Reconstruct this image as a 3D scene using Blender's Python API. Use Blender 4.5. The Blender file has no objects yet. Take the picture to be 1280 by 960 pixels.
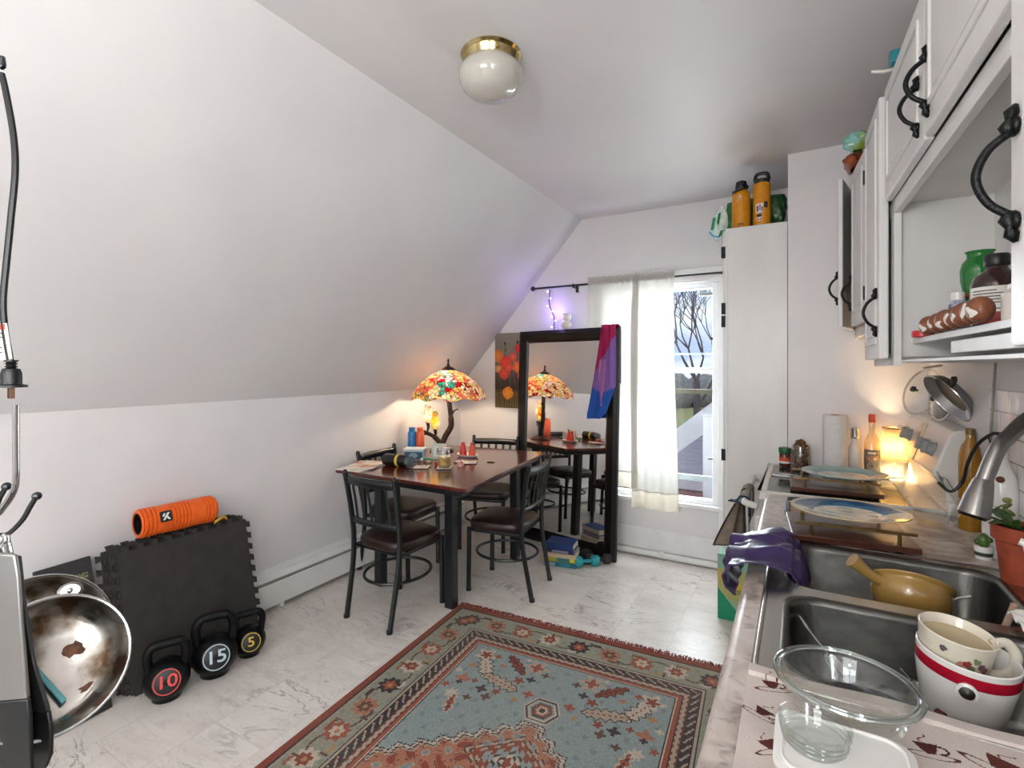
import bpy, bmesh, math, random
import numpy as np
from mathutils import Vector, Matrix, Euler, noise as mnoise
random.seed(7)
COL = bpy.context.scene.collection
PI = math.pi
R = math.radians

# ---------------------------------------------------------------- materials
def srgb(h):
    h = h.lstrip('#'); out = []
    for i in (0, 2, 4):
        c = int(h[i:i+2], 16) / 255
        out.append(c / 12.92 if c <= .04045 else ((c + .055) / 1.055) ** 2.4)
    return (*out, 1.0)

def newmat(name):
    m = bpy.data.materials.new(name); m.use_nodes = True
    nt = m.node_tree; nt.nodes.clear()
    out = nt.nodes.new('ShaderNodeOutputMaterial')
    return m, nt, out

def N(nt, kind, **kw):
    n = nt.nodes.new(kind)
    for k, v in kw.items():
        if hasattr(n, k) and k not in n.inputs: setattr(n, k, v)
        else: n.inputs[k].default_value = v
    return n

def L(nt, a, b): nt.links.new(a, b)

def mix_rgb(nt, fac, a, b, blend='MIX'):
    n = nt.nodes.new('ShaderNodeMix'); n.data_type = 'RGBA'; n.blend_type = blend
    for sock, val in ((n.inputs[0], fac), (n.inputs[6], a), (n.inputs[7], b)):
        if hasattr(val, 'links'): L(nt, val, sock)
        else: sock.default_value = val
    return n.outputs[2]

def coords(nt, kind='Object', scale=(1, 1, 1), rot=(0, 0, 0)):
    tc = nt.nodes.new('ShaderNodeTexCoord'); mp = nt.nodes.new('ShaderNodeMapping')
    L(nt, tc.outputs[kind], mp.inputs[0]); mp.inputs['Scale'].default_value = scale; mp.inputs['Rotation'].default_value = rot
    return mp.outputs[0]

def ramp(nt, src, stops, interp='LINEAR'):
    r = nt.nodes.new('ShaderNodeValToRGB'); L(nt, src, r.inputs[0]); r.color_ramp.interpolation = interp
    e = r.color_ramp.elements
    while len(e) < len(stops): e.new(.5)
    for i, (p, c) in enumerate(stops): e[i].position = p; e[i].color = c if isinstance(c, tuple) else srgb(c)
    return r.outputs[0]

def paint(name, color, color2=None, rough=.5, metal=0., scale=20., bump=0., bscale=None, coat=0., stretch=(1, 1, 1), spec=.5, detail=3., lo=.35, hi=.65):
    m, nt, out = newmat(name)
    p = N(nt, 'ShaderNodeBsdfPrincipled'); L(nt, p.outputs[0], out.inputs[0])
    p.inputs['Roughness'].default_value = rough; p.inputs['Metallic'].default_value = metal
    p.inputs['Coat Weight'].default_value = coat; p.inputs['Specular IOR Level'].default_value = spec
    co = coords(nt, 'Object', stretch)
    nz = N(nt, 'ShaderNodeTexNoise', Scale=scale, Detail=detail); L(nt, co, nz.inputs['Vector'])
    c1 = srgb(color)
    c2 = srgb(color2) if color2 else tuple(min(1, x * .93) for x in c1[:3]) + (1,)
    L(nt, ramp(nt, nz.outputs[0], [(lo, c1), (hi, c2)]), p.inputs['Base Color'])
    if bump:
        nb = N(nt, 'ShaderNodeTexNoise', Scale=bscale or scale * 4, Detail=4.); L(nt, co, nb.inputs['Vector'])
        b = N(nt, 'ShaderNodeBump', Strength=bump, Distance=.01); L(nt, nb.outputs[0], b.inputs['Height']); L(nt, b.outputs[0], p.inputs['Normal'])
    return m

def brushed(name, color, rough=.28, scale=(3, 3, 300), c2=None):
    return paint(name, color, c2, rough, 1., 6., .06, 6., stretch=scale)

def thin_glass(name, color='#ffffff', refl=.10, rough=.02, tintmix=0., body='#ffffff', edge=.45):
    m, nt, out = newmat(name)
    tr = N(nt, 'ShaderNodeBsdfTransparent'); tr.inputs[0].default_value = srgb(color)
    gl = N(nt, 'ShaderNodeBsdfGlossy', Roughness=rough); gl.inputs[0].default_value = (1, 1, 1, 1)
    lw = N(nt, 'ShaderNodeLayerWeight', Blend=.15)
    nz = N(nt, 'ShaderNodeTexNoise', Scale=8.); L(nt, coords(nt), nz.inputs['Vector'])
    ad = N(nt, 'ShaderNodeMath', operation='MULTIPLY_ADD'); L(nt, lw.outputs['Fresnel'], ad.inputs[0]); ad.inputs[1].default_value = edge; ad.inputs[2].default_value = refl
    mx = N(nt, 'ShaderNodeMixShader'); L(nt, ad.outputs[0], mx.inputs[0]); L(nt, tr.outputs[0], mx.inputs[1]); L(nt, gl.outputs[0], mx.inputs[2])
    last = mx
    if tintmix:
        df = N(nt, 'ShaderNodeBsdfPrincipled', Roughness=.15); df.inputs['Base Color'].default_value = srgb(body)
        m2 = N(nt, 'ShaderNodeMixShader'); m2.inputs[0].default_value = tintmix; L(nt, mx.outputs[0], m2.inputs[1]); L(nt, df.outputs[0], m2.inputs[2]); last = m2
    L(nt, last.outputs[0], out.inputs[0]); return m

def sheer(name, color, trans=.5, color2=None, scale=120., see=0.):
    m, nt, out = newmat(name)
    d = N(nt, 'ShaderNodeBsdfDiffuse'); t = N(nt, 'ShaderNodeBsdfTranslucent')
    nz = N(nt, 'ShaderNodeTexNoise', Scale=scale, Detail=2.); L(nt, coords(nt, 'Object', (1, 1, 3)), nz.inputs['Vector'])
    c = ramp(nt, nz.outputs[0], [(.3, srgb(color)), (.7, srgb(color2 or color))])
    L(nt, c, d.inputs[0]); L(nt, c, t.inputs[0])
    mx = N(nt, 'ShaderNodeMixShader'); mx.inputs[0].default_value = trans; L(nt, d.outputs[0], mx.inputs[1]); L(nt, t.outputs[0], mx.inputs[2])
    if see:
        tr = N(nt, 'ShaderNodeBsdfTransparent'); m2 = N(nt, 'ShaderNodeMixShader'); m2.inputs[0].default_value = see
        L(nt, mx.outputs[0], m2.inputs[1]); L(nt, tr.outputs[0], m2.inputs[2]); mx = m2
    L(nt, mx.outputs[0], out.inputs[0]); return m

def glow(name, color, strength):
    m, nt, out = newmat(name)
    e = N(nt, 'ShaderNodeEmission', Strength=strength); e.inputs[0].default_value = srgb(color); L(nt, e.outputs[0], out.inputs[0]); return m

def attr_mat(name, rough=.8, attr='dye', nscale=300., amp=.25, bump=.3, spec=.3, coat=0., trans=0.):
    m, nt, out = newmat(name)
    p = N(nt, 'ShaderNodeBsdfPrincipled', Roughness=rough); p.inputs['Specular IOR Level'].default_value = spec; p.inputs['Coat Weight'].default_value = coat
    a = N(nt, 'ShaderNodeAttribute'); a.attribute_name = attr
    co = coords(nt); nz = N(nt, 'ShaderNodeTexNoise', Scale=nscale, Detail=2.); L(nt, co, nz.inputs['Vector'])
    g = ramp(nt, nz.outputs[0], [(.3, (1 - amp,) * 3 + (1,)), (.7, (1, 1, 1, 1))])
    c = mix_rgb(nt, 1., a.outputs['Color'], g, 'MULTIPLY'); L(nt, c, p.inputs['Base Color'])
    if bump:
        b = N(nt, 'ShaderNodeBump', Strength=bump, Distance=.004); L(nt, nz.outputs[0], b.inputs['Height']); L(nt, b.outputs[0], p.inputs['Normal'])
    if trans:
        t = N(nt, 'ShaderNodeBsdfTranslucent'); L(nt, c, t.inputs[0]); mx = N(nt, 'ShaderNodeMixShader'); mx.inputs[0].default_value = trans
        L(nt, p.outputs[0], mx.inputs[1]); L(nt, t.outputs[0], mx.inputs[2]); L(nt, mx.outputs[0], out.inputs[0])
    else: L(nt, p.outputs[0], out.inputs[0])
    return m

# ---------------------------------------------------------------- mesh builder
def basis(axis, up=(0, 0, 1)):
    z = Vector(axis).normalized(); u = Vector(up)
    if abs(z.dot(u)) > .98: u = Vector((0, 1, 0))
    x = u.cross(z).normalized(); y = z.cross(x)
    return Matrix((x, y, z)).transposed()

class MB:
    def __init__(s): s.v = []; s.f = []; s.mi = []; s.cur = 0; s.M = Matrix.Identity(4)
    def add(s, vs, fs):
        o = len(s.v); s.v += [tuple(s.M @ Vector(p)) for p in vs]; s.f += [tuple(i + o for i in f) for f in fs]; s.mi += [s.cur] * len(fs); return s
    def box(s, x0, x1, y0, y1, z0, z1):
        v = [(x, y, z) for z in (z0, z1) for y in (y0, y1) for x in (x0, x1)]
        return s.add(v, [(0, 2, 3, 1), (4, 5, 7, 6), (0, 1, 5, 4), (2, 6, 7, 3), (0, 4, 6, 2), (1, 3, 7, 5)])
    def bx(s, c, d, rot=None):
        x, y, z = [k / 2 for k in d]; Mo = s.M
        s.M = Mo @ Matrix.Translation(c) @ (Euler(rot).to_matrix().to_4x4() if rot else Matrix.Identity(4))
        s.box(-x, x, -y, y, -z, z); s.M = Mo; return s
    def lathe(s, prof, c=(0, 0, 0), axis=(0, 0, 1), n=28, closed=False, sx=1., sy=1., arc=None):
        B = basis(axis) if tuple(axis) != (0, 0, 1) else Matrix.Identity(3); c = Vector(c); vs = []; fs = []
        k = len(prof); ring = n
        for j in range(n):
            a = 2 * PI * j / n
            for r, z in prof: vs.append(c + B @ Vector((r * math.cos(a) * sx, r * math.sin(a) * sy, z)))
        for j in range(n):
            j2 = (j + 1) % n
            for i in range(k - 1 + (1 if closed else 0)):
                i2 = (i + 1) % k
                fs.append((j * k + i, j2 * k + i, j2 * k + i2, j * k + i2))
        s.add(vs, fs); return s
    def cyl(s, c, r, h, axis=(0, 0, 1), n=24, r2=None, bev=0.):
        r2 = r if r2 is None else r2; e = 1e-5
        if bev: p = [(e, 0), (r - bev, 0), (r, bev), (r2, h - bev), (r2 - bev, h), (e, h)]
        else: p = [(e, 0), (r, 0), (r2, h), (e, h)]
        return s.lathe(p, c, axis, n)
    def tube(s, pts, r, n=10, closed=False, flat=1., caps=True, up=None):
        pts = [Vector(p) for p in pts]; k = len(pts); vs = []; fs = []
        rr = r if isinstance(r, (list, tuple)) else [r] * k
        nrm = None
        for i in range(k):
            if closed: t = pts[(i + 1) % k] - pts[i - 1]
            else: t = pts[min(i + 1, k - 1)] - pts[max(i - 1, 0)]
            t = t.normalized() if t.length > 1e-9 else Vector((0, 0, 1))
            if nrm is None:
                u = Vector(up) if up else Vector((0, 0, 1))
                if abs(t.dot(u)) > .95: u = Vector((1, 0, 0))
                nrm = (u - t * u.dot(t)).normalized()
            else:
                nrm = nrm - t * nrm.dot(t)
                nrm = nrm.normalized() if nrm.length > 1e-6 else Vector((1, 0, 0))
            b = t.cross(nrm)
            for j in range(n):
                a = 2 * PI * j / n; vs.append(pts[i] + (nrm * math.cos(a) * flat + b * math.sin(a)) * rr[i])
        for i in range(k if closed else k - 1):
            i2 = (i + 1) % k
            for j in range(n): fs.append((i * n + j, i * n + (j + 1) % n, i2 * n + (j + 1) % n, i2 * n + j))
        if caps and not closed: fs.append(tuple(range(n - 1, -1, -1))); fs.append(tuple((k - 1) * n + j for j in range(n)))
        return s.add(vs, fs)
    def prism(s, poly, h0, h1, M=None):
        Mo = s.M
        if M is not None: s.M = Mo @ M
        n = len(poly); vs = [(x, y, h0) for x, y in poly] + [(x, y, h1) for x, y in poly]
        fs = [tuple(range(n - 1, -1, -1)), tuple(range(n, 2 * n))] + [(i, (i + 1) % n, n + (i + 1) % n, n + i) for i in range(n)]
        s.add(vs, fs); s.M = Mo; return s
    def ball(s, c, r, n=16, m=10, sc=(1, 1, 1)):
        c = Vector(c); vs = []; fs = []
        for i in range(m + 1):
            ph = PI * i / m
            for j in range(n):
                a = 2 * PI * j / n
                vs.append(c + Vector((r * sc[0] * math.sin(ph) * math.cos(a), r * sc[1] * math.sin(ph) * math.sin(a), -r * sc[2] * math.cos(ph))))
        for i in range(m):
            for j in range(n): fs.append((i * n + j, i * n + (j + 1) % n, (i + 1) * n + (j + 1) % n, (i + 1) * n + j))
        return s.add(vs, fs)
    def grid(s, fn, nu, nv):
        vs = [fn(i / nu, j / nv) for j in range(nv + 1) for i in range(nu + 1)]
        fs = [(j * (nu + 1) + i, j * (nu + 1) + i + 1, (j + 1) * (nu + 1) + i + 1, (j + 1) * (nu + 1) + i) for j in range(nv) for i in range(nu)]
        return s.add(vs, fs)
    def torus(s, c, Rr, r, axis=(0, 0, 1), n=40, m=8, sx=1., sy=1.):
        B = basis(axis); c = Vector(c)
        return s.tube([c + B @ Vector((Rr * sx * math.cos(2 * PI * i / n), Rr * sy * math.sin(2 * PI * i / n), 0)) for i in range(n)], r, m, closed=True)

def link(name, mb, mats, parent=None, origin=None, smooth=True, bev=0., solid=0., sub=0, seg=2, ang=40, offset=-1., label=None):
    me = bpy.data.meshes.new(name)
    o = bpy.data.objects.new(name, me); COL.objects.link(o)
    org = Vector(origin) if origin is not None else Vector((0, 0, 0))
    vs = [tuple(Vector(p) - org) for p in mb.v]
    me.from_pydata(vs, [], mb.f)
    if not isinstance(mats, (list, tuple)): mats = [mats]
    for m in mats: me.materials.append(m)
    if len(mats) > 1: me.polygons.foreach_set('material_index', mb.mi)
    bm = bmesh.new(); bm.from_mesh(me)
    bmesh.ops.remove_doubles(bm, verts=bm.verts, dist=2e-5)
    bmesh.ops.recalc_face_normals(bm, faces=bm.faces)
    bm.to_mesh(me); bm.free()
    if smooth:
        me.polygons.foreach_set('use_smooth', [True] * len(me.polygons))
        try: me.set_sharp_from_angle(angle=R(ang))
        except Exception: pass
    if parent: o.parent = parent
    else: o.location = org
    if label: o['label'] = label
    if bev:
        b = o.modifiers.new('bev', 'BEVEL'); b.width = bev; b.segments = seg; b.limit_method = 'ANGLE'; b.angle_limit = R(35)
    if solid:
        b = o.modifiers.new('sol', 'SOLIDIFY'); b.thickness = solid; b.offset = offset
    if sub:
        b = o.modifiers.new('sub', 'SUBSURF'); b.levels = sub; b.render_levels = sub
    return o

def tag(o, label, cat, group=None, kind=None):
    o['label'] = label; o['category'] = cat
    if group: o['group'] = group
    if kind: o['kind'] = kind
    return o

class Thing:
    """Empty at base; parts given in world coordinates (or local when local=True)."""
    def __init__(s, name, label, cat, loc=(0, 0, 0), rot=(0, 0, 0), group=None, local=False):
        s.e = bpy.data.objects.new(name, None); s.e.empty_display_size = .05; COL.objects.link(s.e)
        s.e.location = loc; s.e.rotation_euler = rot; s.loc = Vector(loc); s.local = local
        tag(s.e, label, cat, group)
    def part(s, name, mb, mats, parent=None, label=None, **kw):
        o = link(name, mb, mats, parent or s.e, (0, 0, 0) if s.local else s.loc, **kw)
        if label: o['label'] = label
        return o

def solo(name, mb, mats, label, cat, loc=(0, 0, 0), group=None, kind=None, **kw):
    return tag(link(name, mb, mats, None, loc, **kw), label, cat, group, kind)

def struct(name, mb, mats, label=None, **kw):
    o = link(name, mb, mats, None, (0, 0, 0), **kw); o['kind'] = 'structure'
    if label: o['label'] = label
    return o

def copy_thing(e, loc=None, rot=None, label=None, group=None):
    c = e.copy(); COL.objects.link(c)
    if loc is not None: c.location = loc
    if rot is not None: c.rotation_euler = rot
    if label: c['label'] = label
    if group: c['group'] = group
    def rec(a, b):
        for ch in [x for x in bpy.data.objects if x.parent == a]:
            d = ch.copy(); COL.objects.link(d); d.parent = b; rec(ch, d)
    rec(e, c); return c

def text(name, s, size, M, mat, parent, depth=.001):
    cu = bpy.data.curves.new(name, 'FONT'); cu.body = s; cu.size = size; cu.align_x = 'CENTER'; cu.align_y = 'CENTER'; cu.extrude = depth; cu.offset = size * .012
    t = bpy.data.objects.new(name, cu); COL.objects.link(t)
    dg = bpy.context.evaluated_depsgraph_get(); me = bpy.data.meshes.new_from_object(t.evaluated_get(dg))
    bpy.data.objects.remove(t); bpy.data.curves.remove(cu)
    me.transform(M); me.materials.clear(); me.materials.append(mat)
    o = bpy.data.objects.new(name, me); COL.objects.link(o); o.parent = parent
    return o

def face_color(o, fn, attr='dye'):
    """paint a dye colour per face from its centre"""
    me = o.data; n = len(me.polygons)
    c = np.empty(n * 3, 'f'); me.polygons.foreach_get('center', c); c = c.reshape(-1, 3)
    col = np.ones((n, 4), 'f'); col[:, :3] = fn(c)
    a = me.attributes.new(attr, 'FLOAT_COLOR', 'FACE'); a.data.foreach_set('color', col.ravel())

def rgb(h): return np.array(srgb(h)[:3], 'f')
def spline(pts, n=8):
    P = [Vector(p) for p in pts]; out = []
    for i in range(len(P) - 1):
        p0 = P[max(i - 1, 0)]; p1 = P[i]; p2 = P[i + 1]; p3 = P[min(i + 2, len(P) - 1)]
        for k in range(n):
            t = k / n
            out.append(.5 * ((2 * p1) + (p2 - p0) * t + (2 * p0 - 5 * p1 + 4 * p2 - p3) * t * t + (3 * p1 - p0 - 3 * p2 + p3) * t ** 3))
    out.append(P[-1]); return out
def frame_mat(o, axis, up=(0, 0, 1)): return Matrix.Translation(o) @ basis(axis, up).to_4x4()

# common materials
M = {}
M['wall'] = paint('wall_paint', '#dcd8d9', '#d6d3d5', .38, scale=3., bump=.05, bscale=40.)
M['ceil'] = paint('ceiling_paint', '#d8d6d6', '#d3d1d2', .5, scale=2., bump=.03, bscale=30.)
M['trimw'] = paint('white_trim', '#e4e3e2', '#dddcdb', .35, scale=6., bump=.03)
M['cab'] = paint('cabinet_paint', '#dcdad8', '#d2d0ce', .32, scale=5., bump=.05, bscale=60., stretch=(1, 1, .4))
M['vinyl'] = paint('window_vinyl', '#eef0f2', '#e6e8ea', .3, scale=5.)
M['blackmetal'] = paint('black_metal', '#10161a', '#0b0f12', .32, .0, 30., spec=.6)
M['black'] = paint('black_plastic', '#0c0d0e', '#131415', .4, scale=30.)
M['rubber'] = paint('black_rubber', '#282523', '#322d2a', .75, scale=14., bump=.2, bscale=200.)
M['iron'] = paint('black_iron', '#0b0c0e', '#17181a', .38, .6, 60., bump=.2)
M['steel'] = brushed('brushed_steel', '#a7a6a4', .3)
M['chrome'] = paint('chrome', '#d2d4d6', '#c4c6c8', .12, 1., 4.)
M['darksteel'] = brushed('sink_steel', '#6e6d6a', .34, (3, 80, 3), '#5e5d5b')
M['brass'] = paint('brass', '#8e6d3c', '#a5834c', .28, 1., 20.)
M['white'] = paint('white_ceramic', '#e6e3df', '#dedbd6', .18, scale=8.)
M['whiteplastic'] = paint('white_plastic', '#dedcd8', '#d5d3cf', .3, scale=8.)
M['glass'] = thin_glass('clear_glass', '#fafcfb', .05)
M['pane'] = thin_glass('window_glass', '#f6f9f9', .012, edge=.1)
M['paper'] = paint('paper', '#e9e6df', '#ddd9d0', .8, scale=40.)
M['wood'] = paint('dark_wood', '#3a1d12', '#55291a', .3, scale=5., stretch=(1, 12, 12), coat=.2)
M['cream'] = paint('cream', '#d9c9a5', '#cbb98f', .4, scale=10.)
def plain(h, rough=.5, metal=0., **k):
    key = (h, rough, metal)
    if key not in M: M[key] = paint('paint_' + h.strip('#'), h, None, rough, metal, k.get('scale', 25.), k.get('bump', 0.))
    return M[key]
E_BACK, E_SIDE, E_FRONT, E_LAMP, E_TIFF, E_VIO, E_UP, EXPO = 38., 36., 38., 38., 16., .9, 46., 0.66
# ================================================================ ROOM SHELL
XL, XR, YB, YP, YF = -2.87, .585, 4.0, 3.37, -2.2
CZ, RX, KZ = 2.745, -1.61, 1.30

def floor_mat():
    m, nt, out = newmat('marble_vinyl'); p = N(nt, 'ShaderNodeBsdfPrincipled', Roughness=.3); L(nt, p.outputs[0], out.inputs[0])
    co = coords(nt, 'Object')
    br = N(nt, 'ShaderNodeTexBrick', Scale=1., offset=.5); br.inputs['Mortar Size'].default_value = .0022; br.inputs['Brick Width'].default_value = .61; br.inputs['Row Height'].default_value = .305
    br.inputs['Color1'].default_value = (1, 1, 1, 1); br.inputs['Color2'].default_value = (.0, .0, .0, 1); br.inputs['Mortar'].default_value = (.5, .5, .5, 1)
    rot = coords(nt, 'Object', (1, 1, 1), (0, 0, R(90))); L(nt, rot, br.inputs['Vector'])
    # every plank shifts its veins
    sh = N(nt, 'ShaderNodeVectorMath', operation='MULTIPLY_ADD'); L(nt, br.outputs['Color'], sh.inputs[0]); sh.inputs[1].default_value = (3.1, 1.7, 0); L(nt, co, sh.inputs[2])
    st = N(nt, 'ShaderNodeMapping'); L(nt, sh.outputs[0], st.inputs[0]); st.inputs['Rotation'].default_value = (0, 0, R(35)); st.inputs['Scale'].default_value = (1., 2.6, 1)
    cols = []
    for sc, w, dis in ((1.5, .012, 1.0), (3.6, .02, 1.4)):
        nz = N(nt, 'ShaderNodeTexNoise', Scale=sc, Detail=6., Roughness=.62, Distortion=dis); L(nt, st.outputs[0], nz.inputs['Vector'])
        cols.append(ramp(nt, nz.outputs[0], [(.5 - w * 1.6, (0, 0, 0, 1)), (.5, (1, 1, 1, 1)), (.5 + w, (0, 0, 0, 1))]))
    mk = N(nt, 'ShaderNodeTexNoise', Scale=2.2, Detail=3.); L(nt, co, mk.inputs['Vector'])
    mkr = ramp(nt, mk.outputs[0], [(.46, (0, 0, 0, 1)), (.62, (1, 1, 1, 1))])
    cl = N(nt, 'ShaderNodeTexNoise', Scale=3., Detail=5.); L(nt, st.outputs[0], cl.inputs['Vector'])
    base = ramp(nt, cl.outputs[0], [(.3, '#e6dfd8'), (.55, '#ddd6cf'), (.75, '#d0c8c1')])
    v1 = mix_rgb(nt, 1., cols[0], mkr, 'MULTIPLY')
    f1 = N(nt, 'ShaderNodeMath', operation='MULTIPLY'); L(nt, v1, f1.inputs[0]); f1.inputs[1].default_value = .75
    c = mix_rgb(nt, f1.outputs[0], base, srgb('#6f6a68'))
    f2 = N(nt, 'ShaderNodeMath', operation='MULTIPLY'); L(nt, cols[1], f2.inputs[0]); f2.inputs[1].default_value = .2
    c = mix_rgb(nt, f2.outputs[0], c, srgb('#7d7774'))
    f3 = N(nt, 'ShaderNodeMath', operation='MULTIPLY'); L(nt, br.outputs['Fac'], f3.inputs[0]); f3.inputs[1].default_value = .25
    c = mix_rgb(nt, f3.outputs[0], c, srgb('#98928e'))
    L(nt, c, p.inputs['Base Color']); return m
M['floor'] = floor_mat()
struct('floor', MB().box(XL - .1, XR + .1, YF - .1, YB + .1, -.1, 0), M['floor'], smooth=False)
struct('wall_left', MB().box(XL - .1, XL, YF, YB, 0, KZ + .02), M['wall'], smooth=False)
sl = MB(); n = Vector((-(CZ - KZ), 0, (RX - XL))).normalized() * .1
a, b = Vector((XL, 0, KZ)), Vector((RX, 0, CZ))
sl.prism([(a.x, a.z), (b.x, b.z), (b.x + n.x, b.z + n.z), (a.x + n.x, a.z + n.z)], -YB - .1, -YF + .1, Matrix.Rotation(R(90), 4, 'X'))
sl.box(RX, XR + .1, YF - .1, YB + .1, CZ, CZ + .1)
struct('ceiling', sl, M['ceil'], smooth=False)
WX0, WX1, WZ0, WZ1 = -1.42, -.525, .455, 2.135
bw = MB().box(XL - .1, WX0, YB, YB + .12, 0, CZ).box(WX1, XR + .1, YB, YB + .12, 0, CZ).box(WX0, WX1, YB, YB + .12, 0, WZ0).box(WX0, WX1, YB, YB + .12, WZ1, CZ)
struct('wall_back', bw, M['wall'], smooth=False)
# right wall with an unseen window added behind the camera as fill light
RW = (-1.3, -.2, 1.05, 2.15)
rw = MB().box(XR, XR + .1, YF, RW[0], 0, CZ).box(XR, XR + .1, RW[1], YB, 0, CZ).box(XR, XR + .1, RW[0], RW[1], 0, RW[2]).box(XR, XR + .1, RW[0], RW[1], RW[3], CZ)
struct('wall_right', rw, M['wall'], smooth=False)
FW = (-1.5, .1, .9, 2.2)  # unseen front window opening, added to let fill light into the room
fw = MB().box(XL - .1, FW[0], YF - .1, YF, 0, CZ).box(FW[1], XR + .1, YF - .1, YF, 0, CZ).box(FW[0], FW[1], YF - .1, YF, 0, FW[2]).box(FW[0], FW[1], YF - .1, YF, FW[3], CZ)
struct('wall_front', fw, M['wall'], smooth=False)
struct('wall_partition', MB().box(-.06, XR, YP, YP + .08, 0, CZ), M['wall'], smooth=False)

def window(n, axis, u0, u1, z0, z1, d0, d1, rail):
    """sash window: frame, rails and glass, axis 'x' runs along x at depth y d0..d1"""
    f = MB(); w = .045
    def bb(a0, a1, b0, b1, c0, c1):
        if axis == 'x': f.box(a0, a1, b0, b1, c0, c1)
        else: f.box(b0, b1, a0, a1, c0, c1)
    bb(u0, u0 + w, d0, d1, z0, z1); bb(u1 - w, u1, d0, d1, z0, z1); bb(u0 + w, u1 - w, d0 + .002, d1, z1 - w, z1); bb(u0 + w, u1 - w, d0 + .002, d1, z0, z0 + .035)
    bb(u0 + w, u1 - w, d0 + .004, d1, rail - .021, rail + .021)
    o = struct('window_%d' % n, f, M['vinyl'], bev=.004)
    g = MB(); dm = (d0 + d1) / 2
    if axis == 'x': g.box(u0 + w, u1 - w, dm - .003, dm, z0 + .03, z1 - w)
    else: g.box(dm - .003, dm, u0 + w, u1 - w, z0 + .03, z1 - w)
    link('pane', g, M['pane'], o); return o
w1 = window(1, 'x', WX0, WX1, WZ0, WZ1, YB + .02, YB + .09, 1.47)
window(2, 'y', RW[0], RW[1], RW[2], RW[3], XR + .02, XR + .08, 1.6)
window(3, 'x', FW[0], FW[1], FW[2], FW[3], YF - .08, YF - .02, 1.55)
link('dark_rail', MB().box(WX0 + .045, WX1 - .045, YB + .03, YB + .05, 1.29, 1.325), paint('shade_bar', '#6b6a58', '#5a594a', .5), w1, label='olive grey bar across the window')
link('upper_rail', MB().box(WX0 + .045, WX1 - .045, YB + .07, YB + .085, 1.59, 1.605).box(WX0 + .045, WX1 - .045, YB + .07, YB + .085, .62, .66), plain('#c9cdd0', .4), w1)
link('door_closer', MB().box(-.66, -.57, YB + .025, YB + .05, 2.035, 2.06), plain('#9aa39c', .4), w1, bev=.003)
link('latch', MB().box(-.585, -.565, YB + .01, YB + .03, 1.70, 1.715).box(-.60, -.565, YB + .01, YB + .03, .80, .81), M['iron'], w1)
# casing and board panel below the window
tr = MB().box(WX1, WX1 + .07, YB - .018, YB, .02, WZ1 + .11).box(WX0 - .1, WX0, YB - .018, YB, .02, WZ1 + .11).box(WX0 - .1, WX1 + .07, YB - .02, YB, WZ1, WZ1 + .11).box(WX0 - .1, WX1 + .07, YB - .03, YB, WZ0 - .03, WZ0)
struct('trim_1', tr, M['trimw'], label='white painted window casing', bev=.004)
struct('trim_2', MB().box(WX0, WX1, YB - .012, YB, .05, .215), M['trimw'], label='white board under the window', bev=.004)
bb_ = MB().tube([(-2.2, 3.972, .028), (-.42, 3.972, .028)], .024, 12).ball((-.93, 3.966, .04), .03, sc=(1, .6, .8))
struct('baseboard_back', bb_, M['trimw'])
# subway tiles on the right wall
def tile_mat():
    m, nt, out = newmat('white_subway_tile'); p = N(nt, 'ShaderNodeBsdfPrincipled', Roughness=.12); L(nt, p.outputs[0], out.inputs[0])
    sp = N(nt, 'ShaderNodeSeparateXYZ'); tc = N(nt, 'ShaderNodeTexCoord'); L(nt, tc.outputs['Object'], sp.inputs[0])
    cb = N(nt, 'ShaderNodeCombineXYZ'); L(nt, sp.outputs[1], cb.inputs[0]); L(nt, sp.outputs[2], cb.inputs[1])
    br = N(nt, 'ShaderNodeTexBrick', Scale=1.); br.inputs['Mortar Size'].default_value = .003; br.inputs['Brick Width'].default_value = .15; br.inputs['Row Height'].default_value = .075
    br.inputs['Color1'].default_value = srgb('#e3e1e2'); br.inputs['Color2'].default_value = srgb('#dcdadc'); br.inputs['Mortar'].default_value = srgb('#a9a5a3'); L(nt, cb.outputs[0], br.inputs['Vector'])
    L(nt, br.outputs['Color'], p.inputs['Base Color'])
    b = N(nt, 'ShaderNodeBump', Strength=.5, Distance=.004, invert=True); L(nt, br.outputs['Fac'], b.inputs['Height'])
    nz = N(nt, 'ShaderNodeTexNoise', Scale=9., Detail=1.); L(nt, tc.outputs['Object'], nz.inputs['Vector'])
    b2 = N(nt, 'ShaderNodeBump', Strength=.35, Distance=.03); L(nt, nz.outputs[0], b2.inputs['Height']); L(nt, b.outputs[0], b2.inputs['Normal']); L(nt, b2.outputs[0], p.inputs['Normal'])
    return m
struct('trim_3', MB().box(XR - .008, XR, -.15, 2.36, .925, 1.42), tile_mat(), label='white subway tile backsplash', smooth=False)

# ---------------------------------------------------------------- baseboard heater
t = Thing('baseboard_heater', 'long white baseboard heater along the foot of the left wall', 'heater', (XL, 2.5, 0))
y0, y1 = .2, 3.98
def heater_prism(poly): return MB().prism(poly, -y1, -y0, Matrix.Rotation(R(90), 4, 'X'))
t.part('back_panel', heater_prism([(XL, .02), (XL + .012, .02), (XL + .012, .22), (XL + .035, .215), (XL + .035, .23), (XL, .245)]), M['trimw'])
t.part('front_panel', heater_prism([(XL + .06, .03), (XL + .07, .03), (XL + .07, .165), (XL + .062, .17)]), M['trimw'])
t.part('damper', heater_prism([(XL + .036, .213), (XL + .066, .188), (XL + .068, .192), (XL + .038, .217)]), M['trimw'])
t.part('fins', heater_prism([(XL + .013, .06), (XL + .055, .06), (XL + .055, .15), (XL + .013, .15)]), M['black'])
t.part('end_cap', MB().box(XL, XL + .072, y0 - .02, y0, 0, .245), M['trimw'])
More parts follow.
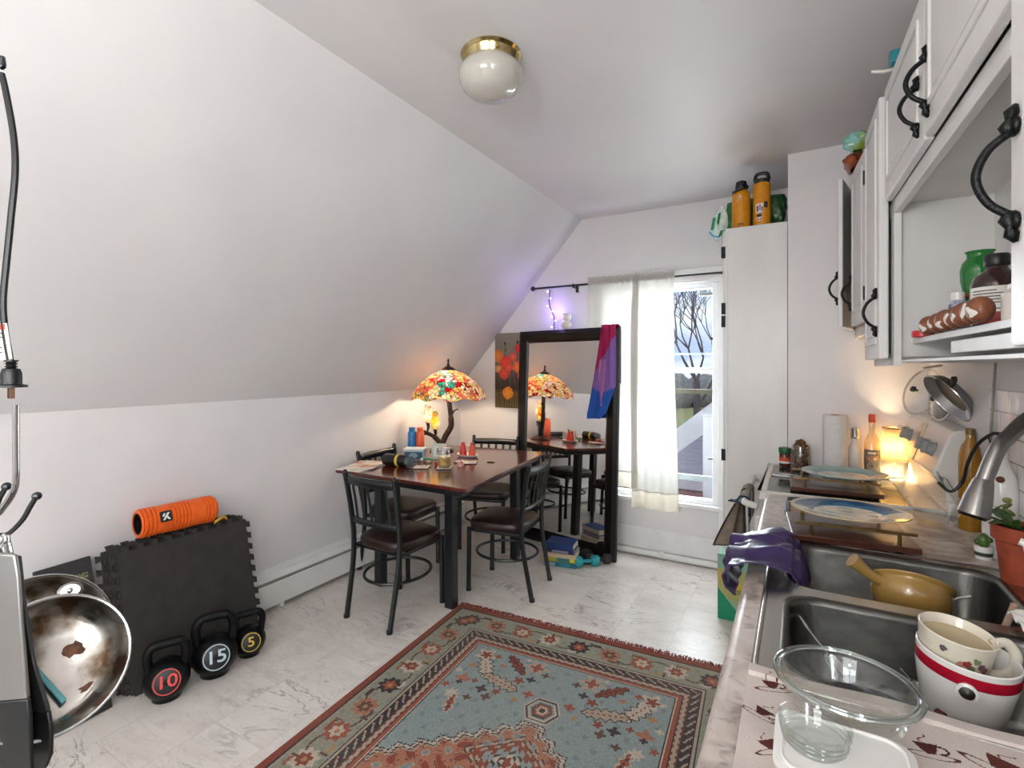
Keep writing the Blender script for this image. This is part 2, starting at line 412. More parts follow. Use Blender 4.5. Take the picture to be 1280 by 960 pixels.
for q_ in (.5, 2., 3.5): t.part('foot', MB().box(XL + .013, XL + .058, q_, q_ + .03, 0, .06), M['trimw'])

# ---------------------------------------------------------------- ceiling lamp
c = Vector((-1.07, 1.70, CZ))
t = Thing('ceiling_light', 'unlit round ceiling light with milky glass bowl and brass collar', 'ceiling light', tuple(c))
t.part('collar', MB().lathe([(1e-4, 0), (.118, 0), (.122, -.006), (.112, -.014), (.116, -.02), (.108, -.036), (.1, -.05), (1e-4, -.05)], c, n=48), paint('pale_brass', '#c9b98a', '#ab9660', .16, 1., 12.))
t.part('glass_bowl', MB().lathe([(.1, -.038), (.118, -.055), (.13, -.08), (.128, -.105), (.112, -.135), (.085, -.158), (.05, -.172), (1e-4, -.178)], c, n=48), paint('opal_glass', '#bdb8b0', '#b0aba3', .1, scale=4., coat=.5))
for q_ in ((.085, -.085, -.04), (-.11, -.02, -.04)): t.part('screw', MB().ball(c + Vector(q_), .006), M['brass'])

# ---------------------------------------------------------------- rug
def build_rug():
    W, Ln = 1.68, 2.6; nx, ny = 300, 465
    t = Thing('rug', 'red and pale blue patterned oriental rug on marble floor', 'rug', (-1.849, 2.572, 0), (0, 0, R(3.6)), local=True)
    o = t.part('pile', MB().grid(lambda u, v: (u * W, -v * Ln, .009 + .0006 * math.sin(u * 900) * math.sin(v * 700)), nx, ny), attr_mat('rug_wool', .95, amp=.38, nscale=260., bump=.5, spec=.1), smooth=False)
    C = {k: rgb(v) for k, v in dict(rust='#8f3a2a', rust2='#a5523c', blue='#93a4a4', blue2='#7f9396', sage='#9a9d8c', sage2='#8c9187', navy='#272733', cream='#cdbfae', cream2='#b9a795', salmon='#b5745c', salmon2='#a86048', brown='#5f4237', gold='#b58a5c').items()}
    def fn(c):
        X = c[:, 0]; Y = -c[:, 1]; n = len(X)
        rs = np.random.RandomState(3)
        d = np.minimum(np.minimum(X, W - X), np.minimum(Y - .0, Ln - Y))        # distance to the edge
        end = np.minimum(Y, Ln - Y) <= np.minimum(X, W - X)
        s = np.where(end, X, Y)                                                   # run along the edge
        col = np.tile(C['blue'], (n, 1))
        def put(mask, k): col[mask] = C[k] if isinstance(k, str) else k
        put((np.sin(X * 61) * np.sin(Y * 53) > .75), 'blue2')
        # scattered little field motifs
        def blob(cx, cy, r, k, petals=0, amp=.3, asp=1., ph=0.):
            dx = X - cx; dy = (Y - cy) / asp; rr = np.hypot(dx, dy); a = np.arctan2(dy, dx)
            lim = r * (1 + (amp * np.cos(petals * a + ph) if petals else 0)); put(rr < lim, k)
        def leaf(cx, cy, ang, ln, wd, k, edge='cream', bend=.0):
            ca, sa = math.cos(ang), math.sin(ang); u = (X - cx) * ca + (Y - cy) * sa; v = -(X - cx) * sa + (Y - cy) * ca
            v = v - bend * (u * u / ln - ln * .3)
            w = wd * np.clip(1 - (u / ln) ** 2, 0, 1) ** .5 * (1 + .32 * (2 * np.abs(((u * 26) % 1) - .5) * 2 - 1))
            put((np.abs(v) < w) & (np.abs(u) < ln), edge); put((np.abs(v) < w - .007) & (np.abs(u) < ln * .95), k); put((np.abs(v) < .005) & (np.abs(u) < ln * .85) & (((u * 40) % 1) < .55), 'rust2' if k[0] == 'c' else 'navy')
        b = .335
        for my in (0, 1):
            for mx in (0, 1):
                P = lambda x, y: (W - x if mx else x, Ln - y if my else y)
                A = lambda a: (PI - a if mx else a) * (-1 if my else 1)
                sg = -1 if mx else 1
                for (x, y, a, l, w_, k, e) in ((.465, .50, 1.05, .105, .036, 'cream', 'navy'), (.585, .58, .25, .105, .036, 'cream2', 'navy'), (.60, .42, .75, .09, .026, 'rust', 'navy'), (.80, .455, .15, .0, .0, 'rust', 'navy'), (.45, .80, 1.3, .07, .022, 'rust2', 'cream')):
                    if l: q = P(x, y); leaf(q[0], q[1], A(a), l, w_, k, e)
                for (x, y, r, k, p_) in ((.42, .41, .045, 'cream', 5), (.42, .41, .025, 'rust', 5), (.70, .40, .05, 'cream2', 6), (.70, .40, .026, 'rust2', 4), (.41, .63, .03, 'salmon', 4), (.41, .66, .014, 'navy', 4), (.53, .66, .022, 'navy', 4), (.575, .70, .02, 'brown', 4), (.66, .53, .022, 'rust', 5), (.74, .60, .02, 'rust2', 4), (.70, .66, .014, 'gold', 4), (.60, .65, .018, 'rust', 5), (.47, .62, .014, 'rust', 4), (.36, .58, .015, 'cream', 4), (.36, .70, .016, 'rust2', 5), (.76, .44, .016, 'brown', 4), (.64, .36, .012, 'cream', 4), (.54, .46, .014, 'salmon', 4), (.42, .74, .026, 'cream', 6), (.50, .74, .016, 'brown', 4), (.71, .50, .018, 'navy', 4), (.40, .52, .018, 'gold', 4), (.48, .40, .016, 'rust2', 4)):
                    q = P(x, y); blob(q[0], q[1], r, k, p_, .35)
        # stepped medallion
        cx, cy = W / 2, Ln / 2
        ta = np.abs(X - cx) - 1.2 * np.abs(Y - cy)
        m0 = np.abs(X - cx) + 1.2 * np.abs(Y - cy) + .05 * np.abs(2 * ((ta / .13) % 1) - 1) + .008 * (((ta / .02) % 1) < .5)
        for lim, k in ((.70, 'navy'), (.69, 'cream'), (.668, 'navy'), (.657, 'cream2'), (.642, 'salmon')): put(m0 < lim, k)
        inn = m0 < .642
        tex = np.sin(X * 43 + 1.3 * np.sin(Y * 31)) * np.sin(Y * 47 + 1.1 * np.sin(X * 37))
        put(inn & (tex > .55), 'rust'); put(inn & (tex < -.62), 'cream2'); put(inn & (np.abs(tex - .2) < .03), 'navy'); put(inn & (tex < -.8), 'blue2')
        # hooked lozenges at both points of the medallion
        for yy in (cy - .625, cy + .625):
            h = np.maximum(np.abs(X - cx) + np.abs(Y - yy) * .5, np.abs(Y - yy) * 1.1)
            for lim, k in ((.085, 'cream'), (.078, 'navy'), (.068, 'cream'), (.058, 'blue2'), (.048, 'navy'), (.040, 'rust2'), (.026, 'cream'), (.015, 'navy')): put(h < lim, k)
        for yy in (cy - .3, cy, cy + .3):
            h = np.abs(X - cx) * .8 + np.abs(Y - yy)
            for lim, k in ((.15, 'navy'), (.14, 'cream2'), (.125, 'rust'), (.09, 'blue'), (.06, 'navy'), (.045, 'cream'), (.025, 'rust')): put(h + .012 * np.sign(np.sin(X * 150)) < lim, k)
        # borders, outside in
        def band(a, b_, k): put((d >= a) & (d < b_), k)
        band(0, b, 'sage'); band(0, .035, 'rust'); band(.035, .043, 'navy'); band(.043, .05, 'cream2')
        m_ = (d >= .05) & (d < .215); put(m_ & (np.sin(X * 70) * np.sin(Y * 64) > .7), 'sage2')
        # meander + rosettes in the wide border
        mid = .1325
        wav = mid + .045 * np.sin(s * 2 * PI / .33)
        put(m_ & (np.abs(d - wav) < .005), 'brown')
        for off, k, kk in ((0, 'cream', 'rust'), (.165, 'navy', 'rust2'), (.33, 'salmon', 'brown'), (.495, 'rust2', 'cream')):
            ss = ((s - off + .08) % .66) - .08; rr = np.hypot(ss, d - mid); a = np.arctan2(d - mid, ss)
            put(m_ & (rr < .052 * (1 + .14 * np.cos(9 * a))), k); put(m_ & (rr < .030 * (1 + .2 * np.cos(6 * a))), kk); put(m_ & (rr < .012), 'gold')
        for off in np.arange(0, .66, .11):
            ss = ((s - off - .03 + .33) % .66) - .33; sg = 1 if int(round(off / .11)) % 2 else -1
            u_ = ss; v_ = d - (mid + sg * .048); rr = np.hypot(u_ / 1.9, v_); k = ('rust2', 'cream', 'navy', 'brown', 'rust', 'gold')[int(round(off / .11)) % 6]
            put(m_ & (rr < .014) & (np.hypot(u_ / 1.9, v_ + sg * .010) > .010), k)
            put(m_ & (np.abs(u_ - .03 * sg) < .004) & (np.abs(v_) < .02), 'brown')
        band(.215, .219, 'navy'); band(.219, .229, 'cream2'); band(.229, .232, 'brown')
        band(.232, .272, 'navy')
        g = (d >= .235) & (d < .269); q = (s % .05) / .05
        put(g & (np.abs((d - .252) - (q - .5) * .03) < .005), 'cream2'); put(g & (np.hypot((q - .25) * .05, d - .244) < .005), 'salmon'); put(g & (np.hypot((q - .75) * .05, d - .26) < .005), 'sage')
        band(.272, .276, 'cream'); band(.276, .280, 'brown'); band(.280, .302, 'cream2')
        g = (d >= .280) & (d < .302); put(g & (np.abs((d - .291) - .008 * np.sign(np.sin(s * 180))) < .0025), 'rust')
        band(.302, .308, 'navy'); band(.308, .326, 'rust2'); band(.326, .331, 'cream'); band(.331, .335, 'navy')
        col *= (.88 + .2 * rs.rand(n, 1)).astype('f')
        # soft wear
        wear = 1.3 + .5 * np.sin(X * 5.1 + np.sin(Y * 3.3)) * np.sin(Y * 4.2 + 1.)
        col[:] = col * (1 - .12 * wear[:, None]) + .12 * wear[:, None] * C['cream2']
        return col
    face_color(o, fn)
    t.part('backing', MB().box(.002, W - .002, -Ln + .002, -.002, .0005, .0075), plain('#6b3227', .9), smooth=False)
    fr = MB()
    for i in range(330):
        x = (i + random.random()) / 330 * W; l = random.uniform(.028, .05); dx = random.uniform(-.012, .012)
        fr.tube([(x, -.002, .007), (x + dx * .4, l * .5, .010), (x + dx, l, .003)], .0022, 4)
    t.part('fringe', fr, plain('#8a3426', .9), label='rust red fringe')
build_rug()
# ================================================================ EXERCISE CORNER
def puzzle_outline(S=.60, n=10, t=.022):
    pts = []
    def side(p, q):
        p, q = Vector(p), Vector(q); d = (q - p) / n; nn = Vector((d.y, -d.x)).normalized() * t
        for i in range(n):
            a = p + d * i
            pts.append(a + d * .28); pts.append(a + d * .18 + nn); pts.append(a + d * .72 + nn); pts.append(a + d * .62)
    c = [(0, 0), (S, 0), (S, S), (0, S)]
    for i in range(4): pts.append(Vector(c[i])); side(c[i], c[(i + 1) % 4])
    return [(p.x, p.y) for p in pts]
PO = puzzle_outline(.62)
lean = R(12.5); th = .014
for i in range(5):
    mb = MB(); k = 4 - i      # 0 = front
    # local x runs along +y, local y up the lean, local z towards the room
    Mx = Matrix.Translation((-2.615 - k * (th + .001) * 1.03, 1.115 - k * .011 + (.005 if k % 2 else 0), .024 + .002 * k)) @ Matrix.Rotation(PI / 2, 4, 'Z') @ Matrix.Rotation(PI / 2 - lean * (1 - .02 * k), 4, 'X')
    mb.prism(PO, -th, 0, Mx)
    lab = ['black interlocking foam mat in front of the leaning mat stack, behind the kettlebells', 'second black foam mat from the front of the leaning stack', 'middle black foam mat of the leaning stack', 'fourth black foam mat from the front, second nearest the wall', 'rearmost black foam mat of the stack, leaning on the wall'][k]
    solo('foam_mat', mb, M['rubber'], lab, 'exercise mat', (-2.62, 1.4, 0), 'interlocking foam mats leaning on the wall', smooth=False, bev=.002, seg=1)

# foam roller, lying along the tops of the mats
t = Thing('foam_roller', 'orange ribbed foam roller lying on top of the black mats', 'foam roller', (-2.765, 1.36, .665))
oc = Vector((-2.775, 1.205, .738)); ax = Vector((.02, .352, -.004)).normalized()
prof = []
def ring(z0, z1, n):
    w = (z1 - z0) / n
    for i in range(n): prof.extend([(.0625, z0 + i * w + .001), (.070, z0 + i * w + w * .25), (.070, z0 + i * w + w * .75), (.0625, z0 + (i + 1) * w - .001)])
prof += [(.052, 0), (.062, 0), (.068, .004)]; ring(.008, .062, 3); prof += [(.069, .066), (.069, .128)]; ring(.130, .212, 5); prof += [(.069, .214), (.069, .286)]; ring(.288, .340, 3); prof += [(.06, .35), (.052, .35)]
orange = paint('orange_foam', '#e8651a', '#de5a12', .45, scale=30.)
t.part('foam_sleeve', MB().lathe(prof + [(.052, .35), (.052, 0)], oc, ax, 48), orange)
t.part('core', MB().lathe([(.052, .002), (.048, .002), (.048, .346), (.052, .346)], oc, ax, 32), M['black'], label='black hollow core')
t.part('core_back', MB().cyl(oc + ax * .15, .048, .01, ax, 32), M['black'])
Lg = frame_mat(oc + ax * .098 + Vector((.066, -.0, .028)), (.93, -.05, .37), ax.cross(Vector((.93, -.05, .37))) * 1.0)
# emblem tile: black square, white slanted K mark
u = ax; nrm = Vector((.93, -.04, .38)).normalized(); vdir = nrm.cross(u) * -1
vdir = (Vector((0, 0, 1)) - nrm * nrm.z).normalized(); u = vdir.cross(nrm).normalized()
Lg = Matrix.Translation(oc + ax * .098 + nrm * .0695) @ Matrix((u, vdir, nrm)).transposed().to_4x4()
def sq(w, z0, z1, r=.005): return MB().prism([(-w + r, -w), (w - r, -w), (w, -w + r), (w, w - r), (w - r, w), (-w + r, w), (-w, w - r), (-w, -w + r)], z0, z1, Lg)
e1 = t.part('emblem', sq(.026, -.006, .001), M['black'], label='black square emblem with a white mark')
em = MB(); Lg = Lg @ Matrix.Scale(1.25, 4, (1, 0, 0)) @ Matrix.Scale(1.25, 4, (0, 1, 0)); em.prism([(-.014, -.014), (-.006, -.014), (.014, .013), (.005, .013)], .001, .0018, Lg).prism([(.0, -.003), (.006, -.014), (.015, -.014), (.005, .0)], .001, .0018, Lg).prism([(-.014, .002), (-.008, .012), (-.001, .012), (-.008, .0)], .001, .0018, Lg)
t.part('mark', em, plain('#e9e9e6', .5), e1)
st = MB().grid(lambda a, b: (-2.725 + .012 * math.sin(a * 5), 1.545 + a * .075, .655 + .02 * math.sin(a * 3.1) + b * .016), 10, 2)
solo('yellow_strap', st, plain('#d8a62a', .6), 'yellow strap end sticking out behind the orange roller', 'strap', (-2.72, 1.58, .655), solid=.003)

def kettlebell(loc, r, h, num, hexcol, label, face):
    t = Thing('kettlebell', label, 'kettlebell', loc, group='black kettlebells in front of the foam mats')
    c = Vector(loc)
    prof = [(1e-4, 0), (r * .5, 0), (r * .62, .004)]
    for i in range(1, 14):
        a = -PI / 2 + .55 + (PI - .55 - .3) * i / 13; prof.append((r * math.cos(a), r * .95 + r * .95 * math.sin(a)))
    prof.append((1e-4, r * 1.9))
    t.part('body', MB().lathe(prof, c, n=40), M['iron'])
    f = Vector(face).normalized(); side = Vector((0, 0, 1)).cross(f).normalized()
    hz = r * 1.55; pts = [c + side * (-r * .68) + Vector((0, 0, hz * .86)), c + side * (-r * .80) + Vector((0, 0, h * .76)), c + side * (-r * .60) + Vector((0, 0, h * .915)), c + side * (-r * .25) + Vector((0, 0, h - .018)), c + side * (r * .25) + Vector((0, 0, h - .018)), c + side * (r * .60) + Vector((0, 0, h * .915)), c + side * (r * .80) + Vector((0, 0, h * .76)), c + side * (r * .68) + Vector((0, 0, hz * .86))]
    t.part('handle', MB().tube(spline(pts, 6), r * .205, 16), M['iron'])
    # round number plate
    fn = (f + Vector((0, 0, .22))).normalized(); vd = (Vector((0, 0, 1)) - fn * fn.z).normalized(); ud = vd.cross(fn)
    Pm = Matrix.Translation(c + Vector((0, 0, r * .93)) + fn * (r * .80)) @ Matrix((ud, vd, fn)).transposed().to_4x4()
    pl = MB(); pl.M = Pm; pl.lathe([(r * .62, -.01), (r * .60, r * .175), (r * .57, r * .185), (1e-4, r * .185)], n=40)
    p = t.part('face_plate', pl, M['black'])
    rg = MB(); rg.M = Pm; rg.lathe([(r * .56, r * .185), (r * .56, r * .20), (r * .52, r * .20), (r * .52, r * .185)], n=40)
    mm = plain(hexcol, .45); t.part('ring', rg, mm, p, label='coloured ring')
    tx = text('number', num, r * .78, Matrix.Translation(-Vector(loc)) @ Pm @ Matrix.Translation((0, 0, r * .19)) @ Matrix.Scale(1.15, 4, (1, 0, 0)), mm, p)
kettlebell((-2.492, 1.20, 0), .092, .262, '10', '#e0453f', 'black kettlebell marked 10 in a red ring', (1, -.48, .1))
kettlebell((-2.482, 1.41, 0), .100, .298, '15', '#b9ccd6', 'large black kettlebell marked 15 in a pale blue ring', (1, -.48, .1))
kettlebell((-2.49, 1.592, 0), .078, .233, '5', '#d8b63c', 'small black kettlebell marked 5 in a yellow ring', (1, -.48, .1))

# dark leaning panel with gold pattern
t = Thing('leaning_board', 'dark leaning board with gold filigree panel behind the hanging pans', 'board', (-2.7, .93, 0))
Mx = Matrix.Translation((-2.60, .845, .005)) @ Matrix.Rotation(PI / 2 + .1, 4, 'Z') @ Matrix.Rotation(PI / 2 - R(15), 4, 'X')
mb = MB(); mb.M = Mx; mb.box(0, .20, 0, .66, -.02, 0); t.part('board', mb, plain('#2a2a2b', .6), bev=.003)
def gold_mat():
    m, nt, out = newmat('gold_filigree'); p = N(nt, 'ShaderNodeBsdfPrincipled', Roughness=.45); L(nt, p.outputs[0], out.inputs[0])
    co = coords(nt); nz = N(nt, 'ShaderNodeTexNoise', Scale=28., Detail=3., Distortion=2.5); L(nt, co, nz.inputs['Vector'])
    L(nt, ramp(nt, nz.outputs[0], [(.44, '#35322a'), (.48, '#8d8560'), (.53, '#b0a878'), (.57, '#35322a')]), p.inputs['Base Color']); return m
mb = MB(); mb.M = Mx; mb.box(.02, .18, .44, .595, 0, .002); t.part('filigree_panel', mb, gold_mat(), label='gold patterned panel', smooth=False)
mb = MB(); mb.M = Mx; mb.box(.02, .18, .03, .40, 0, .002); t.part('lower_panel', mb, plain('#3a3a3c', .5), smooth=False)

# ================================================================ HANGING POTS (left foreground)
TH = R(29.8); SS, CC = math.sin(TH), math.cos(TH)
def at(u, v, zc):     # a point of the room seen in direction (u, v) at depth zc
    c = (u - 640) / 628; d = (458 - v) / 628
    return Vector(((-SS + c * CC) * zc, (CC + c * SS) * zc, 1.5 + d * zc))
pb = at(-34, 668, .9)
t = Thing('pot_stand', 'upright metal pot stand with ball tipped hooks at left edge', 'pot stand', (pb.x, pb.y, 0))
t.part('post', MB().cyl((pb.x, pb.y, 0), .012, 2.1), M['steel'])
t.part('base', MB().cyl((pb.x, pb.y, 0), .14, .02, bev=.005), M['iron'])
gun = paint('gunmetal', '#4b4d50', '#3b3d40', .25, .9, 20.)
tp = Vector((pb.x, pb.y, 2.04)); te = at(2, 92, .9)
t.part('top_hook', MB().tube(spline([tp, tp.lerp(te, .5) + Vector((0, 0, .02)), te + Vector((0, 0, .012)), te + Vector((0, 0, .03))], 5), .005, 8), gun)
def hook(p0, pts, ball): 
    mb = MB().tube(spline([p0] + pts, 6), .0042, 8); mb.ball(pts[-1], .0075)
    t.part('hook', mb, gun)
hook(pb, [at(0, 669, .9), at(12, 666, .9), at(28, 650, .9), at(38, 633, .9), at(46, 620, .9)], 1)
hook(pb + Vector((0, 0, .05)), [at(-10, 640, .92), at(0, 622, .92), at(8, 608, .92)], 1)
# ladle-like flat steel handle loop, bent to the left
mb = MB().tube(spline([pb + Vector((0, 0, .03)), at(-8, 646, .9), at(6, 632, .9), at(17, 614, .9), at(20, 596, .9), at(20, 560, .9), at(20, 506, .9)], 6), .0062, 10, flat=.7)
t.part('bent_arm', mb, M['chrome'])

# power cord with its plug, dangling in front of the slope
t = Thing('power_cord', 'black power cord with plug dangling at upper left', 'power cord', tuple(te))
t.part('cord', MB().tube(spline([te, at(8, 118, .9), at(17, 170, .9), at(19, 215, .9), at(14, 270, .9), at(8, 330, .9), at(4, 375, .9), at(6, 410, .9), at(13, 452, .9)], 8), .0052, 8), M['black'])
pm = MB()
pt = at(14, 450, .9)
for i, (r, z) in enumerate(((.009, 0), (.005, -.003), (.009, -.006), (.005, -.009), (.009, -.012), (.0055, -.015))): pass
pm.lathe([(1e-4, 0), (.0095, 0), (.0095, -.003), (.006, -.004), (.009, -.007), (.006, -.009), (.009, -.012), (.006, -.014), (.012, -.016), (.0145, -.024), (.0145, -.043), (.022, -.045), (.022, -.049), (1e-4, -.049)], pt, n=20)
t.part('plug', pm, M['black'])
c0 = pt + Vector((0, 0, -.049))
t.part('prong', MB().box(c0.x - .009, c0.x - .007, c0.y - .003, c0.y + .003, c0.z - .02, c0.z), plain('#a5826a', .3, .9))
t.part('prong', MB().box(c0.x + .005, c0.x + .007, c0.y - .003, c0.y + .003, c0.z - .02, c0.z), plain('#a5826a', .3, .9))
# warning tag wrapped round the cord
q = [at(-14, 405, .897), at(9, 404, .897), at(16, 449, .897), at(-14, 452, .897)]
tg = MB().add([tuple(p) for p in q], [(0, 1, 2, 3)]); tagp = t.part('tag', tg, M['paper'], solid=.0012, label='white tag with a red band')
fwd = Vector((SS, -CC, 0)) * .0016
q2 = [at(-14, 406, .897) + fwd, at(7, 405, .897) + fwd, at(7.5, 412, .897) + fwd, at(-14, 413, .897) + fwd]
t.part('red_band', MB().add([tuple(p) for p in q2], [(0, 1, 2, 3)]), plain('#b23a22', .6), tagp)
ln = MB()
for v in (416, 421, 434, 440):
    ln.add([tuple(at(u, w, .897) + fwd) for u, w in ((-14, v), (4, v), (4, v + 1.4), (-14, v + 1.4))], [(0, 1, 2, 3)])
t.part('print_lines', ln, M['black'], tagp)

# pans
burn = None
def pan_mat():
    m, nt, out = newmat('burnt_steel'); p = N(nt, 'ShaderNodeBsdfPrincipled', Roughness=.25, Metallic=1.); L(nt, p.outputs[0], out.inputs[0])
    co = coords(nt); nz = N(nt, 'ShaderNodeTexNoise', Scale=14., Detail=5.); L(nt, co, nz.inputs['Vector'])
    L(nt, ramp(nt, nz.outputs[0], [(.36, '#54402f'), (.46, '#8d857c'), (.6, '#b9b5b0')]), p.inputs['Base Color'])
    n2 = N(nt, 'ShaderNodeTexNoise', Scale=9., Detail=3.); L(nt, co, n2.inputs['Vector'])
    L(nt, ramp(nt, n2.outputs[0], [(.4, (.5, .5, .5, 1)), (.6, (.15, .15, .15, 1))]), p.inputs['Roughness']); return m
PAN = pan_mat()
def pan(name, label, c, axis, r, depth, hook_at):
    t = Thing(name, label, 'saucepan', tuple(c), group='steel pans hanging at left'); A = Vector(axis).normalized()
    t.part('pan_body', MB().lathe([(1e-4, -depth), (r * .72, -depth), (r * .88, -depth * .8), (r * .97, -depth * .3), (r, 0), (r + .005, .001), (r + .004, -.004), (r * .985, -depth * .35), (r * .90, -depth * .85), (r * .73, -depth - .004), (1e-4, -depth - .004)], c, A, 56), PAN)
    t.part('rim', MB().torus(c, r + .003, .0028, A, 56), M['chrome'])
    up = (Vector(hook_at) - c); e = (up - A * up.dot(A)).normalized()
    st_ = c + e * r - A * .02
    t.part('handle', MB().tube(spline([st_, st_.lerp(Vector(hook_at), .35) - A * .012, st_.lerp(Vector(hook_at), .8), Vector(hook_at)], 6), .006, 8, flat=.5), M['steel'])
    rv = MB()
    return t, A, e
t1, A1, e1_ = pan('saucepan', 'shiny steel saucepan with a riveted plate, hanging behind the burnt pan', at(48, 797, 1.0), (.80, -.1, .45), .116, .07, at(-4, 672, .935))
ep = at(88, 738, .945)
t1.part('rivet_plate', MB().lathe([(1e-4, .004), (.012, .004), (.016, 0)], ep, (.9, -.35, .25), 24, sx=1.2, sy=.9), M['steel'])
t1.part('rivet', MB().ball(ep + Vector((.004, -.002, .002)), .005), M['chrome'])
t2, A2, e2_ = pan('saucepan', 'burnt steel pan with brown scorch marks inside, nearest hanging pan', at(66, 830, .88), (.88, -.1, .44), .109, .055, at(2, 669, .90))
def blotch(t, c, A, pts, off, mat):
    mb = MB(); Mx = frame_mat(c + A * off, A); mb.prism(pts, 0, .0008, Mx); return t.part('scorch_mark', mb, mat, label='brown scorch mark', smooth=False)
def wob(r, n, sd, sx=1., sy=1.):
    rs = random.Random(sd); return [(sx * r * (.55 + .6 * rs.random()) * math.cos(2 * PI * i / n), sy * r * (.55 + .6 * rs.random()) * math.sin(2 * PI * i / n)) for i in range(n)]
SC = paint('scorch', '#3a1f12', '#6b3d1d', .5, scale=60.)
def on_pan(u, v):    # hit the pan floor plane along the viewing ray
    o = Vector((0, 0, 1.5)); d = at(u, v, 1.) - o; c = at(66, 830, .88) - A2 * .0545
    return o + d * ((c - o).dot(A2) / d.dot(A2))
for (u, v, r, sd, sx, sy) in ((92, 812, .017, 3, 1.1, .9), (112, 858, .014, 5, 1.5, .6)):
    p = on_pan(u, v); blotch(t2, p, A2, wob(r, 16, sd, sx, sy), .001, SC)
ta = on_pan(40, 833) + A2 * .008; tb = on_pan(79, 877) + A2 * .007
solo('spatula', MB().tube([ta, ta.lerp(tb, .5), tb], [.005, .0055, .006], 10, flat=.6), plain('#6fb6bd', .4), 'pale teal spatula handle lying in the burnt pan', 'spatula', tuple(ta))
# two long flat steel utensils with black ends
def utensil(name, label, pts, zc, split, mats, hang):
    t = Thing(name, label, 'kitchen utensil', tuple(hang), group='long steel utensils hanging at far left'); 
    f = Vector((SS, -CC, 0))
    def slab(pp, mat, nm):
        mb = MB(); k = len(pp)
        a = [at(u, v, zc) for u, v in pp]; b = [p - f * .007 for p in a]
        mb.add([tuple(p) for p in a + b], [tuple(range(k)), tuple(range(2 * k - 1, k - 1, -1))] + [(i, (i + 1) % k, k + (i + 1) % k, k + i) for i in range(k)])
        t.part(nm, mb, mat, bev=.0025)
    slab(pts, mats[0], 'blade'); slab(split, mats[1], 'black_end')
    tp_ = at((pts[0][0] + pts[-1][0]) / 2, pts[0][1] + 4, zc)
    t.part('hanging_loop', MB().tube(spline([tp_ + Vector((-.008, 0, -.01)), hang + Vector((-.006, .0, -.006)), hang + Vector((0, 0, .004)), hang + Vector((.007, 0, -.006)), tp_ + Vector((.012, 0, -.01))], 6), .0025, 8), M['chrome'])
utensil('flat_utensil', 'wide brushed steel utensil with black end at the far left edge', [(-16, 690), (18, 694), (22, 720), (26, 780), (31, 840), (34, 874), (-30, 880)], .80, [(-30, 880), (34, 874), (37, 900), (39, 975), (-34, 975)], (M['steel'], M['black']), at(4, 672, .80))
utensil('flat_utensil', 'dark steel utensil with rounded black end, beside the burnt pan', [(10, 694), (23, 696), (30, 760), (42, 830), (60, 890), (30, 892), (20, 800)], .83, [(30, 892), (60, 890), (64, 915), (63, 945), (56, 962), (26, 966)], (plain('#4c4a4c', .3, .8), M['black']), at(10, 673, .83))
# ================================================================ DINING CORNER
TZ = .80
def table_mat():
    m, nt, out = newmat('mahogany_top'); p = N(nt, 'ShaderNodeBsdfPrincipled', Roughness=.16); p.inputs['Coat Weight'].default_value = .3; p.inputs['Coat Roughness'].default_value = .08; L(nt, p.outputs[0], out.inputs[0])
    nz = N(nt, 'ShaderNodeTexNoise', Scale=4., Detail=6., Distortion=.6); L(nt, coords(nt, 'Object', (14, 1.2, 1)), nz.inputs['Vector'])
    L(nt, ramp(nt, nz.outputs[0], [(.3, '#3a1510'), (.5, '#58231b'), (.7, '#6d3024')]), p.inputs['Base Color'])
    return m
M['mahogany'] = table_mat()
quad = [(-2.735, 2.362), (-1.64, 2.351), (-1.80, 3.70), (-2.76, 3.60)]
t = Thing('dining_table', 'square mahogany dining table with black legs in the corner', 'table', (-2.25, 3.0, 0))
t.part('tabletop', MB().prism(quad, TZ - .022, TZ), M['mahogany'], smooth=False, bev=.005)
inn = [(-2.69, 2.40), (-1.70, 2.39), (-1.84, 3.66), (-2.72, 3.56)]
t.part('apron', MB().prism(inn, TZ - .062, TZ - .022), M['blackmetal'], smooth=False, bev=.003)
for x, y in ((-1.885, 2.53), (-2.50, 2.55), (-1.93, 3.42), (-2.52, 3.40)):
    t.part('leg', MB().box(x - .031, x + .031, y - .031, y + .031, 0, TZ - .062), M['blackmetal'], smooth=False, bev=.004)
t.part('socket_ring', MB().lathe([(.016, .0), (.024, 0), (.026, .002), (.017, .003)], (-1.955, 3.10, TZ), n=24, sx=1.3), M['black'], label='small black ring set in the table top')

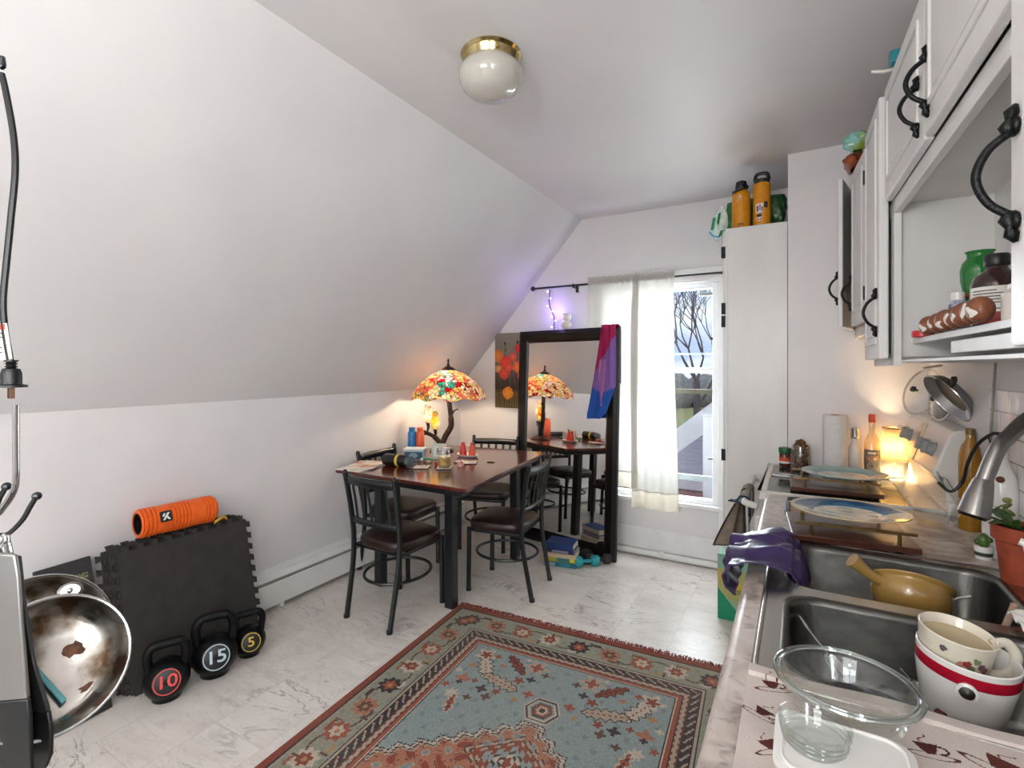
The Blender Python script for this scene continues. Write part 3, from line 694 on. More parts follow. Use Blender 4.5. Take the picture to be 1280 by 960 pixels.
def make_chair(label):
    """faces +y, local origin on the floor under the middle of the seat"""
    t = Thing('dining_chair', label, 'chair', local=True, group='black slat back dining chairs around the table')
    bm = M['blackmetal']; sh = .455
    seat = MB()
    def so(u, v): return u, v
    prof_n = 40
    def ring(r, z):
        out = []
        for i in range(prof_n):
            a = 2 * PI * i / prof_n; c, s = math.cos(a), math.sin(a); k = 1 / (abs(c) ** 4 + abs(s) ** 4) ** .25
            w = .2 - .018 * (-(s)) ; out.append(Vector((k * c * .205 * r * (1 + .06 * s), k * s * .205 * r, z)))
        return out
    rings = [ring(.96, sh - .035), ring(1., sh - .02), ring(1.0, sh + .005), ring(.96, sh + .018), ring(.8, sh + .027), ring(.4, sh + .031), ring(.02, sh + .031)]
    vs = [p for r in rings for p in r]; fs = [tuple(range(prof_n - 1, -1, -1))]
    for k in range(len(rings) - 1):
        for i in range(prof_n): fs.append((k * prof_n + i, k * prof_n + (i + 1) % prof_n, (k + 1) * prof_n + (i + 1) % prof_n, (k + 1) * prof_n + i))
    fs.append(tuple((len(rings) - 1) * prof_n + i for i in range(prof_n)))
    seat.add(vs, fs); t.part('seat', seat, paint('brown_vinyl', '#2b1a18', '#241513', .32, scale=10., bump=.08, bscale=160.) if 'brown_vinyl' not in bpy.data.materials else bpy.data.materials['brown_vinyl'], label='dark brown padded vinyl seat')
    fr = MB(); 
    fr.tube([(-.185, -.18, sh - .045), (-.185, .18, sh - .045), (.185, .18, sh - .045), (.185, -.18, sh - .045)], .012, 8, closed=True)
    t.part('seat_frame', fr, bm)
    for sx in (-1, 1):
        # rear post runs from floor to the top rail
        p = [(sx * .178, -.265, 0), (sx * .182, -.235, .16), (sx * .188, -.205, .34), (sx * .192, -.20, .50), (sx * .198, -.222, .68), (sx * .205, -.255, .865)]
        t.part('rear_post', MB().tube(spline(p, 5), .0155, 8, flat=1.05, up=(0, 1, 0)).ball(p[-1], .016, 10, 6), bm)
        t.part('front_leg', MB().tube([(sx * .185, .185, 0), (sx * .185, .18, sh - .03)], .0165, 8), bm)
        for fx, fy in ((.185, .185), (.178, -.265)): t.part('foot_cap', MB().cyl((sx * fx, fy, 0), .0175, .018, n=12), M['black'])
    def rail(z, y, h, half, bow):
        mb = MB()
        def f(u, v):
            x = -half + 2 * half * u; return (x, y - bow * (1 - (2 * u - 1) ** 2), z + h * (v - .5))
        return mb.grid(f, 16, 1)
    t.part('top_rail', rail(.825, -.243, .05, .198, .03), bm, solid=.02, offset=0., bev=.004)
    t.part('lower_rail', rail(.575, -.206, .032, .190, .022), bm, solid=.02, offset=0., bev=.003)
    for k in range(5):
        x = -.132 + .066 * k; b1 = 1 - (x / .198) ** 2
        mb = MB().add([], [])
        a0 = Vector((x, -.206 - .022 * b1, .585)); a1 = Vector((x * 1.02, -.241 - .03 * b1, .806))
        mb.tube([a0, a0.lerp(a1, .5) + Vector((0, .004, 0)), a1], .0115, 8, flat=.45, up=(0, 1, 0)); t.part('slat', mb, bm)
    # round hoop stretcher
    hp = [( .188 * math.cos(a) , .19 * math.sin(a) - .015, .235) for a in [2 * PI * i / 40 for i in range(40)]]
    t.part('hoop_stretcher', MB().tube([(x * (1.02), y * 1.12, z) for x, y, z in hp], .0095, 8, closed=True), bm)
    return t.e
ch = make_chair('black dining chair nearest the camera, its slatted back by the heater')
ch.location = (-2.165, 2.375, 0); ch.rotation_euler = (0, 0, R(-2))
copy_thing(ch, (-1.765, 2.985, 0), (0, 0, R(97)), 'black dining chair at the right side of the table, next to the mirror')
copy_thing(ch, (-2.30, 3.60, 0), (0, 0, R(196)), 'black dining chair behind the table beneath the poppy picture')
copy_thing(ch, (-2.575, 2.86, 0), (0, 0, R(-86)), 'black dining chair on the far left of the table, against the wall')

# ---------------------------------------------------------------- stained glass lamp
LP = Vector((-2.565, 3.31, TZ))
t = Thing('stained_glass_lamp', 'lit stained glass table lamp with tree trunk base on dining table', 'lamp', tuple(LP))
bark = paint('bronze_bark', '#2a211c', '#4a3a30', .45, .5, 30., bump=.7, bscale=60.)
t.part('foot', MB().lathe([(1e-4, 0), (.095, 0), (.10, .006), (.08, .02), (.05, .035), (1e-4, .045)], LP, n=28), bark)
rv = Vector((CC, SS, 0)); fvd = Vector((-SS, CC, 0))
def lp(a, z, b=0): return LP + rv * a + fvd * b + Vector((0, 0, z))
t.part('trunk', MB().tube(spline([lp(.0, .02), lp(.01, .07), lp(.035, .13), lp(.075, .20), lp(.078, .26), lp(.07, .34), lp(.062, .42), lp(.055, .52)], 6), [.03] * 6 + [.024] * 20 + [.02] * 17, 10), bark)
t.part('branch', MB().tube(spline([lp(.0, .05), lp(-.05, .11), lp(-.11, .145), lp(-.17, .165), lp(-.20, .17)], 6), [.022] * 8 + [.016] * 10 + [.011] * 7, 8), bark)
t.part('twig', MB().tube(spline([lp(.078, .29), lp(.10, .33), lp(.125, .345), lp(.135, .34)], 4), [.009] * 6 + [.006] * 7, 7), bark)
t.part('twig', MB().tube(spline([lp(-.12, .15), lp(-.155, .135), lp(-.215, .135)], 4), [.008] * 5 + [.005] * 4, 7), bark)
def leaded(name, pal, scale, lead=.045, e=0.):
    m, nt, out = newmat(name)
    co = coords(nt); v = N(nt, 'ShaderNodeTexVoronoi', Scale=scale); L(nt, co, v.inputs['Vector'])
    ve = N(nt, 'ShaderNodeTexVoronoi', Scale=scale, feature='DISTANCE_TO_EDGE'); L(nt, co, ve.inputs['Vector'])
    vb = N(nt, 'ShaderNodeTexVoronoi', Scale=scale * .26); L(nt, co, vb.inputs['Vector'])     # big patches: blossoms
    s = N(nt, 'ShaderNodeSeparateColor'); L(nt, vb.outputs['Color'], s.inputs[0]); s2 = N(nt, 'ShaderNodeSeparateColor'); L(nt, v.outputs['Color'], s2.inputs[0])
    ad = N(nt, 'ShaderNodeMath', operation='MULTIPLY_ADD'); L(nt, s2.outputs[1], ad.inputs[0]); ad.inputs[1].default_value = .22; L(nt, s.outputs[0], ad.inputs[2])
    col = ramp(nt, ad.outputs[0], [((i + .0) / len(pal), c) for i, c in enumerate(pal)], 'CONSTANT')
    le = ramp(nt, ve.outputs['Distance'], [(lead * .6, (0, 0, 0, 1)), (lead, (1, 1, 1, 1))])
    t_ = N(nt, 'ShaderNodeBsdfTranslucent'); L(nt, col, t_.inputs[0]); d = N(nt, 'ShaderNodeBsdfPrincipled', Roughness=.15); L(nt, col, d.inputs['Base Color'])
    mx = N(nt, 'ShaderNodeMixShader'); mx.inputs[0].default_value = .75; L(nt, d.outputs[0], mx.inputs[1]); L(nt, t_.outputs[0], mx.inputs[2])
    k = N(nt, 'ShaderNodeBsdfPrincipled', Roughness=.4, Metallic=.6); k.inputs['Base Color'].default_value = srgb('#171412')
    m2 = N(nt, 'ShaderNodeMixShader'); L(nt, le, m2.inputs[0]); L(nt, k.outputs[0], m2.inputs[1]); L(nt, mx.outputs[0], m2.inputs[2]); L(nt, m2.outputs[0], out.inputs[0]); return m
SG = leaded('stained_glass', ['#c9484a', '#efe3c0', '#e08a80', '#e3d69a', '#f2ecdf', '#b92a33', '#6fb7ae', '#efe2ee', '#e6c27a', '#b9c49a', '#f0e6cc'], 32., .05)
shade = lp(.055, .46)
sh_ = MB()
prof = [(.036, .215), (.09, .195), (.15, .165), (.21, .12), (.26, .065), (.295, .012), (.300, -.01)]
pr = [ (p.x, p.z) for p in spline([(a, 0, b) for a, b in prof], 5)]
nn = 72
def shf(u, v):
    i = v * (len(pr) - 1); r, z = pr[int(round(i))]; a = u * 2 * PI
    k = 1 + .03 * math.cos(a * 9) * v; z += -.012 * (1 + math.cos(a * 9 + 1.2)) * max(0, v - .85) / .15
    return shade + Vector((r * k * math.cos(a), r * k * math.sin(a), z))
sh_.grid(shf, nn, len(pr) - 1)
t.part('lamp_shade', sh_, SG, solid=.003, label='stained glass shade with red and cream blossoms')
cp = t.part('shade_cap', MB().lathe([(.008, .245), (.03, .235), (.055, .218), (.06, .208), (.05, .212), (1e-4, .215)], shade, n=28), bark)
t.part('finial', MB().lathe([(1e-4, .305), (.006, .30), (.009, .285), (.006, .268), (.012, .255), (.012, .24), (1e-4, .24)], shade, n=16), bark, cp)
bl = t.part('bulb', MB().ball(shade + Vector((.05, 0, .07)), .03).ball(shade + Vector((-.05, 0, .07)), .03), glow('lamp_bulb', '#ffdca8', 22.))
SG2 = leaded('bird_glass', ['#e8857c', '#f2ece4', '#f0e2d6', '#dcd3ea', '#e8c9b4'], 70., .05)
SG3 = leaded('parrot_glass', ['#c4372c', '#e3a93a', '#e0c65a', '#7fb08a', '#e8d79a'], 70., .05)
for a, z, g, nm in ((-.115, .30, SG2, 'white and pink glass bird'), (-.055, .245, SG3, 'red and yellow glass bird')):
    c = lp(a, z); b_ = MB().lathe([(1e-4, -.075), (.022, -.06), (.036, -.03), (.036, 0), (.028, .03), (.022, .045), (.026, .065), (.022, .085), (1e-4, .095)], c, n=20)
    o = t.part('glass_bird', b_, g, label=nm)
    t.part('tail', MB().tube([c + Vector((0, 0, -.06)), c + Vector((0, 0, -.10)) + rv * .006, c + Vector((0, 0, -.15)) + rv * -.006], [.02, .016, .006], 8, flat=.6), bark, o)
    t.part('beak', MB().lathe([(.008, 0), (1e-4, .016)], c + rv * .02 - fvd * .012 + Vector((0, 0, .068)), rv - fvd * .5 - Vector((0, 0, .5)), 8), bark, o)
    t.part('bird_bulb', MB().ball(c + Vector((0, 0, -.0)), .012), bpy.data.materials['lamp_bulb'], o)

# ---------------------------------------------------------------- things on the table
def bottle_prof(r, h, neck, sh): return [(1e-4, 0), (r * .92, 0), (r, .006), (r, h * sh), (r * .8, h * (sh + .06)), (neck, h * (sh + .12)), (neck, h * .97), (neck * .9, h), (1e-4, h)]
for (x, y, hx, lab) in ((-2.70, 3.10, '#2277b5', 'blue narrow bottle at the back of the table, left of the orange one'), (-2.645, 3.135, '#e2633a', 'orange narrow bottle beside the blue one, in front of the lamp branch')):
    t = Thing('slim_bottle', lab, 'bottle', (x, y, TZ), group='coloured slim bottles on dining table')
    t.part('body', MB().lathe([(1e-4, 0), (.031, 0), (.034, .006), (.034, .165), (.026, .182), (.020, .187), (1e-4, .187)], (x, y, TZ), n=24), plain(hx, .35))
    t.part('cap', MB().lathe([(1e-4, .185), (.024, .185), (.026, .19), (.024, .212), (1e-4, .214)], (x, y, TZ), n=20), plain(hx, .3))
# blue-and-white box
t = Thing('small_box', 'small blue and white box on table, left of the photo frame', 'box', (-2.52, 2.93, TZ), (0, 0, R(25)), local=True)
t.part('body', MB().box(-.075, .075, -.05, .05, 0, .072), plain('#a8bcc4', .4), bev=.002)
t.part('front_panel', MB().box(-.068, .068, -.0515, -.05, .008, .062), plain('#3f5d78', .4)); 
t.part('oval_label', MB().lathe([(1e-4, 0), (.02, 0), (.021, .001), (1e-4, .001)], (0, -.0525, .035), (0, -1, 0), 24, sx=1.6), plain('#8fa9b4', .5))
t.part('lid', MB().box(-.078, .078, -.053, .053, .072, .084), plain('#d9e0e0', .4), bev=.002)
# lying black bottle with yellow band
c = Vector((-2.56, 2.65, TZ + .042)); ax = Vector((1, .10, 0)).normalized()
t = Thing('insulated_bottle', 'black bottle with a yellow band lying on the table', 'bottle', (-2.45, 2.66, TZ))
t.part('body', MB().lathe([(1e-4, 0), (.036, 0), (.041, .008), (.041, .175), (.036, .19), (1e-4, .19)], c, ax, 32), M['black'])
t.part('band', MB().lathe([(.0412, .11), (.043, .112), (.043, .130), (.0412, .132)], c, ax, 32), plain('#d8bd4e', .5), label='yellow band')
t.part('lid', MB().lathe([(1e-4, .19), (.033, .19), (.034, .195), (.034, .225), (.028, .229), (.026, .222), (1e-4, .222)], c, ax, 28), paint('smoky_lid', '#4e5a5c', '#5d6a6c', .25))
# magazines
for i, (x, y, rz, hx, h0, lab) in enumerate(((-2.635, 2.50, .12, '#c9b9aa', 0, 'lower magazine under the other one at the left table corner'), (-2.645, 2.555, .38, '#e2d2c4', .006, 'open pale magazine with an orange cover on top of the other'))):
    t = Thing('magazine', lab, 'magazine', (x, y, TZ + h0), (0, 0, rz), group='magazines on the left table corner', local=True)
    t.part('pages', MB().box(-.105, .105, -.135, .135, 0, .0055), M['paper'], bev=.001)
    t.part('cover', MB().box(-.106, .106, -.136, .136, .0055, .0062), attr_free := paint('mag_cover_%d' % i, '#e8ded2', '#c9784c' if i else hx, .35, scale=9., lo=.45, hi=.62), smooth=False)
# coasters
cork = plain('#2b2522', .8)
for (x, y, rz, lab) in ((-2.265, 2.70, .5, 'square coaster in front of the blue box, left of the candle jar'), (-2.115, 2.76, .55, 'square coaster under the candle jar'), (-2.07, 3.00, .5, 'square coaster right of the candle jar, near the salt shakers')):
    t = Thing('coaster', lab, 'coaster', (x, y, TZ), (0, 0, rz), group='white topped square coasters on the dining table', local=True)
    t.part('base', MB().box(-.052, .052, -.052, .052, 0, .005), cork, bev=.001); t.part('tile', MB().box(-.05, .05, -.05, .05, .005, .009), paint('coaster_print', '#e0d6c8', '#b9a698', .4, scale=40.) if 'coaster_print' not in bpy.data.materials else bpy.data.materials['coaster_print'], bev=.001)
# candle jar
c = (-2.115, 2.76, TZ + .009)
t = Thing('candle_jar', 'glass candle jar with tan wax and label on a coaster', 'candle', c)
t.part('jar', MB().lathe([(1e-4, 0), (.040, 0), (.043, .005), (.043, .095), (.037, .105), (.037, .118), (.0345, .118), (.0345, .104), (.0405, .094), (.0405, .006), (1e-4, .005)], c, n=32), M['glass'])
t.part('wax', MB().lathe([(1e-4, .006), (.040, .006), (.040, .075), (1e-4, .074)], c, n=32), plain('#a98253', .5))
t.part('label', MB().lathe([(.0436, .02), (.0436, .07)], c, n=32), paint('candle_label', '#8a6a35', '#c0a05a', .5, scale=30.), smooth=True, label='gold and green printed label')
t.part('lid', MB().lathe([(1e-4, .118), (.039, .118), (.040, .122), (.040, .136), (.036, .139), (1e-4, .139)], c, n=32), thin_glass('lid_glass', '#f0f2f0', .12, tintmix=.35, body='#e9e6dd'))
# photo frame
t = Thing('photo_frame', 'small pale photo frame standing in front of the lamp', 'picture frame', (-2.37, 3.02, TZ), (R(-9), 0, R(20)), local=True)
fr = MB().box(-.058, -.040, -.006, .006, 0, .115).box(.040, .058, -.006, .006, 0, .115).box(-.04, .04, -.006, .006, 0, .02).box(-.04, .04, -.006, .006, .095, .115)
t.part('frame', fr, plain('#c3c6bb', .5), bev=.0015)
t.part('mat_board', MB().box(-.04, .04, -.002, .004, .02, .095), M['paper']); t.part('photo', MB().box(-.018, .018, -.003, -.002, .033, .082), paint('photo_print', '#2d3a34', '#b9b2a4', .4, scale=45.), smooth=False)
t.part('easel_back', MB().box(-.015, .015, .006, .01, 0.004, .09), M['black'])
# red salt and pepper shakers on a white tray
c = Vector((-2.235, 3.21, TZ))
t = Thing('tray', 'small white tray under the red shakers on the table', 'tray', tuple(c))
t.part('dish', MB().lathe([(1e-4, .003), (.06, .003), (.072, .012), (.077, .02), (.075, .02), (.062, .006), (1e-4, .0)], c, n=32, sx=1.25, sy=.75), M['white'])
for dx, lab in ((-.033, 'left red conical shaker on white tray'), (.033, 'right orange red conical shaker on white tray')):
    s = c + Vector((dx, dx * .4, .006)); t = Thing('shaker', lab, 'shaker', tuple(s), group='red conical shakers on the white tray')
    t.part('body', MB().lathe([(1e-4, 0), (.029, 0), (.030, .005), (.017, .085), (.013, .09), (1e-4, .09)], s, n=24), plain('#d43a30' if dx < 0 else '#d9553c', .35)); t.part('cap', MB().lathe([(.014, .088), (.014, .1), (.009, .106), (1e-4, .107)], s, n=16), plain('#b92d26', .3))
# little things: wrapped sweet, green toy, red pack
t = Thing('green_clip', 'small green and white clip beside the blue box', 'clip', (-2.385, 2.90, TZ)); t.part('body', MB().tube(spline([(-2.42, 2.89, TZ + .012), (-2.385, 2.905, TZ + .02), (-2.355, 2.925, TZ + .012)], 5), [.010] * 11, 8), plain('#3f8a5c', .4)); t.part('tip', MB().ball((-2.42, 2.885, TZ + .014), .013), M['white'])
solo('red_packet', MB().box(-2.235, -2.185, 2.80, 2.835, TZ, TZ + .028), plain('#b8402f', .4), 'small red packet left of the candle jar', 'packet', (-2.21, 2.815, TZ), bev=.004)
t = Thing('eyeglasses', 'folded red rimmed glasses left of the candle, on a coaster', 'glasses', (-2.285, 2.72, TZ + .009))
t.part('rim', MB().torus((-2.305, 2.71, TZ + .022), .02, .002, (.3, -1, .5)), plain('#6b3530', .3)); t.part('rim', MB().torus((-2.262, 2.725, TZ + .022), .02, .002, (.3, -1, .5)), plain('#6b3530', .3)); t.part('temple', MB().tube([(-2.325, 2.71, TZ + .025), (-2.30, 2.76, TZ + .012)], .002, 6).tube([(-2.242, 2.735, TZ + .025), (-2.25, 2.78, TZ + .012)], .002, 6), plain('#6b3530', .3))
solo('trinket', MB().ball((-2.06, 2.875, TZ + .016), .018, sc=(1.2, 1, .85)).torus((-2.06, 2.875, TZ + .016), .02, .006, (1, -.5, .3), 20, 6), paint('red_white_trinket', '#c9473a', '#e8ddd6', .4, scale=60.), 'small red and white ornament just right of the candle jar', 'ornament', (-2.06, 2.875, TZ))
solo('lace_cloth', MB().grid(lambda u, v: (-2.19 + u * .1 + v * .02, 2.96 + v * .07, TZ + .004 + .010 * abs(math.sin(u * 9) * math.cos(v * 7))), 16, 10), plain('#d8cdb8', .8), 'crumpled cream napkin behind the candle jar', 'napkin', (-2.14, 3.0, TZ), solid=.002)

# ---------------------------------------------------------------- mirror
ML = Vector((-2.2, 3.895, 0)); ang = math.atan2(3.717 - 3.895, -1.223 + 2.2); MW = .995; MH = 1.812
t = Thing('floor_mirror', 'tall floor mirror in a wide black frame leaning on the wall', 'mirror', tuple(ML), (R(-2.2), 0, ang), local=True)
fw_ = .105
def member(p, q, pi, qi):  # one mitred bevelled side between outer pts p,q and inner pi,qi
    mb = MB(); P = [Vector((a[0], d, a[1])) for a, d in ((p, 0), (q, 0), (qi, 0), (pi, 0))]
    o = [Vector((p[0], .0, p[1])), Vector((q[0], .0, q[1])), Vector((qi[0], .006, qi[1])), Vector((pi[0], .006, pi[1]))]
    m1 = [o[0].lerp(o[3], .3) + Vector((0, -.022, 0)), o[1].lerp(o[2], .3) + Vector((0, -.022, 0))]; m2 = [o[0].lerp(o[3], .82) + Vector((0, -.012, 0)), o[1].lerp(o[2], .82) + Vector((0, -.012, 0))]
    bk = [Vector((k.x, .024, k.z)) for k in o]
    vs = [o[0], o[1], m1[0], m1[1], m2[0], m2[1], o[3], o[2], bk[0], bk[1], bk[3], bk[2]]
    mb.add([tuple(k) for k in vs], [(0, 1, 3, 2), (2, 3, 5, 4), (4, 5, 7, 6), (0, 8, 9, 1), (6, 7, 11, 10), (8, 10, 11, 9), (0, 2, 4, 6, 10, 8), (1, 9, 11, 7, 5, 3)]); return mb
O = [(0, 0), (MW, 0), (MW, MH), (0, MH)]; I = [(fw_, fw_), (MW - fw_, fw_), (MW - fw_, MH - fw_), (fw_, MH - fw_)]
frm = MB()
for i in range(4):
    j = (i + 1) % 4; mm = member(O[i], O[j], I[i], I[j]); frm.add(mm.v, mm.f)
t.part('frame', frm, paint('espresso_frame', '#0e0a09', '#150f0d', .33, scale=12., spec=.3), smooth=False)
mm, nt, out = newmat('mirror_silver'); p = N(nt, 'ShaderNodeBsdfPrincipled', Roughness=.015, Metallic=1.); L(nt, p.outputs[0], out.inputs[0]); p.inputs['Base Color'].default_value = (.80, .78, .76, 1)
nz = N(nt, 'ShaderNodeTexNoise', Scale=2.5, Detail=4.); L(nt, coords(nt), nz.inputs['Vector']); L(nt, ramp(nt, nz.outputs[0], [(.45, (.005,) * 3 + (1,)), (.75, (.07,) * 3 + (1,))]), p.inputs['Roughness'])
t.part('mirror_glass', MB().box(fw_ - .004, MW - fw_ + .004, .006, .010, fw_ - .004, MH - fw_ + .004), mm, smooth=False)
t.part('backboard', MB().box(.02, MW - .02, .011, .02, .02, MH - .02), M['black'], smooth=False)

# flag draped over the mirror's right corner
def onm(x, d, z):
    v = Vector((x, d, z)); return ML + Euler((R(-2.2), 0, ang)).to_matrix() @ v
def flag(u, v):
    # v runs from behind the top edge, over it, and down the front
    if v < .12: k = v / .12; z = MH + .008 - (1 - k) * .45; d = .034 + .012 * (1 - k); lo, hi = .855, .985
    elif v < .18: k = (v - .12) / .06; a = k * PI; z = MH + .010 + .006 * math.sin(a); d = .034 - .068 * k; lo, hi = .855, .985
    else:
        k = (v - .18) / .82; d = -.036 - .012 * k
        lo = .865 - .125 * min(1, k * 1.05) ** 1.1; hi = .985 + .005 * k - max(0, k - .70) / .30 * .07
        bot = .735 - .01 * u - .05 * max(0, u - .75) / .25
        z = MH + .008 - k * bot
    x = lo + (hi - lo) * u
    amp = .015 if v > .12 else .003
    d += amp * (math.sin(u * 13 + v * 2.) + .5 * math.sin(u * 24 - v * 5)) - (.006 if v > .12 else -.004)
    return onm(x, d - (.004 if v > .12 else -.008), z)
fo = solo('flag', MB().grid(flag, 44, 90), attr_mat('flag_cloth', .7, amp=.15, nscale=400., trans=.15), 'pink purple and blue flag cloth draped over the mirror corner', 'flag', tuple(onm(.92, 0, MH)), solid=.0015)
def fcol(c):
    n = len(c); z = c[:, 2]; ri = Euler((0, 0, -ang)).to_matrix()
    lx = c[:, 0] * math.cos(-ang) - c[:, 1] * math.sin(-ang)
    s = z + (lx + .03) * -.9           # diagonal bands
    out = np.tile(rgb('#c22a6a'), (n, 1)); out[z < -.02] = rgb('#b0225a')
    pur = (z < -.10 - 1.7 * (.045 - lx)) | ((z < -.42) & (lx > -.075)); out[pur] = rgb('#8a63ac')
    st = (lx > -.06) & (lx < -.02) & (z < -.26) & (z > -.62); out[st] = rgb('#b377b4')
    blu = z < -.52 + .5 * np.abs(lx + .03) - .10 * (np.abs(lx + .045) < .018); out[blu] = rgb('#2457ad')
    return out
face_color(fo, fcol)

# small white bear-like figurine on the mirror (two rounded balls)
c = onm(.50, -.0, MH) + Vector((0, 0, .0))
t = Thing('figurine', 'small white two ball figurine standing on top of the mirror frame', 'figurine', tuple(c))
t.part('body', MB().ball(c + Vector((0, 0, .038)), .042, sc=(1.1, .55, .9)), M['white']); t.part('head', MB().ball(c + Vector((.008, 0, .10)), .036, sc=(1, .75, 1)), M['white'])
t.part('ear', MB().ball(c + Vector((-.02, 0, .128)), .011), M['white']); t.part('ear', MB().ball(c + Vector((.035, 0, .128)), .011), M['white'])

# poppy canvas
t = Thing('canvas_picture', 'tall canvas of red and orange poppies, partly behind the mirror', 'picture', (-2.20, YB - .004, 1.12))
px0, px1, pz0, pz1 = -2.455, -2.07, 1.12, 1.806
t.part('canvas', MB().box(px0, px1, YB - .03, YB - .002, pz0, pz1), plain('#4b3a30', .7), bev=.002)
pic = t.part('painting', MB().grid(lambda u, v: (px0 + (px1 - px0) * u, YB - .0305, pz0 + (pz1 - pz0) * v), 90, 160), attr_mat('canvas_paint', .6, amp=.2, nscale=120.), smooth=False)
def pcol(c):
    x = (c[:, 0] + 2.20 - px0 - 2.20) / (px1 - px0); x = (c[:, 0] + (-2.20) - px0) / (px1 - px0); y = (c[:, 2] + 1.12 - pz0) / (pz1 - pz0); n = len(x); W_ = (px1 - px0) / (pz1 - pz0)
    t_ = np.clip((y - .25) / .5, 0, 1)[:, None]; out = rgb('#3c2a24') * (1 - t_) + rgb('#7d756b') * t_
    tt = np.clip((y - .8) / .2, 0, 1)[:, None]; out = out * (1 - tt * .5) + rgb('#8f8a80') * tt * .5
    low = y < .22; out[low] = rgb('#5d4d2e'); out[(y < .25) & (np.sin(x * 90 + np.sin(y * 30)) > .5)] = rgb('#7c6a3c')
    out[(y < .55) & (np.abs(np.sin(x * 23 + y * 4)) < .12)] = rgb('#2b1d1a')
    for (cx, cy, bend) in ((.28, .86, .1), (.62, .87, -.05), (.25, .68, .02)):
        xx = cx + bend * (cy - y); out[(np.abs(x - xx) < .008) & (y < cy) & (y > .3)] = rgb('#2f2a22'); out[np.hypot((x - cx) * W_, (y - cy) * .6) < .014] = rgb('#221c18')
    def fl(cx, cy, r, cols, k=5, ph=0.):
        dx = (x - cx) * W_; dy = y - cy; a = np.arctan2(dy, dx); rr = np.hypot(dx, dy); lim = r * (1 + .07 * np.cos(k * a + ph) + .03 * np.cos(9 * a))
        m = rr < lim; f = (rr / r)[:, None]; c_ = rgb(cols[0]) * (1 - np.clip(f, 0, 1)) + rgb(cols[1]) * np.clip(f, 0, 1); out[m] = c_[m]
        pet = m & (np.abs(np.sin(a * k / 2 + ph)) < .12) & (rr > r * .3); out[pet] = out[pet] * .65
    fl(.09, .69, .085, ('#e08a3a', '#c9682a')); fl(.10, .52, .055, ('#d9b06a', '#c07a3a')); fl(.30, .60, .085, ('#e0463c', '#d8382e'), 5, 1); fl(.26, .46, .08, ('#e2584a', '#c8392e'), 4); fl(.38, .54, .06, ('#e8604e', '#d04436'), 5, 2)
    fl(.50, .68, .06, ('#e06a5a', '#c8483c')); fl(.66, .79, .058, ('#e0303a', '#c4202a'), 4, 1); fl(.62, .55, .075, ('#e8823a', '#d65e3a'), 5, 2); fl(.72, .44, .06, ('#e07a6a', '#c85848')); fl(.36, .20, .082, ('#efa03a', '#e0802a'), 4, 1); fl(.86, .60, .08, ('#e05a3a', '#c8402c')); fl(.85, .3, .09, ('#c8552f', '#a83a24'), 5)
    return out
face_color(pic, pcol)

# string of violet fairy lights from the rod to the mirror
rod_y = 3.915
a = Vector((-1.86, rod_y - .01, 2.155)); b = onm(.355, .03, MH + .01)
pts = spline([a, a.lerp(b, .35) + Vector((-.02, 0, 0)), a.lerp(b, .7) + Vector((.012, 0, 0)), b, b + Vector((.02, .02, -.1))], 8)
t = Thing('string_lights', 'string of violet fairy lights hanging from the curtain rod', 'string lights', tuple(a))
t.part('wire', MB().tube(pts, .0035, 6).tube([p + Vector((.005 * math.sin(i * 1.7), .004 * math.cos(i * 1.7), 0)) for i, p in enumerate(pts)], .0025, 6), M['black'])
vio = glow('violet_led', '#9a7dff', 14.)
for i, k in enumerate((1, 5, 9, 12, 15, 18, 22)):
    p = pts[k] + Vector((.016 * (1 if i % 2 else -1), -.012, -.004)); t.part('bulb', MB().ball(p, .0075, 8, 6), vio)

# books in front of the mirror
def book(lab, loc, rz, w, d, h, cov, page, spine=None):
    t = Thing('book', lab, 'book', loc, (0, 0, rz), group='stack of books in front of the mirror', local=True)
    c = MB().box(-w / 2, w / 2, -d / 2, d / 2, 0, .003).box(-w / 2, w / 2, -d / 2, d / 2, h - .003, h).box(-w / 2, w / 2, -d / 2, -d / 2 + .003, .003, h - .003)
    t.part('cover', c, plain(cov, .4), bev=.001, smooth=False); t.part('pages', MB().box(-w / 2 + .003, w / 2 - .004, -d / 2 + .003, d / 2 - .004, .003, h - .003), plain(page, .8), smooth=False)
    if spine:
        for x0, x1, hx in spine: t.part('spine_label', MB().box(x0 * w, x1 * w, -d / 2 - .0008, -d / 2, .004, h - .004), plain(hx, .5), smooth=False)
bx_, by_ = -1.578, 3.52
book('teal and blue book at the very bottom of the floor stack', (bx_ + .005, by_, 0), .20, .25, .17, .034, '#1d6a80', '#d8d2c2', [(-.48, -.15, '#8aa6b4'), (.0, .3, '#2e8c98')])
book('yellow and teal book, second from the bottom of the floor stack', (bx_ - .002, by_ + .004, .034), .20, .245, .165, .034, '#b8ab2a', '#d8d2c2', [(-.08, .32, '#2b7f7c'), (.33, .46, '#d6c832')])
book('cream spined book in the middle of the floor stack', (bx_ + .004, by_, .068), .23, .245, .175, .03, '#cdb69a', '#e5dfd2')
book('thin dark violet book beneath the blue book on top', (bx_ + .008, by_ + .006, .098), .12, .21, .16, .025, '#25244a', '#b9b2c0', [(-.3, .3, '#8f8aa6')])
book('thick navy blue book on top of the floor stack', (bx_ + .0, by_ + .008, .123), .12, .215, .155, .046, '#173a72', '#cfc6b4')
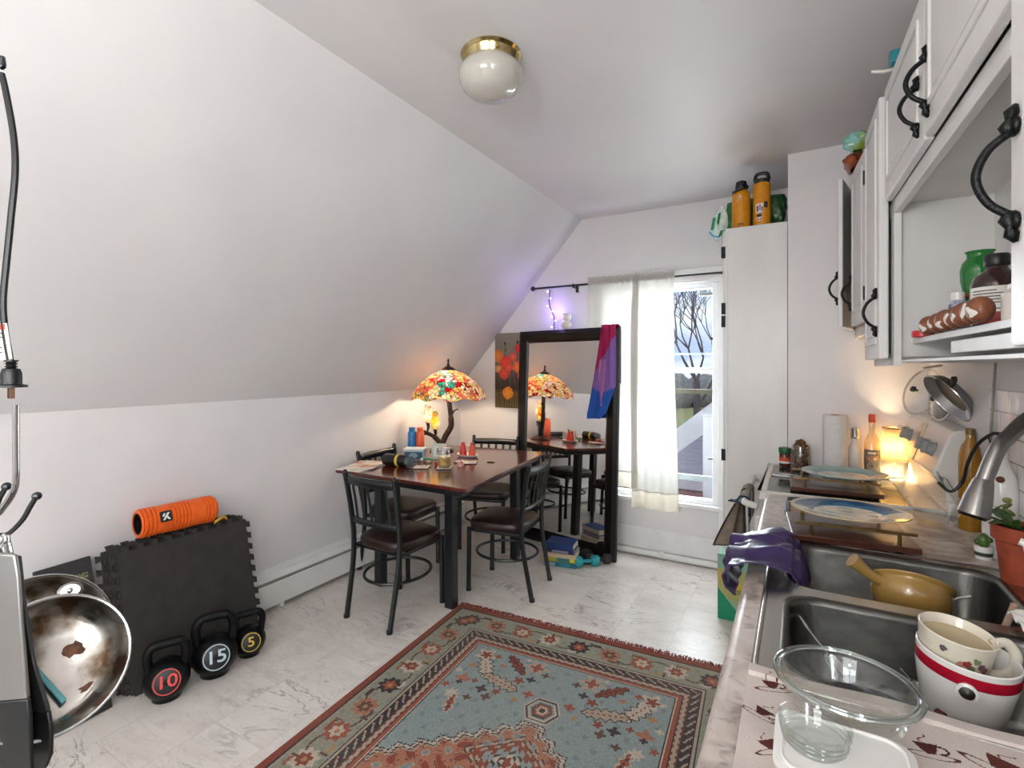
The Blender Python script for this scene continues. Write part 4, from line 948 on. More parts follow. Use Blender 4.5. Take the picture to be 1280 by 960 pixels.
# dumbbells
def dumbbell(lab, a, b, r, mat, grp):
    a, b = Vector(a), Vector(b); d = (b - a).normalized(); t = Thing('dumbbell', lab, 'dumbbell', tuple((a + b) / 2 - Vector((0, 0, r))), group=grp)
    for p, s in ((a, 1), (b, -1)): t.part('head', MB().lathe([(1e-4, -.03), (r * .75, -.03), (r, -.015), (r, .015), (r * .75, .03), (1e-4, .03)], p, d, 8), mat)
    t.part('grip', MB().tube([a, b], .013, 12), mat)
teal = paint('teal_neoprene', '#1f8b95', '#29a0a8', .6, scale=60., bump=.3)
dumbbell('teal dumbbell on the floor beside the stack of books', (-1.435, 3.50, .042), (-1.335, 3.585, .042), .042, teal, 'dumbbells by the mirror')
dumbbell('black dumbbell on the floor behind the teal one', (-1.375, 3.60, .04), (-1.27, 3.665, .04), .04, M['rubber'], 'dumbbells by the mirror')
solo('black_beanie', MB().lathe([(1e-4, .095), (.03, .09), (.055, .065), (.062, .03), (.058, 0), (1e-4, 0)], (-1.425, 3.635, .0), n=24, sx=1.1), paint('black_knit', '#0e0e10', '#1a1a1c', .95, scale=60., bump=.6), 'rounded black knit bundle between the books and the mirror', 'hat', (-1.425, 3.635, 0))

# ---------------------------------------------------------------- curtain rod and curtains
t = Thing('curtain_rod', 'thin black curtain rod over the window', 'curtain rod', (-1.2, YB, 2.18))
rz = lambda x: 2.182
t.part('rod', MB().tube([(-2.02, rod_y, 2.18), (-.47, rod_y, 2.18)], .0085, 10), M['blackmetal'])
t.part('finial', MB().ball((-2.03, rod_y, 2.18), .021), M['blackmetal'])
t.part('bracket', MB().box(-1.655, -1.64, rod_y - .012, YB - .001, 2.160, 2.17).box(-1.66, -1.635, YB - .006, YB - .001, 2.13, 2.20).tube([(-1.647, rod_y - .012, 2.166), (-1.647, rod_y - .014, 2.195)], .005, 6), M['blackmetal'])
linen = sheer('linen_voile', '#c6c3bd', .25, '#bbb8b1', 160., .03); hemm = sheer('linen_hem', '#d9d1c2', .3, '#cdc4b4', 160.)
def curtain(lab, x0, x1, zb, folds, seed, amp, taper):
    t = Thing('curtain', lab, 'curtain', ((x0 + x1) / 2, rod_y, 2.2), group='white curtains at the window')
    rs = random.Random(seed); ph = [rs.uniform(0, 6) for _ in range(4)]
    def f(u, v, z0=None):
        z = 2.215 - v * (2.215 - zb); k = min(1, v * 6)
        x = x0 + (x1 - x0) * u + taper * v * (u - .5) + .01 * math.sin(v * 4 + ph[0])
        y = rod_y - .012 - .01 * k + amp * k * (math.sin(u * folds * 2 * PI + ph[1] + .6 * math.sin(v * 2.4)) + .45 * math.sin(u * folds * 4.3 + ph[2]))
        if v < .03: y = rod_y - .0125 + .003 * math.sin(u * 70)
        return (x, y, z)
    t.part('cloth', MB().grid(lambda u, v: f(u, v * .93), 70, 70), linen)
    t.part('hem', MB().grid(lambda u, v: (lambda p: (p[0], p[1] - .0012, p[2]))(f(u, .925 + v * .075)), 70, 6), hemm, label='beige bottom hem')
    t.part('heading', MB().grid(lambda u, v: (x0 + (x1 - x0) * u, rod_y - .0135 - .002 * math.sin(u * 90), 2.165 + .065 * v + .004 * math.sin(u * 60)), 70, 3), linen)
curtain('wide left hand white curtain panel, gathered behind the mirror edge', -1.515, -1.10, .545, 2.2, 3, .016, .03)
curtain('right hand white curtain panel hanging lower, beside the bare window pane', -1.13, -.82, .40, 2.6, 5, .022, .04)
# ================================================================ TALL CABINET AND THINGS ON IT
ZC = 2.355
t = Thing('tall_cabinet', 'tall narrow white cabinet between window and kitchen corner', 'cabinet', (-.23, 3.7, 0))
t.part('body', MB().box(-.395, -.062, YP, YB - .002, 0, ZC), M['cab'], smooth=False, bev=.003)
t.part('door', MB().box(-.418, -.397, YP + .012, YB - .03, .06, ZC - .01), M['cab'], smooth=False, bev=.004)
for z in (2.21, 1.86, 1.78, .95): t.part('hinge', MB().box(-.4235, -.392, YP - .003, YP + .012, z - .035, z + .035).cyl((-.42, YP + .004, z - .035), .006, .07, n=10), M['iron'])
t.part('edge_strip', MB().box(-.400, -.388, YP - .004, YP, 0, ZC), M['trimw'], smooth=False, bev=.001)
def emblem_fig(M_, s, mat, par):
    mb = MB(); mb.M = M_
    mb.tube([(-.35 * s, -.5 * s, 0), (-.2 * s, -.1 * s, 0), (-.4 * s, .3 * s, 0), (0, .05 * s, 0), (.4 * s, .3 * s, 0), (.2 * s, -.1 * s, 0), (.35 * s, -.5 * s, 0)], .055 * s, 6); mb.torus((0, .42 * s, 0), .17 * s, .05 * s, n=16, m=6)
    return mb
def waterbottle(lab, x, y, r, h, loop, stick):
    c = Vector((x, y, ZC)); t = Thing('water_bottle', lab, 'water bottle', tuple(c), group='yellow water bottles on the tall cabinet')
    yel = paint('mustard_powdercoat', '#d98f12', '#cf8409', .45, scale=40., bump=.15, bscale=300.) if 'mustard_powdercoat' not in bpy.data.materials else bpy.data.materials['mustard_powdercoat']
    sh = h * (.80 if not stick else .86)
    if stick: pr = [(1e-4, .0), (r * .98, 0), (r, .006), (r, sh * .95), (r * .9, sh), (r * .82, sh * 1.01), (1e-4, sh * 1.01)]
    else: pr = [(1e-4, 0), (r * .98, 0), (r, .006), (r, sh * .80), (r * .93, sh * .90), (r * .6, sh), (r * .55, sh * 1.02), (1e-4, sh * 1.02)]
    t.part('body', MB().lathe(pr, c, n=40), yel)
    if stick: t.part('steel_base', MB().lathe([(r * .9, -.0), (r * 1.005, .001), (r * 1.005, .012), (r * .9, .012)], c, n=40), M['steel'])
    nr = r * (.62 if not stick else .86); z0 = sh * 1.0
    lid = MB().lathe([(1e-4, z0), (nr, z0), (nr * 1.05, z0 + .004), (nr * 1.02, z0 + (h - sh) * .55), (nr * .8, z0 + (h - sh) * .62), (1e-4, z0 + (h - sh) * .62)], c, n=28)
    lp_ = t.part('lid', lid, M['black'])
    if loop == 'flex':
        a = c + Vector((0, 0, z0 + .02)); pts = [a + Vector((math.cos(q) * nr * 1.25, math.sin(q) * nr * 1.2, (.0 if 1 else 0) + .012 * math.cos(q))) for q in [2 * PI * i / 28 for i in range(28)]]
        t.part('carry_loop', MB().tube([p + Vector((-.004, -.012, -.016 - .012 * ((p.y - c.y) / nr < 0) * 1)) for p in pts], .008, 8, closed=True), M['black'], lp_)
        t.part('top_grip', MB().lathe([(1e-4, z0 + .065), (nr * .8, z0 + .055), (nr * .95, z0 + .03), (nr * .9, z0 + .02), (1e-4, z0 + .02)], c, n=16, sx=1.1, sy=.5), M['black'], lp_)
    else:
        zz = z0 + (h - sh) * .5; w = nr * .92
        t.part('carry_loop', MB().tube(spline([c + Vector((-w, 0, zz)), c + Vector((-w * .85, 0, zz + .03)), c + Vector((-w * .5, 0, zz + .042)), c + Vector((w * .5, 0, zz + .042)), c + Vector((w * .85, 0, zz + .03)), c + Vector((w, 0, zz))], 5), .011, 8), M['black'], lp_)
    f = Vector((-x, -y, 0)).normalized(); rt = Vector((0, 0, 1)).cross(f).normalized()
    def on(ax_, z, o=.0006):   # frame on the curved side: ax_ = shift to the side as an angle
        d = (Matrix.Rotation(ax_, 3, 'Z') @ f); return Matrix.Translation(c + d * (r + o) + Vector((0, 0, z))) @ Matrix((Vector((0, 0, 1)).cross(d), Vector((0, 0, 1)), d)).transposed().to_4x4()
    def patch(ax0, ax1, z0_, z1_, mat, nm, par=None, o=.0007):
        mb = MB().grid(lambda u, v: (lambda d: c + d * (r + o) + Vector((0, 0, z0_ + (z1_ - z0_) * v)))(Matrix.Rotation(ax0 + (ax1 - ax0) * u, 3, 'Z') @ f), 8, 1)
        return t.part(nm, mb, mat, par)
    if not stick:
        t.part('emblem', emblem_fig(on(-.15, h * .60), .034, None, None), M['paper'], label='white stick figure emblem')
        dk = plain('#3a2a12', .5)
        e = patch(-.45, .25, .026, .032, dk, 'engraving'); patch(-.1, .0, .014, .028, dk, 'engraving'); patch(.15, .32, .018, .022, dk, 'engraving'); patch(-.4, -.25, .012, .020, dk, 'engraving')
    else:
        s1 = patch(-.75, .15, .085, .14, plain('#e8dede', .5), 'sticker'); patch(-.62, -.40, .092, .128, plain('#4a4650', .5), 'sticker_print', s1, .0013); patch(-.35, -.10, .097, .134, plain('#b77d8c', .5), 'sticker_print', s1, .0013); patch(-.05, .10, .09, .12, plain('#3c4250', .5), 'sticker_print', s1, .0013)
        patch(.25, .70, .112, .15, plain('#26303a', .5), 'sticker')
        s2 = patch(-.6, .0, .035, .078, plain('#d9d2d0', .5), 'sticker'); patch(-.58, -.02, .058, .076, M['black'], 'sticker_print', s2, .0013); patch(-.5, -.3, .038, .05, plain('#b83a3a', .5), 'sticker_print', s2, .0013); patch(-.22, -.05, .038, .05, plain('#b83a3a', .5), 'sticker_print', s2, .0013)
waterbottle('left yellow water bottle with narrow neck and white emblem on tall cabinet', -.320, 3.46, .053, .315, 'flex', False)
waterbottle('right yellow water bottle covered in stickers on tall cabinet', -.203, 3.46, .049, .315, 'fixed', True)
def bag(lab, c, d, mat, seed, extra=None, name='snack_bag', cat='bag', group=None):
    """crumpled pillow bag, d = half sizes"""
    rs = random.Random(seed); P = [rs.uniform(0, 6) for _ in range(6)]
    mb = MB(); n, m = 26, 20; vs = []
    def f(u, v):
        a = u * 2 * PI; b = v; w = math.sin(PI * min(max(v, .02), .98)) ** .35
        k = 1 + .12 * math.sin(3 * a + P[0] + 4 * v) + .08 * math.sin(7 * a + P[1] + 9 * v) + .05 * math.sin(13 * a + P[2] - 14 * v)
        x = d[0] * math.cos(a) * k * (w if v < .5 else (.55 + .45 * w)); y = d[1] * math.sin(a) * k * w
        return (x, y, (v * 2) * d[2])
    mb.grid(f, n, m); mb.v = [(p[0] + c[0], p[1] + c[1], p[2] + c[2]) for p in mb.v]
    t = Thing(name, lab, cat, c, group=group); o = t.part('pouch', mb, mat); 
    if extra: extra(t, o)
    return t
grn = paint('green_foil', '#16782c', '#0f5a24', .3, scale=18., coat=.3); dgrn = paint('dark_green_foil', '#123f20', '#3a5a34', .35, scale=22.)
def prt(t, o):
    t.part('print', MB().grid(lambda u, v: (-.425 + .05 * u, 3.452 - .028 * math.sin(u * 2.2), ZC + .09 + .05 * v), 6, 3), paint('bag_print', '#e6ecec', '#2a8a4a', .4, scale=90.), o)
bag('bright green shiny snack bag left of the yellow bottles on the cabinet', (-.358, 3.55, ZC), (.062, .045, .105), grn, 2)
bag('dark green snack bag right of the yellow bottles on the cabinet', (-.13, 3.53, ZC), (.058, .05, .105), dgrn, 5)
bag('green bag standing behind the two yellow bottles', (-.25, 3.60, ZC), (.07, .04, .115), paint('mid_green', '#1d6b31', '#12481f', .35, scale=20.), 8)
clear = paint('printed_film', '#dfe9e4', '#b9cfc4', .2, scale=30., coat=.3)
def leaves(t, o):
    for (a, b, z0, z1, hx) in ((-.452, -.437, ZC + .03, ZC + .10, '#1f8a45'), (-.485, -.468, ZC - .0, ZC + .075, '#3f9a78'), (-.44, -.425, ZC - .045, ZC - .01, '#1c7a3a')):
        t.part('leaf_print', MB().grid(lambda u, v: (a + (b - a) * u + .012 * v, 3.357 + .004 * math.sin(u * 6), z0 + (z1 - z0) * v), 4, 6), plain(hx, .4), o)
    t.part('blue_edge', MB().tube(spline([(-.492, 3.36, ZC - .01), (-.47, 3.352, ZC - .04), (-.435, 3.355, ZC - .05)], 5), .005, 6), plain('#4aa5d0', .4), o)
def filmbag():
    P = [1.2, 3.4, 5.]
    mb = MB()
    def f(u, v):
        a = u * 2 * PI; k = 1 + .10 * math.sin(3 * a + v * 5) + .06 * math.sin(8 * a + v * 9); w = math.sin(PI * min(max(v, .03), .97)) ** .5
        return (-.452 + .045 * math.cos(a) * k * w + .03 * v, 3.40 + .042 * math.sin(a) * k * w, ZC - .062 + .21 * v)
    mb.grid(f, 26, 18); t = Thing('film_bag', 'clear white plastic bag with green leaf print slumped over the cabinet edge', 'bag', (-.45, 3.4, ZC)); o = t.part('pouch', mb, clear); leaves(t, o)
filmbag()

# ================================================================ UPPER CABINETS
FX = .286          # face frame plane
def door_panel(t, name, W, H, T, hinge_loc, rz, mirror=False, panel=True, parent=None, label=None):
    """a door in its own frame: runs along +y' from the hinge, outside towards -x'. returns (object, matrix)"""
    Mx = Matrix.Translation(hinge_loc) @ Matrix.Rotation(rz, 4, 'Z'); s = -1 if mirror else 1
    mb = MB(); mb.M = Mx
    def b(y0, y1, x0, x1, z0, z1): mb.box(x0, x1, min(s * y0, s * y1), max(s * y0, s * y1), z0, z1)
    b(0, W, -T, 0, 0, H)
    o = t.part(name, mb, M['cab'], parent, bev=.006, smooth=False, label=label)
    if panel:
        p = MB(); p.M = Mx
        for (y0, y1, z0, z1) in ((.055, W - .055, .055, .068), (.055, W - .055, H - .068, H - .055), (.055, .068, .068, H - .068), (W - .068, W - .055, .068, H - .068)): p.box(-T - .006, -T + .001, min(s * y0, s * y1), max(s * y0, s * y1), z0, z1)
        p.box(-T - .003, -T + .001, min(s * .085, s * (W - .085)), max(s * .085, s * (W - .085)), .085, H - .085)
        t.part('moulding', p, M['cab'], o, bev=.003, smooth=False)
    return o, Mx, s
def pull(t, par, Mx, s, y, z0, z1, T, big=1.):
    mb = MB(); mb.M = Mx; x = -T; h = z1 - z0
    for a, sg in ((z0, 1), (z1, -1)):
        mb.lathe([(1e-4, 0), (.012 * big, .001), (.014 * big, .004), (.010 * big, .008), (1e-4, .010)], (x, s * y, a), (-1, 0, 0), 14, sx=1., sy=1.)
        mb.tube([(x - .002, s * y, a - sg * .028 * big), (x - .006, s * y, a - sg * .018 * big), (x - .008, s * y, a - sg * .008), (x - .010, s * y, a), (x - .008, s * y, a + sg * .012)], [.003 * big, .009 * big, .005 * big, .010 * big, .006 * big], 8)
    mb.tube(spline([(x - .006, s * y, z0 + .006), (x - .030 * big, s * y, z0 + h * .22), (x - .042 * big, s * y, z0 + h * .5), (x - .030 * big, s * y, z0 + h * .78), (x - .006, s * y, z1 - .006)], 6), .0055 * big, 8)
    return t.part('handle', mb, M['iron'], par, label='black wrought iron pull', ang=85)
def hinges(t, par, Mx, s, zs, T):
    for z in zs:
        mb = MB(); mb.M = Mx; mb.box(-T - .003, -T + .001, min(s * .0, s * .018), max(s * .0, s * .018), z - .028, z + .028); mb.cyl((-T - .001, s * -.003, z - .03), .005, .06, n=8); t.part('hinge', mb, M['iron'], par)

# 1: short cabinet over the stove
t = Thing('wall_cabinet', 'white wall cabinet over the stove, its two doors ajar', 'cabinet', (.43, 2.98, 1.68))
z0, z1 = 1.67, 2.47; ya, yb = 2.64, YP - .004
t.part('body', MB().box(.29, XR - .002, ya, ya + .018, z0, z1).box(.29, XR - .002, yb - .018, yb, z0, z1).box(.29, XR - .002, ya, yb, z0, z0 + .02).box(.29, XR - .002, ya, yb, z1 - .02, z1).box(XR - .012, XR - .002, ya, yb, z0, z1), M['cab'], smooth=False)
t.part('face_frame', MB().box(.268, .29, ya, yb, z0 - .012, z0 + .04).box(.268, .29, ya, yb, z1 - .04, z1).box(.268, .29, ya, ya + .035, z0, z1).box(.268, .29, yb - .035, yb, z0, z1), M['cab'], smooth=False, bev=.002)
o, Mx, s = door_panel(t, 'door', .345, z1 - z0 - .05, .022, (.266, ya + .012, z0 + .028), R(4)); hinges(t, o, Mx, s, (.12, .62), .022); pull(t, o, Mx, s, .315, .10, .22, .022)
o, Mx, s = door_panel(t, 'door', .345, z1 - z0 - .05, .022, (.266, yb - .010, z0 + .028), R(-13), True); pull(t, o, Mx, s, .32, .14, .26, .022)
solo('stacked_box', MB().box(.31, XR - .06, 2.72, 3.25, z0 + .02, z0 + .30), paint('brown_carton', '#8a6b46', '#6f5436', .8, scale=12.), 'brown carton glimpsed through the gap of the stove cabinet doors', 'box', (.43, 2.98, z0 + .02), bev=.003)

# 2: cabinet over the counter, closed door, and the big open one over the sink
z0, z1 = 1.515, 2.50; ya, yb = .42, 2.63; yd = 2.235; yo = .96
t = Thing('wall_cabinet', 'long white wall cabinet over the sink with an open shelf bay', 'cabinet', (.29, 2.235, 1.51), (0, 0, R(1.6)))
XRW = XR; XR = .553
b = MB()
for y in (yd, yd + .40 - .018, yo - .018, ya): b.box(.29, XR - .002, y, y + .018, z0, z1)
b.box(.29, XR - .002, ya, yb, z1 - .02, z1).box(.29, XR - .002, ya, yb, 2.075, 2.095).box(XR - .012, XR - .002, ya, yb, z0, z1).box(.29, XR - .002, yd, yb, z0, z0 + .02).box(.29, XR - .002, yo - .018, yd, z0, z0 + .008)
t.part('body', b, M['cab'], smooth=False)
t.part('face_frame', MB().box(.268, .29, yd - .03, yd + .03, z0 - .012, z1).box(.268, .29, ya, yb, 2.04, 2.09).box(.268, .29, ya, yb, z1 - .03, z1).box(.268, .29, yb - .03, yb, z0 - .012, z1).box(.268, .29, yd, yb, z0 - .012, z0 + .03).box(.268, .29, yo - .03, yo + .008, z0 - .012, z1).box(.268, .29, ya, ya + .04, z0 - .012, z1), M['cab'], smooth=False, bev=.002)
o, Mx, s = door_panel(t, 'door', .375, z1 - z0 - .035, .03, (.262, yb - .012, z0 + .012), R(-.5), True); pull(t, o, Mx, s, .335, .11, .235, .03)
# two upper doors
o, Mx, s = door_panel(t, 'door', .56, z1 - 2.09 - .01, .024, (.266, 2.215, 2.085), R(0), True); pull(t, o, Mx, s, .505, .055, .165, .024)
o, Mx, s = door_panel(t, 'door', .66, z1 - 2.09 - .01, .024, (.262, .975, 2.085), R(0)); pull(t, o, Mx, s, .61, .06, .18, .024, 1.1)
# the closed lower door of the nearest bay
o, Mx, s = door_panel(t, 'door', .425, .52, .024, (.199, .452, 1.525), R(0)); pull(t, o, Mx, s, .398, .155, .272, .024, .95)
# shelf bay
shz = 1.597
t.part('shelf', MB().box(.325, XR - .012, yo, yd - .002, shz - .018, shz), M['cab'], smooth=False, bev=.002)
t.part('shelf_cleat', MB().box(.315, .335, yo, 1.74, shz - .062, shz - .03), M['cab'], smooth=False, bev=.002)
t.part('stay', MB().tube([(.40, 1.60, 1.86), (.43, 1.38, 1.70)], .006, 8), plain('#b9b7b4', .4), label='grey metal stay'); XR = XRW; t.e.location.x += .02

# things in the bay
def egg(i, x, y, lab):
    t = Thing('egg', lab, 'egg', (x, y, shz + .001), group='brown eggs in a row on the open shelf', rot=(0, 0, 0))
    c = Vector((x, y, shz + .031)); t.part('shell', MB().ball(c, .026, 20, 14, (1, 1.15, 1.15)), paint('brown_shell', '#8a5236', '#6f3d27', .4, scale=30., bump=.05) if 'brown_shell' not in bpy.data.materials else bpy.data.materials['brown_shell'])
    rs = random.Random(i)
    mb = MB(); a0 = 3.3 + rs.random() * .5; w0 = .45 + .35 * rs.random(); l0 = -.9 + .5 * rs.random(); h0_ = .7 + .6 * rs.random()
    def wp(u, v):
        th_ = l0 + v * h0_; q_ = a0 + (u - .5) * w0 * (.35 + .65 * math.sin(PI * min(max(v, .05), .95))) + .25 * math.sin(v * 5 + i)
        return c + Vector((.0264 * math.cos(q_) * math.cos(th_), .0264 * 1.15 * math.sin(q_) * math.cos(th_), .0264 * 1.15 * math.sin(th_)))
    mb.grid(wp, 8, 8)
    t.part('white_patch', mb, M['paper'], label='torn white paper patch')
names = ['farthest', 'second farthest', 'third farthest', 'middle', 'third nearest', 'second nearest', 'nearest']
for i in range(7): egg(i, .352 + .003 * (i % 2), 2.02 - i * .118 * (1 - .045 * i) , names[i] + ' brown egg of the row along the open cabinet shelf')
solo('red_tin', MB().cyl((.355, 2.13, shz), .03, .022, n=24, bev=.003), plain('#c9282e', .3), 'flat red tin at the far end of the open shelf', 'tin', (.355, 2.13, shz))
t = Thing('green_vase', 'green glass vase bottle with a rust ribbon on the open shelf', 'vase', (.475, 2.03, shz))
gg = thin_glass('green_glass', '#3fae5a', .10, tintmix=.55, body='#1d8a34')
t.part('body', MB().lathe([(1e-4, 0), (.040, 0), (.044, .01), (.045, .06), (.040, .10), (.040, .13), (.046, .165), (.047, .195), (.042, .218), (.031, .232), (.031, .245), (.036, .252), (.034, .252), (.029, .244), (1e-4, .236)], (.475, 2.03, shz), n=32), gg)
rb = paint('rust_ribbon', '#8a4a1e', '#6b3614', .6, scale=30.)
t.part('ribbon', MB().torus((.475, 2.03, shz + .115), .047, .006, n=28).tube([(.43, 2.0, shz + .115), (.415, 1.985, shz + .105), (.405, 1.985, shz + .085)], .004, 6).ball((.432, 2.0, shz + .117), .013, sc=(1.4, 1, .6)), rb)
t = Thing('medicine_bottle', 'dark brown bottle with black cap and white label on the open shelf', 'bottle', (.455, 1.80, shz))
t.part('body', MB().lathe([(1e-4, 0), (.05, 0), (.054, .006), (.054, .12), (.047, .142), (.026, .158), (.022, .165), (.022, .178), (1e-4, .178)], (.455, 1.80, shz), n=36), paint('amber_glass', '#2a1512', '#351c16', .08, coat=.5))
t.part('cap', MB().lathe([(1e-4, .17), (.025, .17), (.0265, .173), (.0265, .198), (.024, .201), (1e-4, .201)], (.455, 1.80, shz), n=28), M['black'])
def lab_patch(cx, cy, z0, z1, r, a0, a1): return MB().grid(lambda u, v: (cx + r * math.cos(a0 + (a1 - a0) * u), cy + r * math.sin(a0 + (a1 - a0) * u), z0 + (z1 - z0) * v), 20, 1)
fa = math.atan2(-1.80, -.455)
l = t.part('label', lab_patch(.455, 1.80, shz + .045, shz + .112, .0548, fa - 1.2, fa + 1.2), M['paper'], label='white printed label')
t.part('label_band', lab_patch(.455, 1.80, shz + .015, shz + .045, .0548, fa - 1.2, fa + 1.2), plain('#a5382e', .5), l, label='red band of the label')
for z, a1 in ((.10, .5), (.092, .9), (.084, .95), (.076, .9), (.068, .92), (.060, .3), (.052, .7)):
    t.part('print_line', lab_patch(.455, 1.80, shz + z, shz + z + .0028, .0553, fa - 1.0, fa - 1.0 + a1 * 2), plain('#5a5656', .6), l)
t = Thing('pill_bottle', 'small blue and white bottle between the green vase and brown bottle', 'bottle', (.405, 1.94, shz))
t.part('body', MB().lathe([(1e-4, 0), (.021, 0), (.022, .003), (.022, .085), (.016, .098), (1e-4, .1)], (.405, 1.94, shz), n=24), paint('blue_white_label', '#dfe3ea', '#33407c', .35, scale=40.)); t.part('cap', MB().cyl((.405, 1.94, shz + .098), .016, .022, n=20), M['white'])
t = Thing('small_jar', 'small clear glass jar at the far end of the open shelf', 'jar', (.42, 2.16, shz)); t.part('jar', MB().lathe([(1e-4, 0), (.033, 0), (.035, .004), (.035, .055), (.03, .06), (.028, .06), (.032, .053), (.032, .005), (1e-4, .004)], (.42, 2.16, shz), n=28), M['glass']); t.part('rim', MB().torus((.42, 2.16, shz + .06), .029, .003), M['glass'])
for (x, y, r, h, hx, lab) in ((.405, 1.44, .034, .075, '#d9d2cc', 'white topped jar behind the nearest eggs on the shelf'), (.50, 1.50, .034, .15, '#cfc8c2', 'pale bottle next to the brown bottle, half hidden by the open door')):
    t = Thing('pale_jar', lab, 'jar', (x, y, shz)); t.part('body', MB().lathe([(1e-4, 0), (r * .95, 0), (r, .005), (r, h * .75), (r * .7, h * .88), (1e-4, h * .88)], (x, y, shz), n=24), plain(hx, .3)); t.part('cap', MB().cyl((x, y, shz + h * .86), r * .72, h * .16, n=20, bev=.002), M['white'])

# things on top of the cabinets
zt = 2.505
bag('teal and olive plastic bag sticking out above the wall cabinets', (.225, 2.74, 2.472), (.05, .06, .04), paint('teal_film', '#7cc4c9', '#8a9a2a', .15, scale=16., coat=.5, stretch=(1, 1, 1)), 11, name='plastic_bag')
bag('orange brown bag behind the teal bag on the stove cabinet', (.235, 3.0, 2.472), (.045, .12, .035), paint('orange_brown_film', '#a4512a', '#7d3a1d', .3, scale=20.), 13, name='plastic_bag')
t = Thing('white_peg', 'white clip sticking out over the top of the cabinet doors', 'clip', (.25, 2.1, zt)); t.part('body', MB().tube([(.30, 2.13, zt + .004), (.25, 2.13, zt + .006), (.215, 2.13, zt + .016)], [.006, .009, .006], 8, flat=.6), M['paper']); t.part('teal_end', MB().box(.26, .30, 2.06, 2.10, zt, zt + .04), plain('#1f7f8a', .4), bev=.004)
t = Thing('ceramic_figure', 'small cream and brown figure on the cabinet top at the frame edge', 'figurine', (.275, 1.62, zt)); t.part('body', MB().lathe([(1e-4, 0), (.03, 0), (.035, .03), (.02, .06), (.024, .08), (1e-4, .1)], (.275, 1.62, zt), n=16), paint('figure_glaze', '#d8cdb8', '#8a5a3a', .4, scale=40.)); t.part('base', MB().cyl((.275, 1.62, zt), .036, .008), M['cream'])
# under-cabinet cable and wall cable
solo('wall_cable', MB().tube(spline([(XR - .012, 2.28, 1.51), (XR - .012, 2.30, 1.42), (XR - .013, 2.31, 1.34), (XR - .012, 2.33, 1.27), (XR - .012, 2.34, 1.15)], 6), .004, 8), plain('#8d8880', .5), 'grey cable running down the wall from the cabinet', 'cable', (XR - .012, 2.3, 1.3))
solo('cabinet_cable', MB().tube(spline([(.42, 2.22, 1.503), (.40, 2.35, 1.495), (.43, 2.5, 1.495), (.48, 2.58, 1.503)], 6), .004, 8), plain('#b5aea2', .5), 'pale cable looped under the wall cabinet', 'cable', (.42, 2.4, 1.5))
# ================================================================ COUNTER, SINK, STOVE
CT = .91; CX0 = -.135
def lam_mat():
    m, nt, out = newmat('marbled_laminate'); p = N(nt, 'ShaderNodeBsdfPrincipled', Roughness=.28); L(nt, p.outputs[0], out.inputs[0])
    co = coords(nt); n1 = N(nt, 'ShaderNodeTexNoise', Scale=7., Detail=6., Distortion=1.2); L(nt, co, n1.inputs['Vector'])
    n2 = N(nt, 'ShaderNodeTexNoise', Scale=26., Detail=5., Distortion=.8); L(nt, co, n2.inputs['Vector'])
    a = ramp(nt, n1.outputs[0], [(.32, '#8d7f78'), (.48, '#bdb1a8'), (.62, '#cdc3bb')]); b = ramp(nt, n2.outputs[0], [(.36, '#7c706b'), (.46, '#ffffff')])
    L(nt, mix_rgb(nt, .45, a, b, 'MULTIPLY'), p.inputs['Base Color']); return m
M['lam'] = lam_mat()
SX0, SX1, SY0, SY1 = -.085, .53, 1.045, 1.955     # sink flange
YS = 2.60                                           # counter ends at the stove
t = Thing('kitchen_counter', 'long marbled laminate worktop with rounded front edge holding the sink', 'counter', (.2, 1.2, CT - .04))
w = MB(); e = .03
w.box(CX0 + .02, XR - .004, -.2, SY0 + e, CT - .038, CT).box(CX0 + .02, XR - .004, SY1 - e, YS, CT - .038, CT).box(CX0 + .02, SX0 + .025, SY0 + e, SY1 - e, CT - .038, CT).box(SX1 - .02, XR - .004, SY0 + e, SY1 - e, CT - .038, CT)
t.part('worktop', w, M['lam'], smooth=False)
nose = [(.021, .0), (.010, .0), (.003, -.004), (0, -.012), (0, -.032), (.004, -.038), (.021, -.038)]
nm = MB().prism([(CX0 + x, CT + z) for x, z in nose], -YS, .2, Matrix.Rotation(R(90), 4, 'X')); t.part('front_edge', nm, M['lam'], ang=50)
t.part('upstand', MB().box(XR - .02, XR - .003, -.2, YS, CT, CT + .02), M['lam'], bev=.003)
t = Thing('base_cabinet', 'white base cabinets under the sink worktop', 'cabinet', (.2, 1.2, 0))
bc = MB().box(-.085, -.067, -.2, YS, .10, CT - .04).box(-.085, XR - .004, YS - .02, YS, .0, CT - .04).box(-.085, XR - .004, -.2, -.18, 0, CT - .04).box(-.03, -.012, -.2, YS, 0, .10).box(-.067, XR - .004, -.18, YS - .02, .10, .118)
t.part('carcass', bc, M['cab'], smooth=False)
for y in (-.17, .30, .77, 1.24, 1.71, 2.18):
    o = t.part('door', MB().box(-.105, -.086, y, y + .40, .13, .84), M['cab'], smooth=False, bev=.004); t.part('handle', MB().tube(spline([(-.105, y + .35, .68), (-.13, y + .35, .70), (-.13, y + .35, .76), (-.105, y + .35, .78)], 5), .005, 8), M['iron'], o)

